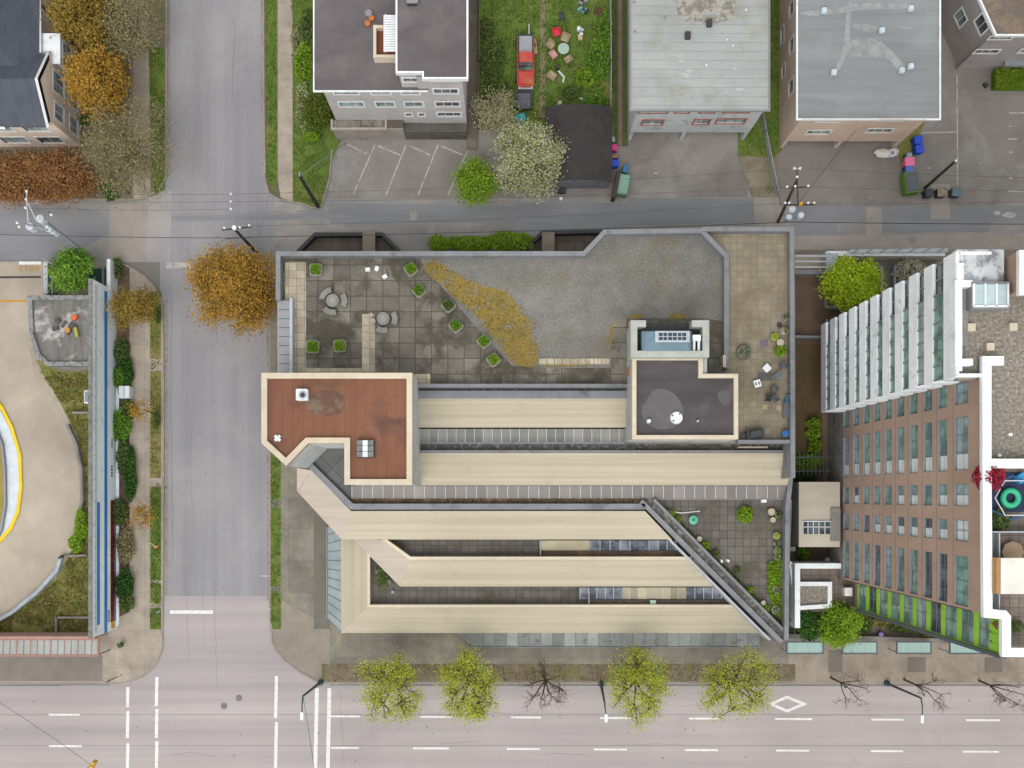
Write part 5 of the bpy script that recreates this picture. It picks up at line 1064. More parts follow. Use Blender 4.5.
# street trees along the main road
for x, y, r, ry, l, n in ((390, 688, 3.3, 3.9, 'yellow-green street tree nearest the side-street corner', 2700), (468, 685, 3.0, 3.6, 'bright yellow-green street tree, second from the corner', 3400), (639, 687, 3.4, 3.9, 'yellow-green street tree beside the middle street lamp', 3300), (737, 688, 3.8, 3.9, 'yellow-green street tree left of the white diamond marking', 2500)):
    tree(x, y, r, 9.0, l, LM['yg'], MT['bark'], n, .125, ry, 'street_tree', 'leafing street trees along the main road', clumps=R.randint(60, 95), rc=R.uniform(.11, .15), tr=.24, hollow=.15)
tree(546, 686, 2.7, 7.5, 'small bare street tree between the leafing ones', LM['duff'], MT['bark'], 160, .1, 2.9, 'street_tree', clumps=46, rc=.22, tr=.17, bare=True)
for x, y, l in ((853, 690, 'bare sapling on the forecourt left of the tall street lamp'), (931, 692, 'bare sapling on the forecourt right of the tall street lamp'), (1011, 693, 'bare sapling at the right edge of the forecourt')):
    tree(x, y, 2.2, 8.2, l, LM['duff'], MT['bark'], 60, .08, 2.2, 'bare_tree', 'bare saplings along the forecourt', clumps=22, rc=.25, tr=.12, bare=True, limbs=5)
tree(235, 288, 4.3, 8.5, 'large golden-orange tree overhanging the side street', LM['gold'], MT['bark'], 9000, .16, 4.1, 'street_tree', clumps=120, rc=.14, tr=.26, hollow=.2, hub=(258, 292))
tree(134, 308, 2.2, 6, 'small golden-brown tree beside the sidewalk left of the street', LM['olive'], MT['bark'], 2300, .14, 1.8, 'street_tree', clumps=45, rc=.18, tr=.12)
tree(141, 410, 1.1, 4, 'small sparse golden sapling halfway down the sidewalk', LM['gold'], MT['bark'], 260, .12, 1.2, 'sapling', clumps=18, rc=.25, tr=.07, limbs=4); tree(142, 516, 1.25, 4, 'sparse orange-leaved sapling beside the blue-striped wall', LM['gold'], MT['bark'], 300, .14, 1.2, 'sapling', clumps=18, rc=.25, tr=.07, limbs=4)
tree(72, 272, 2.0, 5.5, 'bright green tree between kiosk and alley', LM['green'], MT['bark'], 2600, .2, 2.0, 'tree', clumps=45, rc=.2, tr=.15)
tree(84, 18, 3.3, 8, 'olive-gold tree between the beige corner building and the street', LM['olive'], MT['bark'], 5200, .2, 3.4, 'tree', clumps=80, rc=.17, tr=.22); tree(96, 82, 2.8, 8, 'golden tree beside the bay windows of the hipped house', LM['gold'], MT['bark'], 5200, .19, 3.3, 'tree', clumps=80, rc=.16, tr=.2)
tree(128, 22, 3.3, 8, 'grey sparse tree at the top of the left verge', LM['grey'], MT['barkl'], 2700, .14, 3.6, 'tree', clumps=70, rc=.17, tr=.2); tree(128, 148, 4.6, 9, 'wide grey-green half-bare tree over the left sidewalk', LM['grey'], MT['barkl'], 3700, .13, 4.8, 'tree', clumps=100, rc=.16, tr=.26, limbs=9)
for x, y, l in ((8, 178, 'rust-brown tree at the left edge above the alley'), (34, 176, 'rust-brown tree right of the one at the edge, above the alley'), (64, 176, 'rust-brown tree nearest the corner garden')): tree(x, y, 2.5, 5.5, l, LM['rust'], MT['bark'], 3000, .18, 2.3, 'tree', 'rust-brown trees along the alley', clumps=45, rc=.2, tr=.15)
tree(529, 160, 3.3, 6.5, 'white-blossoming tree beside the brown-roofed garage', LM['blossom'], MT['bark'], 6500, .15, 3.8, 'blossom_tree', clumps=110, rc=.15, tr=.22, hollow=.2); tree(494, 116, 2.2, 5, 'pinkish thin blossom tree at the bottom of the yard', LM['pinkb'], MT['bark'], 1900, .13, 2.1, 'blossom_tree', clumps=45, rc=.2, tr=.13)
tree(477, 180, 2.0, 5, 'green leafing tree at the end of the angled parking bays', LM['shrub'], MT['bark'], 2500, .16, 2.3, 'tree', clumps=45, rc=.2, tr=.13)
tree(851, 284, 2.6, 6, 'bright lime-green tree in the dark planter by the white balconies', LM['lime'], MT['bark'], 5200, .2, 2.4, 'tree', clumps=70, rc=.17, tr=.15, hollow=.2)
tree(839, 625, 2.0, 5, 'bright yellow-green tree above the forecourt canopies', LM['shrub'], MT['bark'], 3600, .18, 2.0, 'tree', clumps=50, rc=.2, tr=.13); tree(810, 624, 1.5, 4, 'small dark green tree left of the yellow-green one by the courtyard', LM['dgreen'], MT['bark'], 1900, .16, 1.5, 'tree', clumps=30, rc=.22, tr=.1)
def bush(px, py, r, h, label, lm, n=700, ls=.14, ry=None, zb=0.1, name='shrub', group=None):
    ry = ry or r; hc = zb + h*.5; cx, cy = P(px, py, hc); t = thing(name, label, 'shrub', (cx, cy, zb), group)
    s_ = M()
    for i in range(6): a = i*1.05 + R.random(); s_.tube([(cx, cy, zb), (cx + r*.5*math.cos(a), cy + ry*.5*math.sin(a), zb + h*.7)], .035, .015, 4)
    s_.build('stem', MT['bark'], t); c = M()
    for i in range(n):
        while True:
            v = Vector((R.uniform(-1, 1), R.uniform(-1, 1), R.uniform(-.6, 1)))
            if v.length < 1: break
        v = v.normalized()*(v.length**.5); w = 1 + .35*noise.noise(Vector((v.x*2 + px, v.y*2 + py, v.z)))
        c.leaf((cx + v.x*r*w, cy + v.y*ry*w, hc + v.z*h*.5), ls, .7)
    c.build('foliage', lm, t); return t
bush(318, 112, 1.45, 2.6, 'round clipped green bush beside the annex of the grey-rendered building', leafmat('clipped_leaf', ['#5c6e1c', '#728526', '#4a5a18', '#88923a'], .9), 3600, .1, 1.6)
bush(308, 24, .9, 1.6, 'rounded bush high on the lawn by the grey-rendered building', LM['mix'], 900, .12, 1.4); bush(303, 62, .9, 1.3, 'loose yellow-green bush halfway down the lawn', LM['shrub'], 800, .12, 1.9); bush(297, 42, .6, 1.0, 'pale speckled bush by the lawn edge', LM['pinkb'], 450, .09, 1.4)
bush(302, 105, .7, 1.0, 'white-flecked low shrub beside the round bush', LM['blossom'], 500, .08, 2.6); bush(311, 137, .8, .9, 'low green shrub below the round bush', LM['shrub'], 600, .1, .5)
bush(438, 243, 1.0, 1.6, 'green shrub behind the terrace parapet, leftmost in the alley', LM['shrub'], 900, .11, .8); bush(472, 243.5, 2.6, 1.5, 'wide bright green shrub behind the terrace parapet', LM['shrub'], 2100, .11, .75); bush(510, 241.5, 2.4, 1.8, 'wide bright green shrub beside the right lightwell', LM['shrub'], 2300, .11, 1.0)
bush(910, 271, 1.6, 1.5, 'white-flowering shrub in the planter north of the balconies', leafmat('white_flower', ['#dcd9c4', '#efecda', '#7c8450', '#c6c2a4', '#e6e2d0'], 1), 1900, .09, 1.2)
for x, y, r, ry, lm, l in ((119, 352, .9, 1.3, 'mix', 'dark shrub just below the golden-brown tree'), (124, 372, .8, 1.5, 'dgreen', 'dark green shrub above the white utility cabinet'), (118, 376, 1.1, 1.1, 'green', 'bright green shrub overlapping the white ledge'), (119, 425, 1.2, 1.5, 'green', 'bright green shrub below the utility cabinet'), (126, 410, .8, 1.0, 'mix', 'small mixed shrub beside the golden sapling'), (121, 458, .8, 1.8, 'mix', 'long mixed shrub next to the white wall lettering'), (128, 475, .7, 2.6, 'dgreen', 'long dark hedge beside the sidewalk'),
    (116, 512, 1.2, 1.2, 'mix', 'olive-brown shrub beside the orange sapling'), (123, 545, 1.0, 2.0, 'grey', 'grey-leaved shrub along the lower striped wall'), (122, 585, 1.2, 1.5, 'dgreen', 'spiky dark green shrub near the bottom of the striped wall'), (124, 603, .9, .9, 'mix', 'last shrub at the bottom end of the striped wall'), (117, 268, .7, 1.0, 'mix', 'small shrub right of the white garden wall'), (118, 690-45, .3, .3, 'mix', 'tiny weed clump by the corner pavement'),
    (81, 525, .8, 1.5, 'shrub', 'yellow-green bush between ramp curve and striped wall'), (76, 543, .9, .9, 'shrub', 'yellow-green bush beside the end post of the ramp wall'), (157, 315, .4, .8, 'mix', 'small shrub on the verge beside the golden-brown tree'), (156, 420, .4, .9, 'mix', 'small shrub on the verge beside the golden sapling'),
    (110, 190, 1.0, 1.0, 'dgreen', 'dark green shrub in the corner garden above the alley'), (120, 162, 1.0, 1.0, 'mix', 'green shrub under the wide half-bare tree'), (88, 118, .9, .8, 'dgreen', 'dark green shrub beneath the golden tree')):
    bush(x + (2.5 if 100 < x < 130 and y > 330 else 0), y, r*.8, 1.2, l, LM[lm], int(650*r*ry), .12, ry)
for x, y, r, ry, lm, l, z in ((814, 424, .7, .6, 'shrub', 'topmost lime bush below the white balconies', .1), (813, 434, .7, .6, 'shrub', 'second lime bush in the row by the grey wall', .1), (815, 446, .7, .7, 'shrub', 'third lime bush in the row by the grey wall', .1), (808, 462, 1.6, .8, 'shrub', 'wide green bush under the steel trellis', .1), (804, 478, 1.2, .5, 'dgreen', 'dark green bush between trellis and pavilion', .1), (803, 554, .6, .6, 'green', 'small round bush south of the pavilion', .3),
    (865, 622, .9, 1.0, 'mix', 'olive shrub right of the yellow-green tree', .1), (880, 620, 1.3, .7, 'dry', 'low brownish shrub under the green glazed corner', .1), (905, 627, 1.8, .6, 'mix', 'low green hedge along the forecourt wall', .1), (936, 634, 1.4, .4, 'mix', 'tapering end of the hedge along the forecourt wall', .1)):
    bush(x, y, r, 1.2, l, LM[lm], int(700*r*ry)+100, .13, ry, z)
tree(990, 478, 1.0, 2.6, 'crimson maple leaning over the roof terrace parapet', LM['red'], MT['bark'], 1, .1) if False else None
def roofbush(px, py, r, h, zb, label, lm, n, name='shrub', cat=None, ls=.1, ry=None): return bush(px, py, r, h, label, lm, n, ls, ry, zb, name)
roofbush(989, 476, 1.0, 1.8, RD, 'crimson maple overhanging the white roof parapet', LM['red'], 1100, 'maple', ls=.09); roofbush(999, 520, .8, .8, RD, 'yellow-green shrub on the roof terrace below the play area', LM['mix'], 500)
# yard undergrowth
for x, y, r, ry, l in ((492, 60, 1.4, 2.4, 'tall undergrowth left of the red pickup'), (497, 95, 1.6, 1.6, 'undergrowth between pickup and pink blossom tree'), (487, 30, .8, 1.2, 'undergrowth at the top of the left yard'), (598, 60, 1.2, 2.4, 'leafy undergrowth along the right yard fence'), (604, 30, .7, 1.6, 'climbing undergrowth high on the right yard fence'), (595, 104, 1.4, 1.1, 'bright undergrowth just above the garage roof'), (572, 92, 1.0, .7, 'low clump above the garage roof beside the white plank'), (585, 78, 1.0, 1.0, 'low clump halfway down the right yard')):
    bush(x, y, r, 1.0, l, LM['green'] if 'bright' in l or 'fence' in l else LM['shrub'] if R.random() < .4 else LM['mix'], int(420*r*ry), .12, ry, .1, 'undergrowth')
def scatter(name, label, poly, n, lm, z, s=.07, cat='grass'):
    q = M(); xs = [p[0] for p in poly]; ys = [p[1] for p in poly]; k = 0
    while k < n:
        x, y = R.uniform(min(xs), max(xs)), R.uniform(max(-15, min(ys)), max(ys))
        if not inpoly(x, y, poly): continue
        if noise.noise(Vector((x*.09, y*.09, 1))) < R.uniform(-.55, .15): k += .35; continue
        a, b = P(x, y); q.leaf((a, b, z + R.uniform(0, .12)), s*R.uniform(.6, 1.5), .8); k += 1
    return stuff(q.build(name, lm), label, cat)
scatter('grass', 'short rough grass of the two back yards', [(480, -14), (614, -14), (614, 128), (545, 120), (478, 126)], 9000, LM['grass'], .12, .09)
scatter('grass', 'lawn grass beside the grey-rendered building', [(291, -14), (326, -14), (326, 142), (331, 162), (321, 206), (294, 200)], 5200, LM['grass'], .14)
scatter('grass', 'strip of verge grass right of the side street', [(266, -14), (276, -14), (277, 178), (272, 188), (267, 178)], 1600, LM['grass'], .14); scatter('grass', 'grass between the two pale-roofed buildings', [(743, -14), (781, -14), (780, 150), (774, 156), (740, 154)], 2600, LM['grass'], .12)
scatter('grass', 'verge grass left of the side street near the main road', [(151, 483), (161, 483), (161, 629), (151, 629)], 1500, LM['grass'], .15); scatter('grass', 'verge grass left of the side street at the top', [(150, 48), (165, 48), (165, 190), (152, 194)], 1500, LM['grass'], .14)
scatter('dry_grass', 'patchy dry grass beside the curved ramp', [(40, 372), (91, 372), (91, 636), (0, 636), (0, 622), (32, 602), (58, 580), (74, 550), (84, 515), (85, 470), (80, 440), (62, 402)], 7000, LM['dry'], .14, .1)
scatter('dry_grass', 'worn verge grass left of the side street', [(151, 292), (161, 292), (161, 478), (151, 478)], 1100, LM['dry'], .14); scatter('leaf_litter', 'brown leaf litter in the street planting strip', [(322, 664), (795, 664), (795, 681), (322, 681)], 3200, LM['duff'], .15, .06, 'leaf litter')
scatter('leaf_litter', 'leaf litter under the trees of the left garden', [(66, 30), (130, 30), (132, 198), (0, 198), (0, 150), (66, 150)], 4500, LM['duff'], .15, .1, 'leaf litter'); scatter('grass', 'verge grass beside the stepped concrete block', [(271, 454), (281, 454), (281, 629), (271, 629)], 1300, LM['grass'], .15)
scatter('ground_cover', 'ivy and moss growing in the diagonal recess planter', [(300, 462), (312, 462), (350, 500), (350, 507), (312, 472)], 400, LM['mix'], 6.0, .1, 'ground cover') if False else None
def hcover(name, label, px, h, n, lm, s=.09, par=None):
    q = M(); xs = [p[0] for p in px]; ys = [p[1] for p in px]; k = 0
    while k < n:
        x, y = R.uniform(min(xs), max(xs)), R.uniform(min(ys), max(ys))
        if inpoly(x, y, px): q.leaf((*P(x, y, h+.1), h + R.uniform(.02, .2)), s*R.uniform(.6, 1.4), .8); k += 1
    return stuff(q.build(name, lm), label, 'plants')
hcover('planter_cover', 'low mixed plants filling the long planter above the middle cream slope', [(304, 463), (312, 463), (352, 500), (646, 499.5), (650, 504), (351, 505), (312, 471)], 5.95, 1500, leafmat('planter_leaf', ['#5d6136', '#7a6f50', '#4e4a3a', '#88865c', '#6a5648'], .9), .08)
hcover('planter_cover', 'moss and small plants along the diagonal planter of the courtyard', [(655, 501), (664, 505), (786, 626), (786, 634)], 5.65, 1300, LM['mix'], .09); hcover('climbing_plants', 'leafy pot plants massed along the east parapet of the courtyard', [(768, 562), (784, 560), (784, 620), (774, 612), (768, 590)], 5.7, 1300, LM['shrub'], .12)
# ================================================================== TERRACE FURNITURE
mpc = mat('planter_concrete', '#a09c92', '#87837a', 2, .9, stain='#6c7050', st=(.54, .66), sscale=2)
mtop = leafmat('planter_green', ['#6c9a1e', '#86b428', '#547c18', '#9aa63c'], .95)
def planter():
    t = thing('planter', 'proto', 'planter', (0, 0, 0)); m = M(); lo, hi = .5, .64
    m.rbox((0, 0), 1.0, 1.0, 0, .62, .24, 0, 1.14)
    m.build('tub', mpc, t)
    q = M(); q.rbox((0, 0), .9, .9, .6, .66, .2); q.build('soil', MT['soil'], t)
    c = M()
    for i in range(620):
        x, y = R.uniform(-.44, .44), R.uniform(-.44, .44)
        if abs(x) + abs(y) < .78: c.leaf((x, y, .68 + R.uniform(0, .16)), .07, .8)
    c.build('plants', mtop, t); return t
pp = planter(); first = True
for x, y, a, l in ((316, 270, 0, 'square planter near the north-west terrace corner'), (313, 347, 0, 'square planter left of the pair above the red roof'), (340, 346, .05, 'square planter right of the pair above the red roof'), (411, 269.5, .6, 'tilted planter touching the north end of the moss'), (419, 291, .75, 'tilted planter second from the north along the moss'), (448.5, 305.5, .7, 'tilted planter third from the north along the moss'), (456, 326, .7, 'tilted planter fourth from the north along the moss'), (484, 341.5, .75, 'tilted planter fifth from the north along the moss'), (493.5, 360, .7, 'tilted planter at the south end of the moss')):
    loc = (*P(x, y, T+.5), T+.01)
    if first: move(pp, loc, a); pp['label'] = l; pp['group'] = 'planters on the big roof terrace'; first = False
    else:
        r_ = dup(pp, loc, a + R.uniform(-.05, .05), l, 'planters on the big roof terrace', R.uniform(.94, 1.05))
        for c_ in r_.children:
            if c_.name.startswith('plants'): c_.material_slots[0].link = 'OBJECT'; c_.material_slots[0].material = R.choice([mtop, LM['shrub'], LM['green'], LM['mix']]); c_.rotation_euler.z = R.choice((0, 1.5708, 3.1416)); c_.scale.z = R.uniform(1.0, 1.5)
mst_ = mat('seat_stone', '#93918d', '#827f7c', 1.5, .85, grain=.1)
def arcseat(c, r0, r1, a0, a1, h):
    m = M(); a0, a1 = math.radians(a0), math.radians(a1); n = 8
    pts = [(c[0] + r1*math.cos(a0 + (a1-a0)*i/n), c[1] + r1*math.sin(a0 + (a1-a0)*i/n)) for i in range(n+1)] + [(c[0] + r0*math.cos(a1 - (a1-a0)*i/n), c[1] + r0*math.sin(a1 - (a1-a0)*i/n)) for i in range(n+1)]
    return m.prism(pts, T+.02, T+h)
for (px, py), seats, l in (((333, 301), ((100, 170, 'upper left'), (-28, 35, 'right'), (-140, -75, 'lower')), 'western'), ((383.5, 319), ((-28, 35, 'right'), (-125, -70, 'lower')), 'eastern')):
    c = P(px, py, T+.4); t = thing('table', 'round concrete pedestal table, %s of the two on the terrace' % l, 'table', (*c, T), 'stone tables on the terrace')
    m = M(); m.cyl(*c, T+.02, T+.6, .28, 12); m.build('pedestal', mst_, t); m = M(); m.cyl(*c, T+.6, T+.72, .6, 26, .57); m.mi = 1; m.cyl(*c, T+.72, T+.735, .3, 20); m.build('tabletop', [mst_, mat('inset_stone', '#a09d99', '#8a8783', 2)], t)
    for a0, a1, w in seats:
        tag(arcseat(c, .78, 1.28, a0, a1, .45).build('curved_bench', mst_), 'curved stone bench %s of the %s table' % (w, l), 'bench', 'curved stone benches')
for x, y, s_, l in ((373, 321, .26, 'small pale stool at the left of the eastern table'), (371.5, 315, .2, 'smaller pale stump above the pale stool')): tag(M().lathe(*P(x, y, T+.3), [(s_*.8, T+.02), (s_, T+.2), (s_*.9, T+.4)], 14).build('stool', mat('pale_stone', '#b9b2a6', '#a8a195', 2)), l, 'stool')
for dx, dy, a, l in ((368, 270, .1, 'left white carton on the stained slab by the north parapet'), (377, 269, 1.2, 'right white carton on the stained slab by the north parapet'), (385, 277, .5, 'pale paper scrap below the right white carton')): tag(M().rbox(P(dx, dy, T), .42 if 'carton' in l else .22, .34, T+.02, T+.25 if 'carton' in l else T+.05, .04, a).build('carton', MT['white']), l, 'carton')
def pot(px, py, r, h, zb, label, lm=None, pm=None, n=120, name='flower_pot', group=None):
    x, y = P(px, py, zb + h); t = thing(name, label, 'plant pot', (x, y, zb), group); m = M(); m.lathe(x, y, [(r*.7, zb), (r, zb+h), (r*1.08, zb+h), (r*.9, zb+h), (r*.85, zb+h-.06)], 18); m.build('pot', pm or mat('pale_pot', '#c9bfaa', '#b5ab97', 2), t)
    c = M()
    if lm:
        for i in range(n):
            a, q_ = R.uniform(0, 6.3), r*.85*math.sqrt(R.random()); c.leaf((x + q_*math.cos(a), y + q_*math.sin(a), zb + h + R.uniform(0, r*.7)), .07, .8)
        c.build('plant', lm, t)
    return t
TE = T+.02; gp = 'pots on the east terrace'
pot(785.5, 318.5, .26, .35, TE, 'small pale pot, topmost on the east terrace', LM['mix'], None, 40, group=gp); pot(784.5, 331, .38, .45, TE, 'wide pale pot with thin plant beside the parapet', LM['mix'], None, 60, group=gp); pot(774.5, 337, .36, .45, TE, 'pot brimming with yellow-green moss', LM['lime'], None, 200, group=gp); pot(780.5, 342.5, .35, .42, TE, 'pale-rimmed pot of bare dark earth', None, None, group=gp)
pot(744, 352, .62, .5, TE, 'big weathered tub with a straggly green plant', LM['mix'], mpc, 160, group=gp); bush(780.5, 351, .5, .6, 'leafy yellow-green pot plant below the earth-filled pot', LM['shrub'], 420, .1, .5, TE, 'pot_plant')
pot(779.5, 325, .22, .3, TE, 'small dark pot between the pale ones', None, MT['dark'], group=gp)
for x, y, w, d, h, a, mt, l, nm, ct in ((767, 368, .62, .62, .5, .75, MT['whitem'], 'white square side table turned on its corner', 'side_table', 'table'), (757.5, 383.5, .62, .66, .45, .3, MT['white'], 'white slatted cube stool on the east terrace', 'stool', 'stool')):
    t = thing(nm, l, ct, (*P(x, y, TE), TE)); c = P(x, y, TE+h); M().rbox(c, w, d, TE+h-.06, TE+h, .06, a).build('top', mt, t)
    for i in (-1, 1):
        for j in (-1, 1): q_ = (c[0] + (i*w*.4)*math.cos(a) - (j*d*.4)*math.sin(a), c[1] + (i*w*.4)*math.sin(a) + (j*d*.4)*math.cos(a)); M().obox(q_, .05, .05, TE, TE+h-.06, a).build('leg', mt, t)
    if nm == 'stool': m = M(); [m.obox((c[0] + s_*.14*math.cos(a), c[1] + s_*.14*math.sin(a)), .13, .3, TE+h, TE+h+.01, a) for s_ in (-1, 1)]; m.build('seat_pad', plain('blue_grey_pad', '#5b6880', .7), t)
tag(M().rbox(P(765, 376.5, TE), 1.3, .75, TE, TE+.012, .02).build('rug', mat('dark_rug', '#66625f', '#5a5754', 2)), 'dark grey mat between the two white side tables', 'mat'); tag(M().rbox(P(764, 343.5, TE), .8, .65, TE, TE+.012, .02, .1).build('rug', mat('mauve_rug', '#77707a', '#6a646c', 2)), 'worn mauve mat left of the pots', 'mat')
def chair(px, py, a, label, m1, zb=TE, s=.55, group=None, frame=None, name='garden_chair'):
    c = P(px, py, zb+.5); t = thing(name, label, 'chair', (0, 0, 0), group)
    M().rbox((0, 0), s, s*.95, .38, .44, .1).build('seat', m1, t); M().strip([(-s*.5, -s*.35), (-s*.5, s*.45), (s*.5, s*.45), (s*.5, -s*.35)], .03, .03, .42, .72).build('backrest', m1, t)
    for i in (-1, 1):
        for j in (-1, 1): M().tube([(i*s*.4, j*s*.4, .38), (i*s*.46, j*s*.46, 0)], .022).build('leg', frame or m1, t)
    return move(t, (*c, zb), a)
mgc = plain('slate_cushion', '#5e6368', .8); mblu = plain('blue_plastic', '#3576ad', .5)
chair(783.5, 366, .1, 'grey garden chair below the yellow-green pot plant', mgc); chair(778, 376, .6, 'blue-grey garden chair right of the dark mat', plain('blue_grey_chair', '#6f7e86', .7)); chair(774.5, 389, .2, 'slate chair in the middle of the east terrace', mgc); chair(776, 398, 2.2, 'slate chair pulled up to the low slate table', mgc); chair(769, 398, 1.4, 'dark chair left of the low slate table', MT['dark'])
chair(789, 399, 1.4, 'blue plastic chair against the parapet', mblu); chair(785.5, 434, .2, 'blue folding chair in the south-east terrace corner', mblu)
t = thing('garden_bench', 'dark two-seat bench against the parapet between the blue chairs', 'bench', (*P(787, 410, TE), TE)); c = P(787, 410, TE+.4); M().rbox(c, .7, 1.4, TE+.36, TE+.44, .06).build('seat', mgc, t); M().rbox((c[0]+.34, c[1]), .1, 1.4, TE+.44, TE+.8, .03).build('backrest', mgc, t); [M().obox((c[0]+i*.28, c[1]+j*.6), .06, .06, TE, TE+.36).build('leg', MT['dark'], t) for i in (-1, 1) for j in (-1, 1)]
t = thing('barbecue', 'covered dark barbecue standing at the south end of the east terrace', 'barbecue', (*P(754, 434, TE), TE)); c = P(756, 433.5, TE+.9); M().rbox(c, 1.6, .75, TE+.1, TE+.75, .12, .15).build('body', mat('black_cover', '#43454a', '#393b40', 2, .6), t); M().rbox(c, 1.2, .62, TE+.75, TE+1.05, .16, .15, .8).build('hood', mat('black_cover_top', '#4d5056', '#404348', 2, .6), t); M().rbox((c[0]-1.1, c[1]-.25), .55, .5, TE+.5, TE+.58, .05, .15).build('side_shelf', MT['dark'], t)
for x, y in ((765, 407), (779, 408)): struct(M().pprism([(x-2.4, y-2.4), (x+2.4, y-2.4), (x+2.4, y+2.4), (x-2.4, y+2.4)], TE+.006, TE-.02).build('replaced_slab', mat('new_slab', '#b7a583', '#a89877', 2)))
# courtyard pots
SE = 5.62; gp2 = 'pots in the south-east courtyard'
for x, y, r, lm, l in ((771.5, 512, .36, None, 'empty pale ring pot, topmost in the courtyard corner'), (778.5, 515, .3, 'dgreen', 'dark pot right of the topmost pale one'), (773, 520, .28, None, 'second empty pale pot in the courtyard corner'), (776.5, 536, .35, 'lime', 'pot of lime-green plants on the east side'), (777, 543.5, .3, 'mix', 'olive pot below the lime-green one'), (777.5, 551, .36, 'green', 'pot of bright green leaves on the east side'), (777.5, 557, .33, 'green', 'grey-rimmed green pot above the massed plants'), (776.5, 590, .36, 'mix', 'pale pot half hidden in the massed plants'), (776, 610, .42, 'dgreen', 'large dark leafy pot near the south tip of the courtyard'), (699.5, 539, .25, None, 'pale empty pot beside the diagonal planter'), (763.5, 603, .24, None, 'small pink-brown pot near the south tip')):
    pot(x, y, r, .4, SE, l, LM[lm] if lm else None, None, 90, group=gp2)
bush(745, 514.5, .75, .8, 'round spiky green plant alone on the courtyard paving', LM['shrub'], 800, .1, .8, SE, 'pot_plant')
t = thing('parasol_stand', 'turquoise round parasol stand in the courtyard', 'parasol stand', (*P(693.5, 520.5, SE), SE)); c = P(693.5, 520, SE+.5); m = M(); m.lathe(*c, [(.3, SE), (.38, SE+.35), (.42, SE+.5), (.14, SE+.55)], 20); m.build('body', plain('turquoise', '#57b79a', .5), t); M().cyl(*c, SE+.5, SE+.62, .1, 10).build('cap', MT['dark'], t)
o = M().tube([P3(668, 511, SE+.1), P3(682, 513, SE+.1), P3(700, 511, SE+.1)], .05); tag(o.build('pipe', MT['whitem']), 'white pipe lying on the courtyard slabs left of the turquoise stand', 'pipe')
for x, y, a, l in ((721, 561, .3, 'left white garden gnome-sized ornament by the planter'), (727.5, 560.5, .9, 'right white ornament by the diagonal planter')): tag(M().rbox(P(x, y, SE), .3, .45, SE, SE+.4, .1, a, .6).build('ornament', MT['white']), l.replace('garden gnome-sized ', ''), 'ornament')
tag(M().rbox(P(764, 501, SE+.3), .5, .3, SE, SE+.35, .08).build('bag', MT['white']), 'white bag by the glazing at the top of the courtyard', 'bag')
for x, y in ((672, 514), (678, 520), (706, 545), (737, 570), (727, 573), (750, 590), (766, 620-12), (715, 553)): bush(x, y, .35, .5, {672: 'small fern at the top of the diagonal planter', 678: 'small fern second along the diagonal planter', 706: 'fern beside the pale empty pot', 737: 'leafy clump right of the white ornaments', 727: 'leafy clump below the white ornaments', 750: 'leafy clump near the lower courtyard', 766: 'leafy clump by the small pink-brown pot', 715: 'fern above the left white ornament'}[x], LM['mix'] if x % 2 else LM['shrub'], 150, .09, .35, SE, 'fern')
t = thing('potted_plants', 'leafy planter in the triangular corner of the lower balcony', 'planter', (*P(382, 580, 2.8), 2.8)); c = P(383, 577, 3.3); M().rbox(c, .85, 1.9, 2.77, 3.2, .15, .5).build('tub', mpc, t); q = M()
for i in range(700): q.leaf((c[0] + R.gauss(0, .33), c[1] + R.gauss(0, .6), 3.25 + R.uniform(0, .5)), .08, .8)
q.build('plants', LM['mix'], t); tag(M().rbox(P(393, 592, 2.9), .3, .3, 2.77, 3.1, .04).build('crate', mat('pale_crate', '#9fb0bd', '#8b9ba8', 2)), 'small pale blue crate beside the triangular balcony planter', 'crate')
tag(M().rbox(P(653, 602.5, 3.2), .55, .45, 2.96, 3.3, .05).build('box', plain('mint', '#b9d8c8', .5)), 'mint-green box in the gravel planter of the lowest balcony', 'box')
# roof terrace toys on the tall block
c = P(1012, 498, RD+.5)
tt = M(); N1 = 24
for i in range(N1):
    for j in range(10):
        a, b = 2*math.pi*i/N1, 2*math.pi*j/10; tt.v.append((c[0] + (.52 + .2*math.cos(b))*math.cos(a), c[1] + (.52 + .2*math.cos(b))*math.sin(a), RD+.3 + .2*math.sin(b)))
for i in range(N1):
    for j in range(10): tt.f.append([i*10+j, ((i+1) % N1)*10+j, ((i+1) % N1)*10+(j+1) % 10, i*10+(j+1) % 10]); tt.k.append(0)
tag(tt.build('ring_float', plain('sea_green', '#38b98c', .5), smooth=True), 'sea-green ring on the navy play surface of the roof terrace', 'ring')
hx = [(c[0] + 1.35*math.cos(math.radians(a)), c[1] + 1.35*math.sin(math.radians(a))) for a in range(0, 360, 60)]
tag(M().tube([(x, y, RD+.9) for x, y in hx + [hx[0]]], .04).build('playground_hexagon', MT['whitem']), 'white hexagonal frame around the sea-green ring', 'play frame')
hx = [(c[0] + 1.9*math.cos(math.radians(a+30)), c[1] + 1.5*math.sin(math.radians(a+30))) for a in range(0, 360, 60)]
tag(M().tube([(x, y, RD+.6) for x, y in hx + [hx[0]]], .06).build('play_rail', plain('blue_tube', '#2365a8', .5)), 'blue tube rail of the roof playground', 'play rail')
tag(M().rbox(P(1019, 478, RD), .7, .6, RD, RD+.5, .1, .6).build('play_block', plain('sky_blue', '#2f9ad0', .5)), 'sky-blue play block near the right edge of the roof terrace', 'play block')
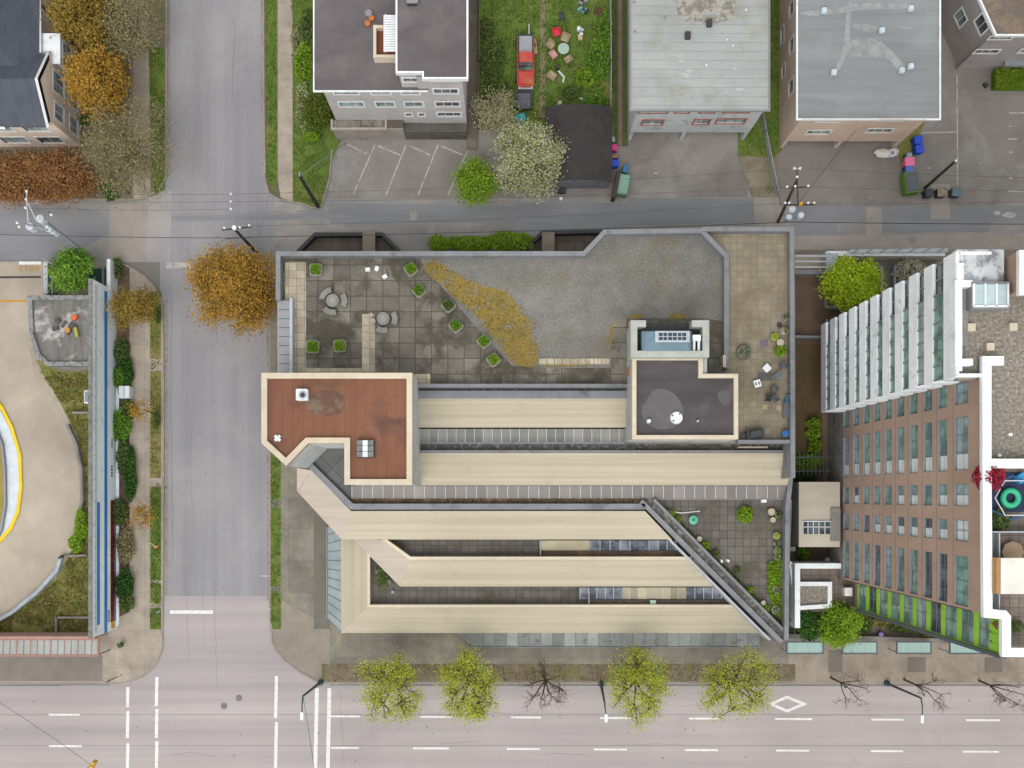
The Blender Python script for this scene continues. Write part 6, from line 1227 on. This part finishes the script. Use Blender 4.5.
t = thing('gazebo', 'white fabric gazebo with tan side on the roof terrace', 'gazebo', (*P(1018, 575, RD), RD)); g_ = PL([(1001, 558), (1040, 558), (1040, 594), (1001, 594)], RD+2.2); M().prism(g_, RD+2.1, RD+2.2).build('canopy', plain('white_fabric', '#e9e4dc', .8), t); M().strip([g_[0], g_[3]], .04, .25, RD, RD+2.1).build('side_curtain', plain('tan_fabric', '#b28a58', .8), t)
tag(M().lathe(*P(1013, 552, RD+.5), [(.7, RD+.1), (.75, RD+.5), (.1, RD+.7)], 8).build('parasol', plain('tan_parasol', '#b59a7e', .8)), 'tan folded parasol above the white gazebo', 'parasol')
pot(999, 625, .3, .5, RD, 'terracotta pot in the lower corner of the roof terrace', None, plain('terracotta', '#a06a50', .8), group='roof terrace pots'); bush(1017, 627, .6, .6, 'low shrub beside the terracotta pot', LM['mix'], 220, .09, .4, RD)
# small courtyard things by the pavilion
tag(M().rbox(P(790, 549, 1), 1.0, .45, .3, 1.2, .06).build('equipment_box', MT['lgrey']), 'grey equipment box beside the parapet, south-west of the pavilion', 'box'); tag(M().rbox(P(831, 560, 1), .9, .45, .3, .8, .15).build('garden_bench', MT['whitem']), 'white garden seat in the dark yard below the pavilion', 'seat')
tag(M().lathe(*P(882, 635, 1), [(.22, .1), (.25, .8), (.1, .85)], 12).build('bollard', plain('violet_sign', '#8c7ac0', .5)), 'small violet bollard in the hedge along the forecourt', 'bollard')
# ================================================================== POLES, LAMPS, WIRES
def pole(name, label, bpx, tpx, h, r=.15, mt=None):
    b, e = P(*bpx), P(*tpx, h); t = thing(name, label, 'pole', (*b, 0)); M().tube([(*b, 0), (*e, h)], r, r*.8, 10).build('shaft', mt or MT['wood'], t); return t, b, e
def insul(root, x, y, z, mt): M().lathe(x, y, [(.05, z), (.11, z+.04), (.05, z+.1), (.1, z+.14), (.04, z+.22)], 10).build('insulator', mt, root)
def can(root, x, y, z, r=.32, h=.9):
    o = M().lathe(x, y, [(r, z), (r, z+h), (r*.8, z+h+.1)], 18).build('transformer', plain('transformer_grey', '#c3cbd3', .4), root); M().cyl(x, y, z+h+.1, z+h+.3, .07, 8).build('bushing', MT['whitem'], o)
t1, b, e = pole('utility_pole', 'pale utility pole with grey transformers leaning over the left end of the alley', (92, 258), (46, 222), 12.5, .17, plain('pale_pole', '#8a979b', .7))
ex, ey = e
can(t1, *P(30, 226.5, 11), 10.2, .36); can(t1, *P(40.5, 219, 11), 10.2, .38); can(t1, *P(49, 228, 10.5), 9.7, .36); can(t1, *P(53, 231, 10), 9.2, .3)
M().tube([P3(26.5, 190, 13), P3(27, 205, 12.8), P3(28, 222, 12.4)], .05).build('crossarm', MT['lgrey'], t1); M().tube([P3(28, 203, 12.8), P3(36, 220, 12.2)], .05).build('brace', MT['lgrey'], t1)
M().tube([P3(25, 224, 12), P3(48, 230, 12)], .09, .09, 4).build('crossarm', MT['grey'], t1)
for x, y, z in ((27, 191.5, 13), (26.5, 199.5, 13), (26, 208, 12.9), (17.5, 223, 12.4), (19.5, 227, 12.4), (51.5, 215, 12)): insul(t1, *P(x, y, z), z, MT['white'])
t2, b, e = pole('utility_pole', 'dark utility pole with two crossarms rising from behind the golden-orange tree', (256, 252), (234, 228.5), 9.5, .16)
M().tube([P3(222, 230, 9.3), P3(251, 227, 9.3)], .07, .07, 4).build('crossarm', MT['wood'], t2); M().tube([P3(227, 238.5, 8), P3(255, 237, 8)], .05, .05, 4).build('crossarm', MT['wood'], t2); M().tube([P3(231, 193, 9.8), P3(232, 212, 9.6), P3(234.5, 227, 9.4)], .045).build('top_arm', MT['grey'], t2)
for x, y, z in ((224.5, 228, 9.4), (240, 227.5, 9.4), (249.5, 225.5, 9.4), (231, 194, 9.8), (231, 201.5, 9.8), (231, 209, 9.8)): insul(t2, *P(x, y, z), z, MT['white'])
o = M().cyl(*P(234, 227.5, 9.6), 9.3, 9.6, .2, 14).build('pole_cap', MT['whitem'], t2)
t3, b, e = pole('utility_pole', 'short dark pole on the lawn corner with a pale guy wire', (318, 206.5), (299.5, 176), 9.0, .2, plain('tarred_wood', '#33322f', .9)); M().tube([(*e, 9), P3(346, 143, .3)], .05).build('guy_wire', plain('pale_guard', '#93a08c', .6), t3); M().tube([(*e, 9.0), (e[0]+.05, e[1]+.3, 9.3)], .1).build('bracket', MT['grey'], t3)
t4, b, e = pole('utility_pole', 'plain dark pole rising from between the bins in the right car park', (925, 188), (955.5, 161), 7.6, .15); insul(t4, *e, 7.6, MT['white'])
t5, b, e = pole('utility_pole', 'wooden utility pole with three white transformers by the east terrace corner', (778, 222), (797, 180), 11.5, .16, MT['bark'])
can(t5, *P(789, 217, 8.6), 7.8, .3, .8); can(t5, *P(792.5, 209, 9), 8.2, .32, .8); can(t5, *P(801, 215, 8.6), 7.8, .3, .8)
M().tube([P3(784, 205, 9.5), P3(814.5, 204.5, 9.5)], .08, .08, 4).build('crossarm', MT['wood'], t5); M().tube([P3(786, 188, 11), P3(808, 187, 11)], .06, .06, 4).build('crossarm', MT['wood'], t5); M().tube([P3(798, 206, 10), P3(797, 168.5, 12.5)], .07, .06, 6).build('top_arm', MT['wood'], t5); M().tube([P3(794, 169, 12.5), P3(800.5, 168.5, 12.5)], .05, .05, 4).build('crossarm', MT['lgrey'], t5)
for x, y, z in ((785, 203, 9.6), (789, 203, 9.6), (808, 203, 9.6), (814, 203, 9.6), (787, 187, 11.1), (795, 186.5, 11.1), (808, 186, 11.1), (794, 168.5, 12.6), (800, 168.5, 12.6), (797, 177, 12)): insul(t5, *P(x, y, z), z, MT['white'])
o = M().rbox(P(801.5, 203, 10), .3, .3, 9.6, 9.9, .05).build('yellow_tag', MT['yellow'], t5)
def wire(label, pts, r=.012, sag=.5):
    a, b = Vector(P3(*pts[0])), Vector(P3(*pts[1])); n = 14; o = M().tube([a.lerp(b, i/n) - Vector((0, 0, sag*4*(i/n)*(1-i/n))) for i in range(n+1)], r, r, 4).build('cable', MT['wire']); tag(o, label, 'cable', 'overhead cables')
wire('overhead cable, northernmost over the side street and parking', ((26.5, 191.5, 13.2), (231, 194, 10))); wire('overhead cable, middle one over the side street', ((26.5, 199.5, 13.2), (231, 201.5, 10))); wire('overhead cable, southernmost over the side street', ((26, 208, 13.1), (231, 209, 10)))
wire('long overhead cable from the orange-tree pole to the transformer pole, northernmost', ((231, 194, 10), (794, 168.5, 12.8)), sag=1.2); wire('long overhead cable from the orange-tree pole to the transformer pole, middle', ((231, 201.5, 10), (795, 187, 11.3)), sag=1); wire('long overhead cable from the orange-tree pole to the transformer pole, southernmost', ((249, 226, 9.6), (785, 203, 9.8)), sag=1)
wire('overhead cable crossing the right car park, upper', ((800, 168.5, 12.8), (1150, 180, 12))); wire('overhead cable crossing the right car park, middle', ((808, 187, 11.3), (1150, 190, 11))); wire('overhead cable crossing the right car park, lower', ((814, 204, 9.8), (1150, 198, 10))); wire('thick bundled cable low over the alley by the east terrace', ((796, 222, 8), (1150, 224, 8)), .035, .3); wire('service cable slanting from the transformer pole to the beige building', ((797, 205, 9), (856, 130, 6)), .02); wire('service cable slanting down to the grass gap between the buildings', ((786, 222, 8), (762, 118, 5)), .02)
wire('thick bundled cable low over the alley beside the left lightwell', ((-20, 234, 8), (234, 238, 8)), .03, .3); wire('bundled cable between the orange-tree pole and the alley shrubs', ((255, 237, 8), (796, 222, 8)), .03, .5); wire('thin signal cable crossing the main road from the left corner lamp', ((303, 696, 9), (318, 800, 8)), .02, .3); wire('thin signal cable hanging across the bottom left of the main road', ((-20, 690, 8), (95, 768, 7)), .02, .3)
mlp = plain('lamp_green', '#2e4a4e', .5)
for (bx, by), (tx, ty), (hx_, hy), l in (((321, 682), (303, 696), (302, 716), 'dark street lamp at the corner of the side street and main road'), ((601, 684), (604.5, 702), (606, 718), 'dark green street lamp in the middle of the block'), ((886, 683), (921, 698), (922, 719), 'dark green street lamp in front of the tall brown block')):
    b = P(bx, by); e = P(tx, ty, 8.8); hd = P(hx_, hy, 9.1); t = thing('street_lamp', l, 'street lamp', (*b, 0), 'street lamps along the main road')
    M().tube([(*b, 0), (*e, 8.8)], .14, .09, 10).build('pole', mlp, t); M().tube([(*e, 8.8), ((e[0]*.6 + hd[0]*.4), (e[1]*.6 + hd[1]*.4), 9.15), (*hd, 9.15)], .07, .05, 8).build('arm', mlp, t); M().rbox(hd, .28, .75, 9.05, 9.2, .1).build('lamp_head', MT['whitem'], t); M().lathe(*b, [(.3, .1), (.28, .5), (.16, .6)], 10).build('base', mlp, t)
t = thing('traffic_signal', 'yellow traffic signal head hanging over the main road at the bottom left', 'traffic signal', (*P(92, 765, 6), 5.6)); c = P(92, 765, 6); M().rbox(c, .32, .7, 5.3, 6.2, .06, -.5).build('housing', plain('signal_yellow', '#d9a72c', .5), t); M().tube([(*c, 6.2), (c[0], c[1], 7.0)], .03).build('hanger', MT['dark'], t)
for x, y, x2, y2, l in ((107, 682, 119, 676, 'small tilted signpost beside the weed at the corner'), (150, 616, 158, 612, 'short signpost on the verge near the stop line'), (149, 542, 156, 547, 'small orange and white sign lying by the verge')):
    t = thing('signpost', l, 'sign', (*P(x, y), .1)); M().tube([(*P(x, y), .1), (*P(x2, y2, 2.2), 2.2)], .05).build('post', MT['dark'] if 'orange' not in l else MT['white'], t); M().obox(P(x2, y2, 2.3), .35, .12, 1.9, 2.3, .5).build('plate', MT['grey'] if 'orange' not in l else plain('orange_sign', '#d8843a', .5), t)
def vb(px, py, w, d, h, a, body, lid, label, group=None, name='wheelie_bin', cat='bin'):
    c = P(px, py, h); t = thing(name, label, cat, (0, 0, 0), group)
    M().rbox((0, 0), w*.86, d*.86, .08, h-.1, .06, 0, 1.12).build('body', body, t); M().rbox((0, -.02), w, d, h-.1, h, .08, 0, .94).build('lid', lid, t); M().tube([(-w*.4, d*.5, h-.12), (w*.4, d*.5, h-.12)], .025).build('handle', body, t)
    for s_ in (-1, 1): M().tube([(s_*w*.42-.04, d*.38, .12), (s_*w*.42+.04, d*.38, .12)], .12, .12, 12).build('wheel', MT['dark'], t)
    return move(t, (*c, .015), a)
mb_ = plain('bin_blue', '#1f47c0', .5); mp_ = plain('bin_pink', '#e0709c', .5); mbk = plain('bin_dark', '#30383d', .5); mlb = plain('bin_lid_pale', '#7f9fe0', .5)
for x, y, w, d, a, b_, l_, l in ((918.7, 139.5, .85, .8, .2, mb_, mb_, 'upper blue bin beside the beige building'), (920, 148.5, .85, .8, .1, mb_, mb_, 'blue bin just below the upper blue one'), (909.5, 155, .55, .5, 0, plain('bin_grey', '#5d5f70', .5), plain('bin_grey_lid', '#8d8fa0', .5), 'small grey bin above the pink one in the car park'), (910, 161.3, 1.0, .85, 0, mp_, mp_, 'pink bin beside the green dumpster'), (909.5, 168.3, .75, .6, 0, plain('navy', '#27408c', .5), plain('navy_lid', '#4f6cb8', .5), 'navy bin touching the green dumpster'),
    (929.6, 192.5, .8, .75, .1, mbk, mbk, 'left dark bin on the pale apron'), (942.5, 192, .95, .85, 0, mbk, mat('rubbish', '#b5a48c', '#5a5652', 6), 'middle dark bin heaped with rubbish'), (957, 191.8, .95, .85, -.1, plain('bin_slate', '#3d4f56', .5), plain('slate_lid', '#5b7078', .5), 'slate bin right of the rubbish-heaped one'),
    (613.5, 147, .75, .6, 0, plain('magenta', '#d4327c', .5), plain('magenta_l', '#d83a84', .5), 'magenta bin beside the brown garage'), (614, 156.5, .8, .6, 0, mb_, plain('brownish_lid', '#8a6a58', .6), 'blue bin with brown load between magenta and bright blue bins'), (614.5, 162, .85, .85, .1, mb_, mb_, 'bright blue bin beside the brown garage'), (625.5, 168.5, .5, .75, -.2, plain('teal_blue', '#1f5a86', .5), plain('teal_blue_l', '#2a6c9c', .5), 'small teal-blue bin above the pale green skip'), (612.5, 139, .5, .5, 0, plain('green_grey', '#7d9a86', .5), plain('green_grey_l', '#93b09c', .5), 'small grey-green bin above the magenta one')):
    vb(x, y, w, d, 1.05, a, b_, l_, l, 'wheelie bins')
for x, y, w, d, a, c1, c2, l in ((912.5, 181.5, 1.45, 2.1, .12, '#5d8a2a', '#5f656c', 'green dumpster with dark ribbed lid'), (623.5, 184, 1.1, 2.0, -.18, '#6f9a86', '#87ab9c', 'pale green skip beside the garage')):
    c = P(x, y, 1.3); t = thing('dumpster', l, 'dumpster', (0, 0, 0), 'dumpsters'); M().rbox((0, 0), w, d, .12, 1.2, .06).build('body', plain('dump_' + c1[1:], c1, .6), t); lid = M().rbox((0, 0), w*.86, d*.9, 1.2, 1.3, .05).build('lid', plain('lid_' + c2[1:], c2, .6), t)
    q = M(); [q.obox((0, -d*.4 + i*d*.1), w*.8, .03, 1.3, 1.33) for i in range(9)]; q.build('rib', plain('rib_' + c2[1:], c2, .7, .7), lid); [M().tube([(i*w*.4, j*d*.4-.03, .12), (i*w*.4, j*d*.4+.03, .12)], .1, .1, 10).build('wheel', MT['dark'], t) for i in (-1, 1) for j in (-1, 1)]; move(t, (*c, .015), a)
tag(M().obox(P(616.5, 184, 1.6), .35, 2.7, .1, 1.6, -.2).build('leaning_board', mat('dark_board', '#57493f', '#4a3e36', 2)), 'dark wooden board leaning between garage and pale green skip', 'board')
# snow-like white sack heap in the bay
t = thing('plastic_heap', 'heap of white plastic sheeting on the tarmac beneath the beige building', 'sheeting', (*P(886, 153), 0)); m = M(); [m.blob(P3(x, y, .25), rx, .45, .35, 12) for x, y, rx in ((881, 153, .7), (887, 154, .8), (893, 153, .6))]; m.build('sheet', plain('dirty_white', '#d2cdc6', .7), t); m = M(); m.cyl(*P(892.5, 153, .6), .5, .62, .34, 14); m.mi = 1; m.cyl(*P(892.5, 153, .6), .62, .64, .24, 14); m.build('bucket', [MT['whitem'], MT['grey']], t)
# ================================================================== YARD THINGS
tr_ = thing('pickup_truck', 'red pickup with grey bed cover parked in overgrown grass', 'pickup', (*P(526, 60), .1)); mrd = mat('faded_red_paint', '#cf4c48', '#c2453f', .8, .4, stain='#b5744c', st=(.52, .66), sscale=1.2, grain=.06)
tc = P(525.5, 64); X0, Y0 = tc
def tb_(nm, w, y0, y1, z0, z1, mt, r=.1, top=1.0, par=tr_): return M().rbox((X0, Y0 + (y0+y1)/2), w, y1-y0, z0, z1, r, 0, top).build(nm, mt, par)
bd = tb_('body', 1.7, -2.6, 2.5, .35, .95, mrd, .2); tb_('hood', 1.5, -2.5, -1.15, .95, 1.1, mrd, .15, .92); tb_('cab', 1.5, -.95, .55, .95, 1.65, MT['gdark'], .15, .86); tb_('cab_roof', 1.28, -.55, .5, 1.65, 1.72, mrd, .12)
M().quad((X0-.62, Y0-.6, 1.655), (X0-.7, Y0-1.05, 1.1), (X0+.7, Y0-1.05, 1.1), (X0+.62, Y0-.6, 1.655)); q = M(); q.quad((X0-.64, Y0-1.1, 1.12), (X0+.64, Y0-1.1, 1.12), (X0+.58, Y0-.56, 1.68), (X0-.58, Y0-.56, 1.68)); q.build('windshield', glass('green_windshield', '#39524a', '#5a7668'), tr_)
bc = tb_('bed_cover', 1.35, .7, 2.35, .98, 1.04, plain('grey_tonneau', '#a7a9b0', .5), .06); q = M(); q.strip([(X0-.7, Y0+.66), (X0-.7, Y0+2.4), (X0+.7, Y0+2.4), (X0+.7, Y0+.66)], .06, .06, .94, 1.1, True); q.build('bed_rail', MT['dark'], tr_)
tb_('bumper', 1.5, -2.75, -2.6, .4, .6, MT['lgrey'], .04); tb_('bumper', 1.5, 2.5, 2.6, .4, .6, MT['dark'], .03)
for s_ in (-1, 1):
    M().rbox((X0+s_*.6, Y0-2.58), .25, .1, .65, .8, .03).build('headlight', MT['white'], tr_)
    for y in (-1.7, 1.55): w_ = M().tube([(X0+s_*.78, Y0+y, .42), (X0+s_*.98, Y0+y, .42)], .36, .36, 18).build('wheel', MT['dark'], tr_)
    M().rbox((X0+s_*.98, Y0-.7), .2, .12, 1.0, 1.15, .03).build('mirror', MT['dark'], tr_)
tag(M().tube([P3(529, 24, 1), P3(529, 34, 1)], .08).build('tow_bar', MT['lgrey']), 'pale metal tow bar sticking out behind the red pickup', 'tow bar')
t = thing('trailer', 'small dark box trailer below the red pickup', 'trailer', (*P(523.5, 101), .1)); c = P(524, 100, .8); M().rbox(c, 1.5, 1.7, .35, .5, .05, .05).build('bed', MT['dark'], t); M().strip([(c[0]-.75, c[1]-.85), (c[0]+.75, c[1]-.85), (c[0]+.75, c[1]+.85), (c[0]-.75, c[1]+.85)], .04, .04, .5, .9, True).build('side_board', plain('dark_steel_b', '#4a4e52', .6), t); M().rbox(c, 1.3, 1.5, .5, .75, .1).build('load', mat('grey_tarp', '#6d6c74', '#5c5b62', 2), t); [M().tube([(c[0]+s*.76, c[1], .36), (c[0]+s*.9, c[1], .36)], .28, .28, 14).build('wheel', MT['dark'], t) for s in (-1, 1)]
tag(M().rbox(P(535.5, 45, 1), .3, 1.5, .1, .7, .1, .1).build('plank', mat('tan_tarp', '#a08a6c', '#8d785d', 2)), 'tan board leaning beside the red pickup', 'board'); tag(M().rbox(P(521, 117, 1), .9, .8, .1, .9, .15, .3).build('tarp_bundle', plain('teal_tarp', '#2ba3a6', .6)), 'teal tarpaulin bundle between the blossom trees', 'tarpaulin')
YZ = .11; mtan = mat('tan_wicker', '#b5a284', '#a08e72', 2, .8); gch = 'garden chairs around the round table'
chair(556.5, 32, .2, 'bright red round-backed garden chair', plain('red_plastic', '#d8344a', .5), YZ, .75, gch); chair(565.5, 37.5, -.4, 'tan wicker chair nearest above the round table', mtan, YZ, .8, gch); chair(550.5, 44.5, .9, 'tan wicker chair left of the round table', mtan, YZ, .75, gch); chair(553.5, 54.5, 2.2, 'pink-cushioned chair lower left of the round table', plain('pink_cushion', '#d5a198', .7), YZ, .7, gch); chair(568, 59, 3.7, 'tan chair lower right of the round table', mtan, YZ, .7, gch); chair(552, 75.5, 2.5, 'tan wicker chair alone beside the dirt path', mtan, YZ, .85, gch)
t = thing('garden_table', 'round pale grey-green garden table in the yard', 'table', (*P(563.5, 49), YZ)); c = P(563.5, 49, .7); M().cyl(*c, YZ+.66, YZ+.7, .56, 26).build('tabletop', plain('pale_sage', '#a9bcb0', .6), t); M().cyl(*c, YZ, YZ+.66, .05, 8).build('leg', MT['grey'], t); M().cyl(*c, YZ, YZ+.04, .3, 16).build('foot', MT['grey'], t)
def junk(label, px, py, mats_, rng=.7, n=6, name='junk_pile'):
    m = M(); c = P(px, py, .3)
    for i in range(n): m.mi = i % len(mats_); m.obox((c[0] + R.uniform(-rng, rng)*.6, c[1] + R.uniform(-rng, rng)), R.uniform(.2, .6), R.uniform(.15, .4), YZ + .001*i, YZ + R.uniform(.2, .5), R.uniform(0, 3))
    return tag(m.build(name, mats_), label, 'junk')
junk('heap of grey and teal clutter at the top of the yard', 582.5, 7, [MT['grey'], MT['dark'], plain('teal_bit', '#6fa8a8', .6), MT['dark']], .7, 9); junk('scatter of white boards right of the wicker chairs', 580, 31, [MT['white'], MT['lgrey'], plain('mauve_bit', '#8e88a4', .6)], .35, 5); junk('pale small junk just below the white boards', 579, 37, [mat('cream_bit', '#cdbf9a', '#bfae88', 3)], .25, 3); junk('dark rubbish by the garage roof edge', 556, 109, [MT['dark'], MT['grey'], MT['dark']], .6, 7)
tag(M().tube([P3(558.5, 71, .3), P3(564, 77, .3), P3(563, 82.5, .3)], .1, .1, 5).build('bent_pipe', MT['whitem']), 'bent white pipe on the grass below the table', 'pipe'); tag(M().obox(P(583, 99.5, .2), 1.35, .2, YZ, YZ+.1, -.55).build('plank', MT['white']), 'white plank lying in the grass above the garage', 'plank'); tag(M().rbox(P(557.5, 67.5, .3), .45, .35, YZ, YZ+.4, .08).build('stove', MT['dark']), 'small dark stove above the bent white pipe', 'stove'); tag(M().lathe(*P(560, 102.5, .4), [(.15, YZ), (.22, YZ+.3), (.1, YZ+.34)], 12).build('pot', mat('sand_pot', '#c8c494', '#b8b484', 2)), 'pale sandy pot by the garage', 'pot')
tag(M().rbox(P(562, 15.5, .3), .5, .8, YZ, YZ+.15, .04).build('grate', MT['dark']), 'dark square grate on the upper lawn', 'grate'); bush(598, 11, .4, .5, 'brown dead clump at the top right of the yard', LM['duff'], 200, .1, .4, YZ, 'dead_clump')
tag(M().rbox(P(561, 198.5, .5), .3, .3, .02, .5, .05).build('bucket', MT['whitem']), 'white bucket on the lane in front of the garage', 'bucket'); tag(M().rbox(P(562, 190, .6), .8, .5, .02, .55, .1).build('crate', MT['dark']), 'dark crate against the garage end wall', 'crate')
# fences
def fence(pts, h, label, mt, zb=.1):
    t = thing('fence', label, 'fence', (*P(*pts[0]), zb)); M().strip(PL(pts, h), .02, .02, zb, h-.05).build('panel', mt, t)
    for i in range(len(pts)-1):
        (a, b), (c, d) = pts[i], pts[i+1]; n = max(1, int(math.hypot(c-a, d-b)/22))
        for j in range(n+1): M().obox(P(a + (c-a)*j/n, b + (d-b)*j/n, h), .09, .09, zb, h).build('post', mt, t)
fence([(479.5, -12), (479, 60), (477.5, 128)], 1.5, 'thin wooden fence along the left side of the yards', mat('fence_wood', '#8a7b5c', '#786a4e', 2)); fence([(611, -12), (611.5, 60), (611, 118)], 1.6, 'pale wire fence along the right side of the yard', MT['lgrey']); fence([(761, 96), (767, 130), (779, 190)], 1.3, 'thin pale fence line in the grass between the buildings', MT['lgrey'])
# street leaves roof loungers
t = thing('flower_planter', 'round pot with orange flowers on the mauve-grey roof', 'planter', (*P(368, 12, 10.7), 10.4)); c = P(368.5, 12.5, 10.9); M().lathe(*c, [(.25, 10.4), (.32, 10.85), (.26, 10.85)], 14).build('pot', MT['grey'], t)
for x, y, l in ((367.5, 22.5, 'orange cushion stool on the roof left of the awning'), (371.5, 17.5, 'orange-red cushion stool between the round pot and the other stool')): tag(M().lathe(*P(x, y, 10.8), [(.2, 10.4), (.27, 10.6), (.26, 10.78), (.1, 10.82)], 14).build('stool', plain('burnt_orange', '#c07038', .6)), l, 'stool')
# square of lawn hedge by the dark grey building
hg = thing('hedge', 'square clipped lime-green hedge in front of the dark grey building', 'hedge', (*P(1015, 77), 0)); c = PL([(997, 69), (1060, 69), (1060, 86), (997, 86)], 1.2); M().prism(c, .02, 1.1).build('twigs', LM['shrub'], hg); q = M()
for i in range(4200): q.leaf((R.uniform(c[0][0]-.1, c[1][0]+.1), R.uniform(c[2][1]-.1, c[0][1]+.1), 1.1 + R.uniform(-.1, .12)), .1, .7)
q.build('foliage', leafmat('hedge_lime', ['#6f8a14', '#86a01e', '#5a7412', '#9aae3a'], .9), hg)
# driveway bag and litter
tag(M().rbox(P(987, 84, .5), .35, .5, .02, .35, .12, .6).build('rubbish_bag', MT['dark']), 'dark bag dropped by the clipped hedge', 'bag')
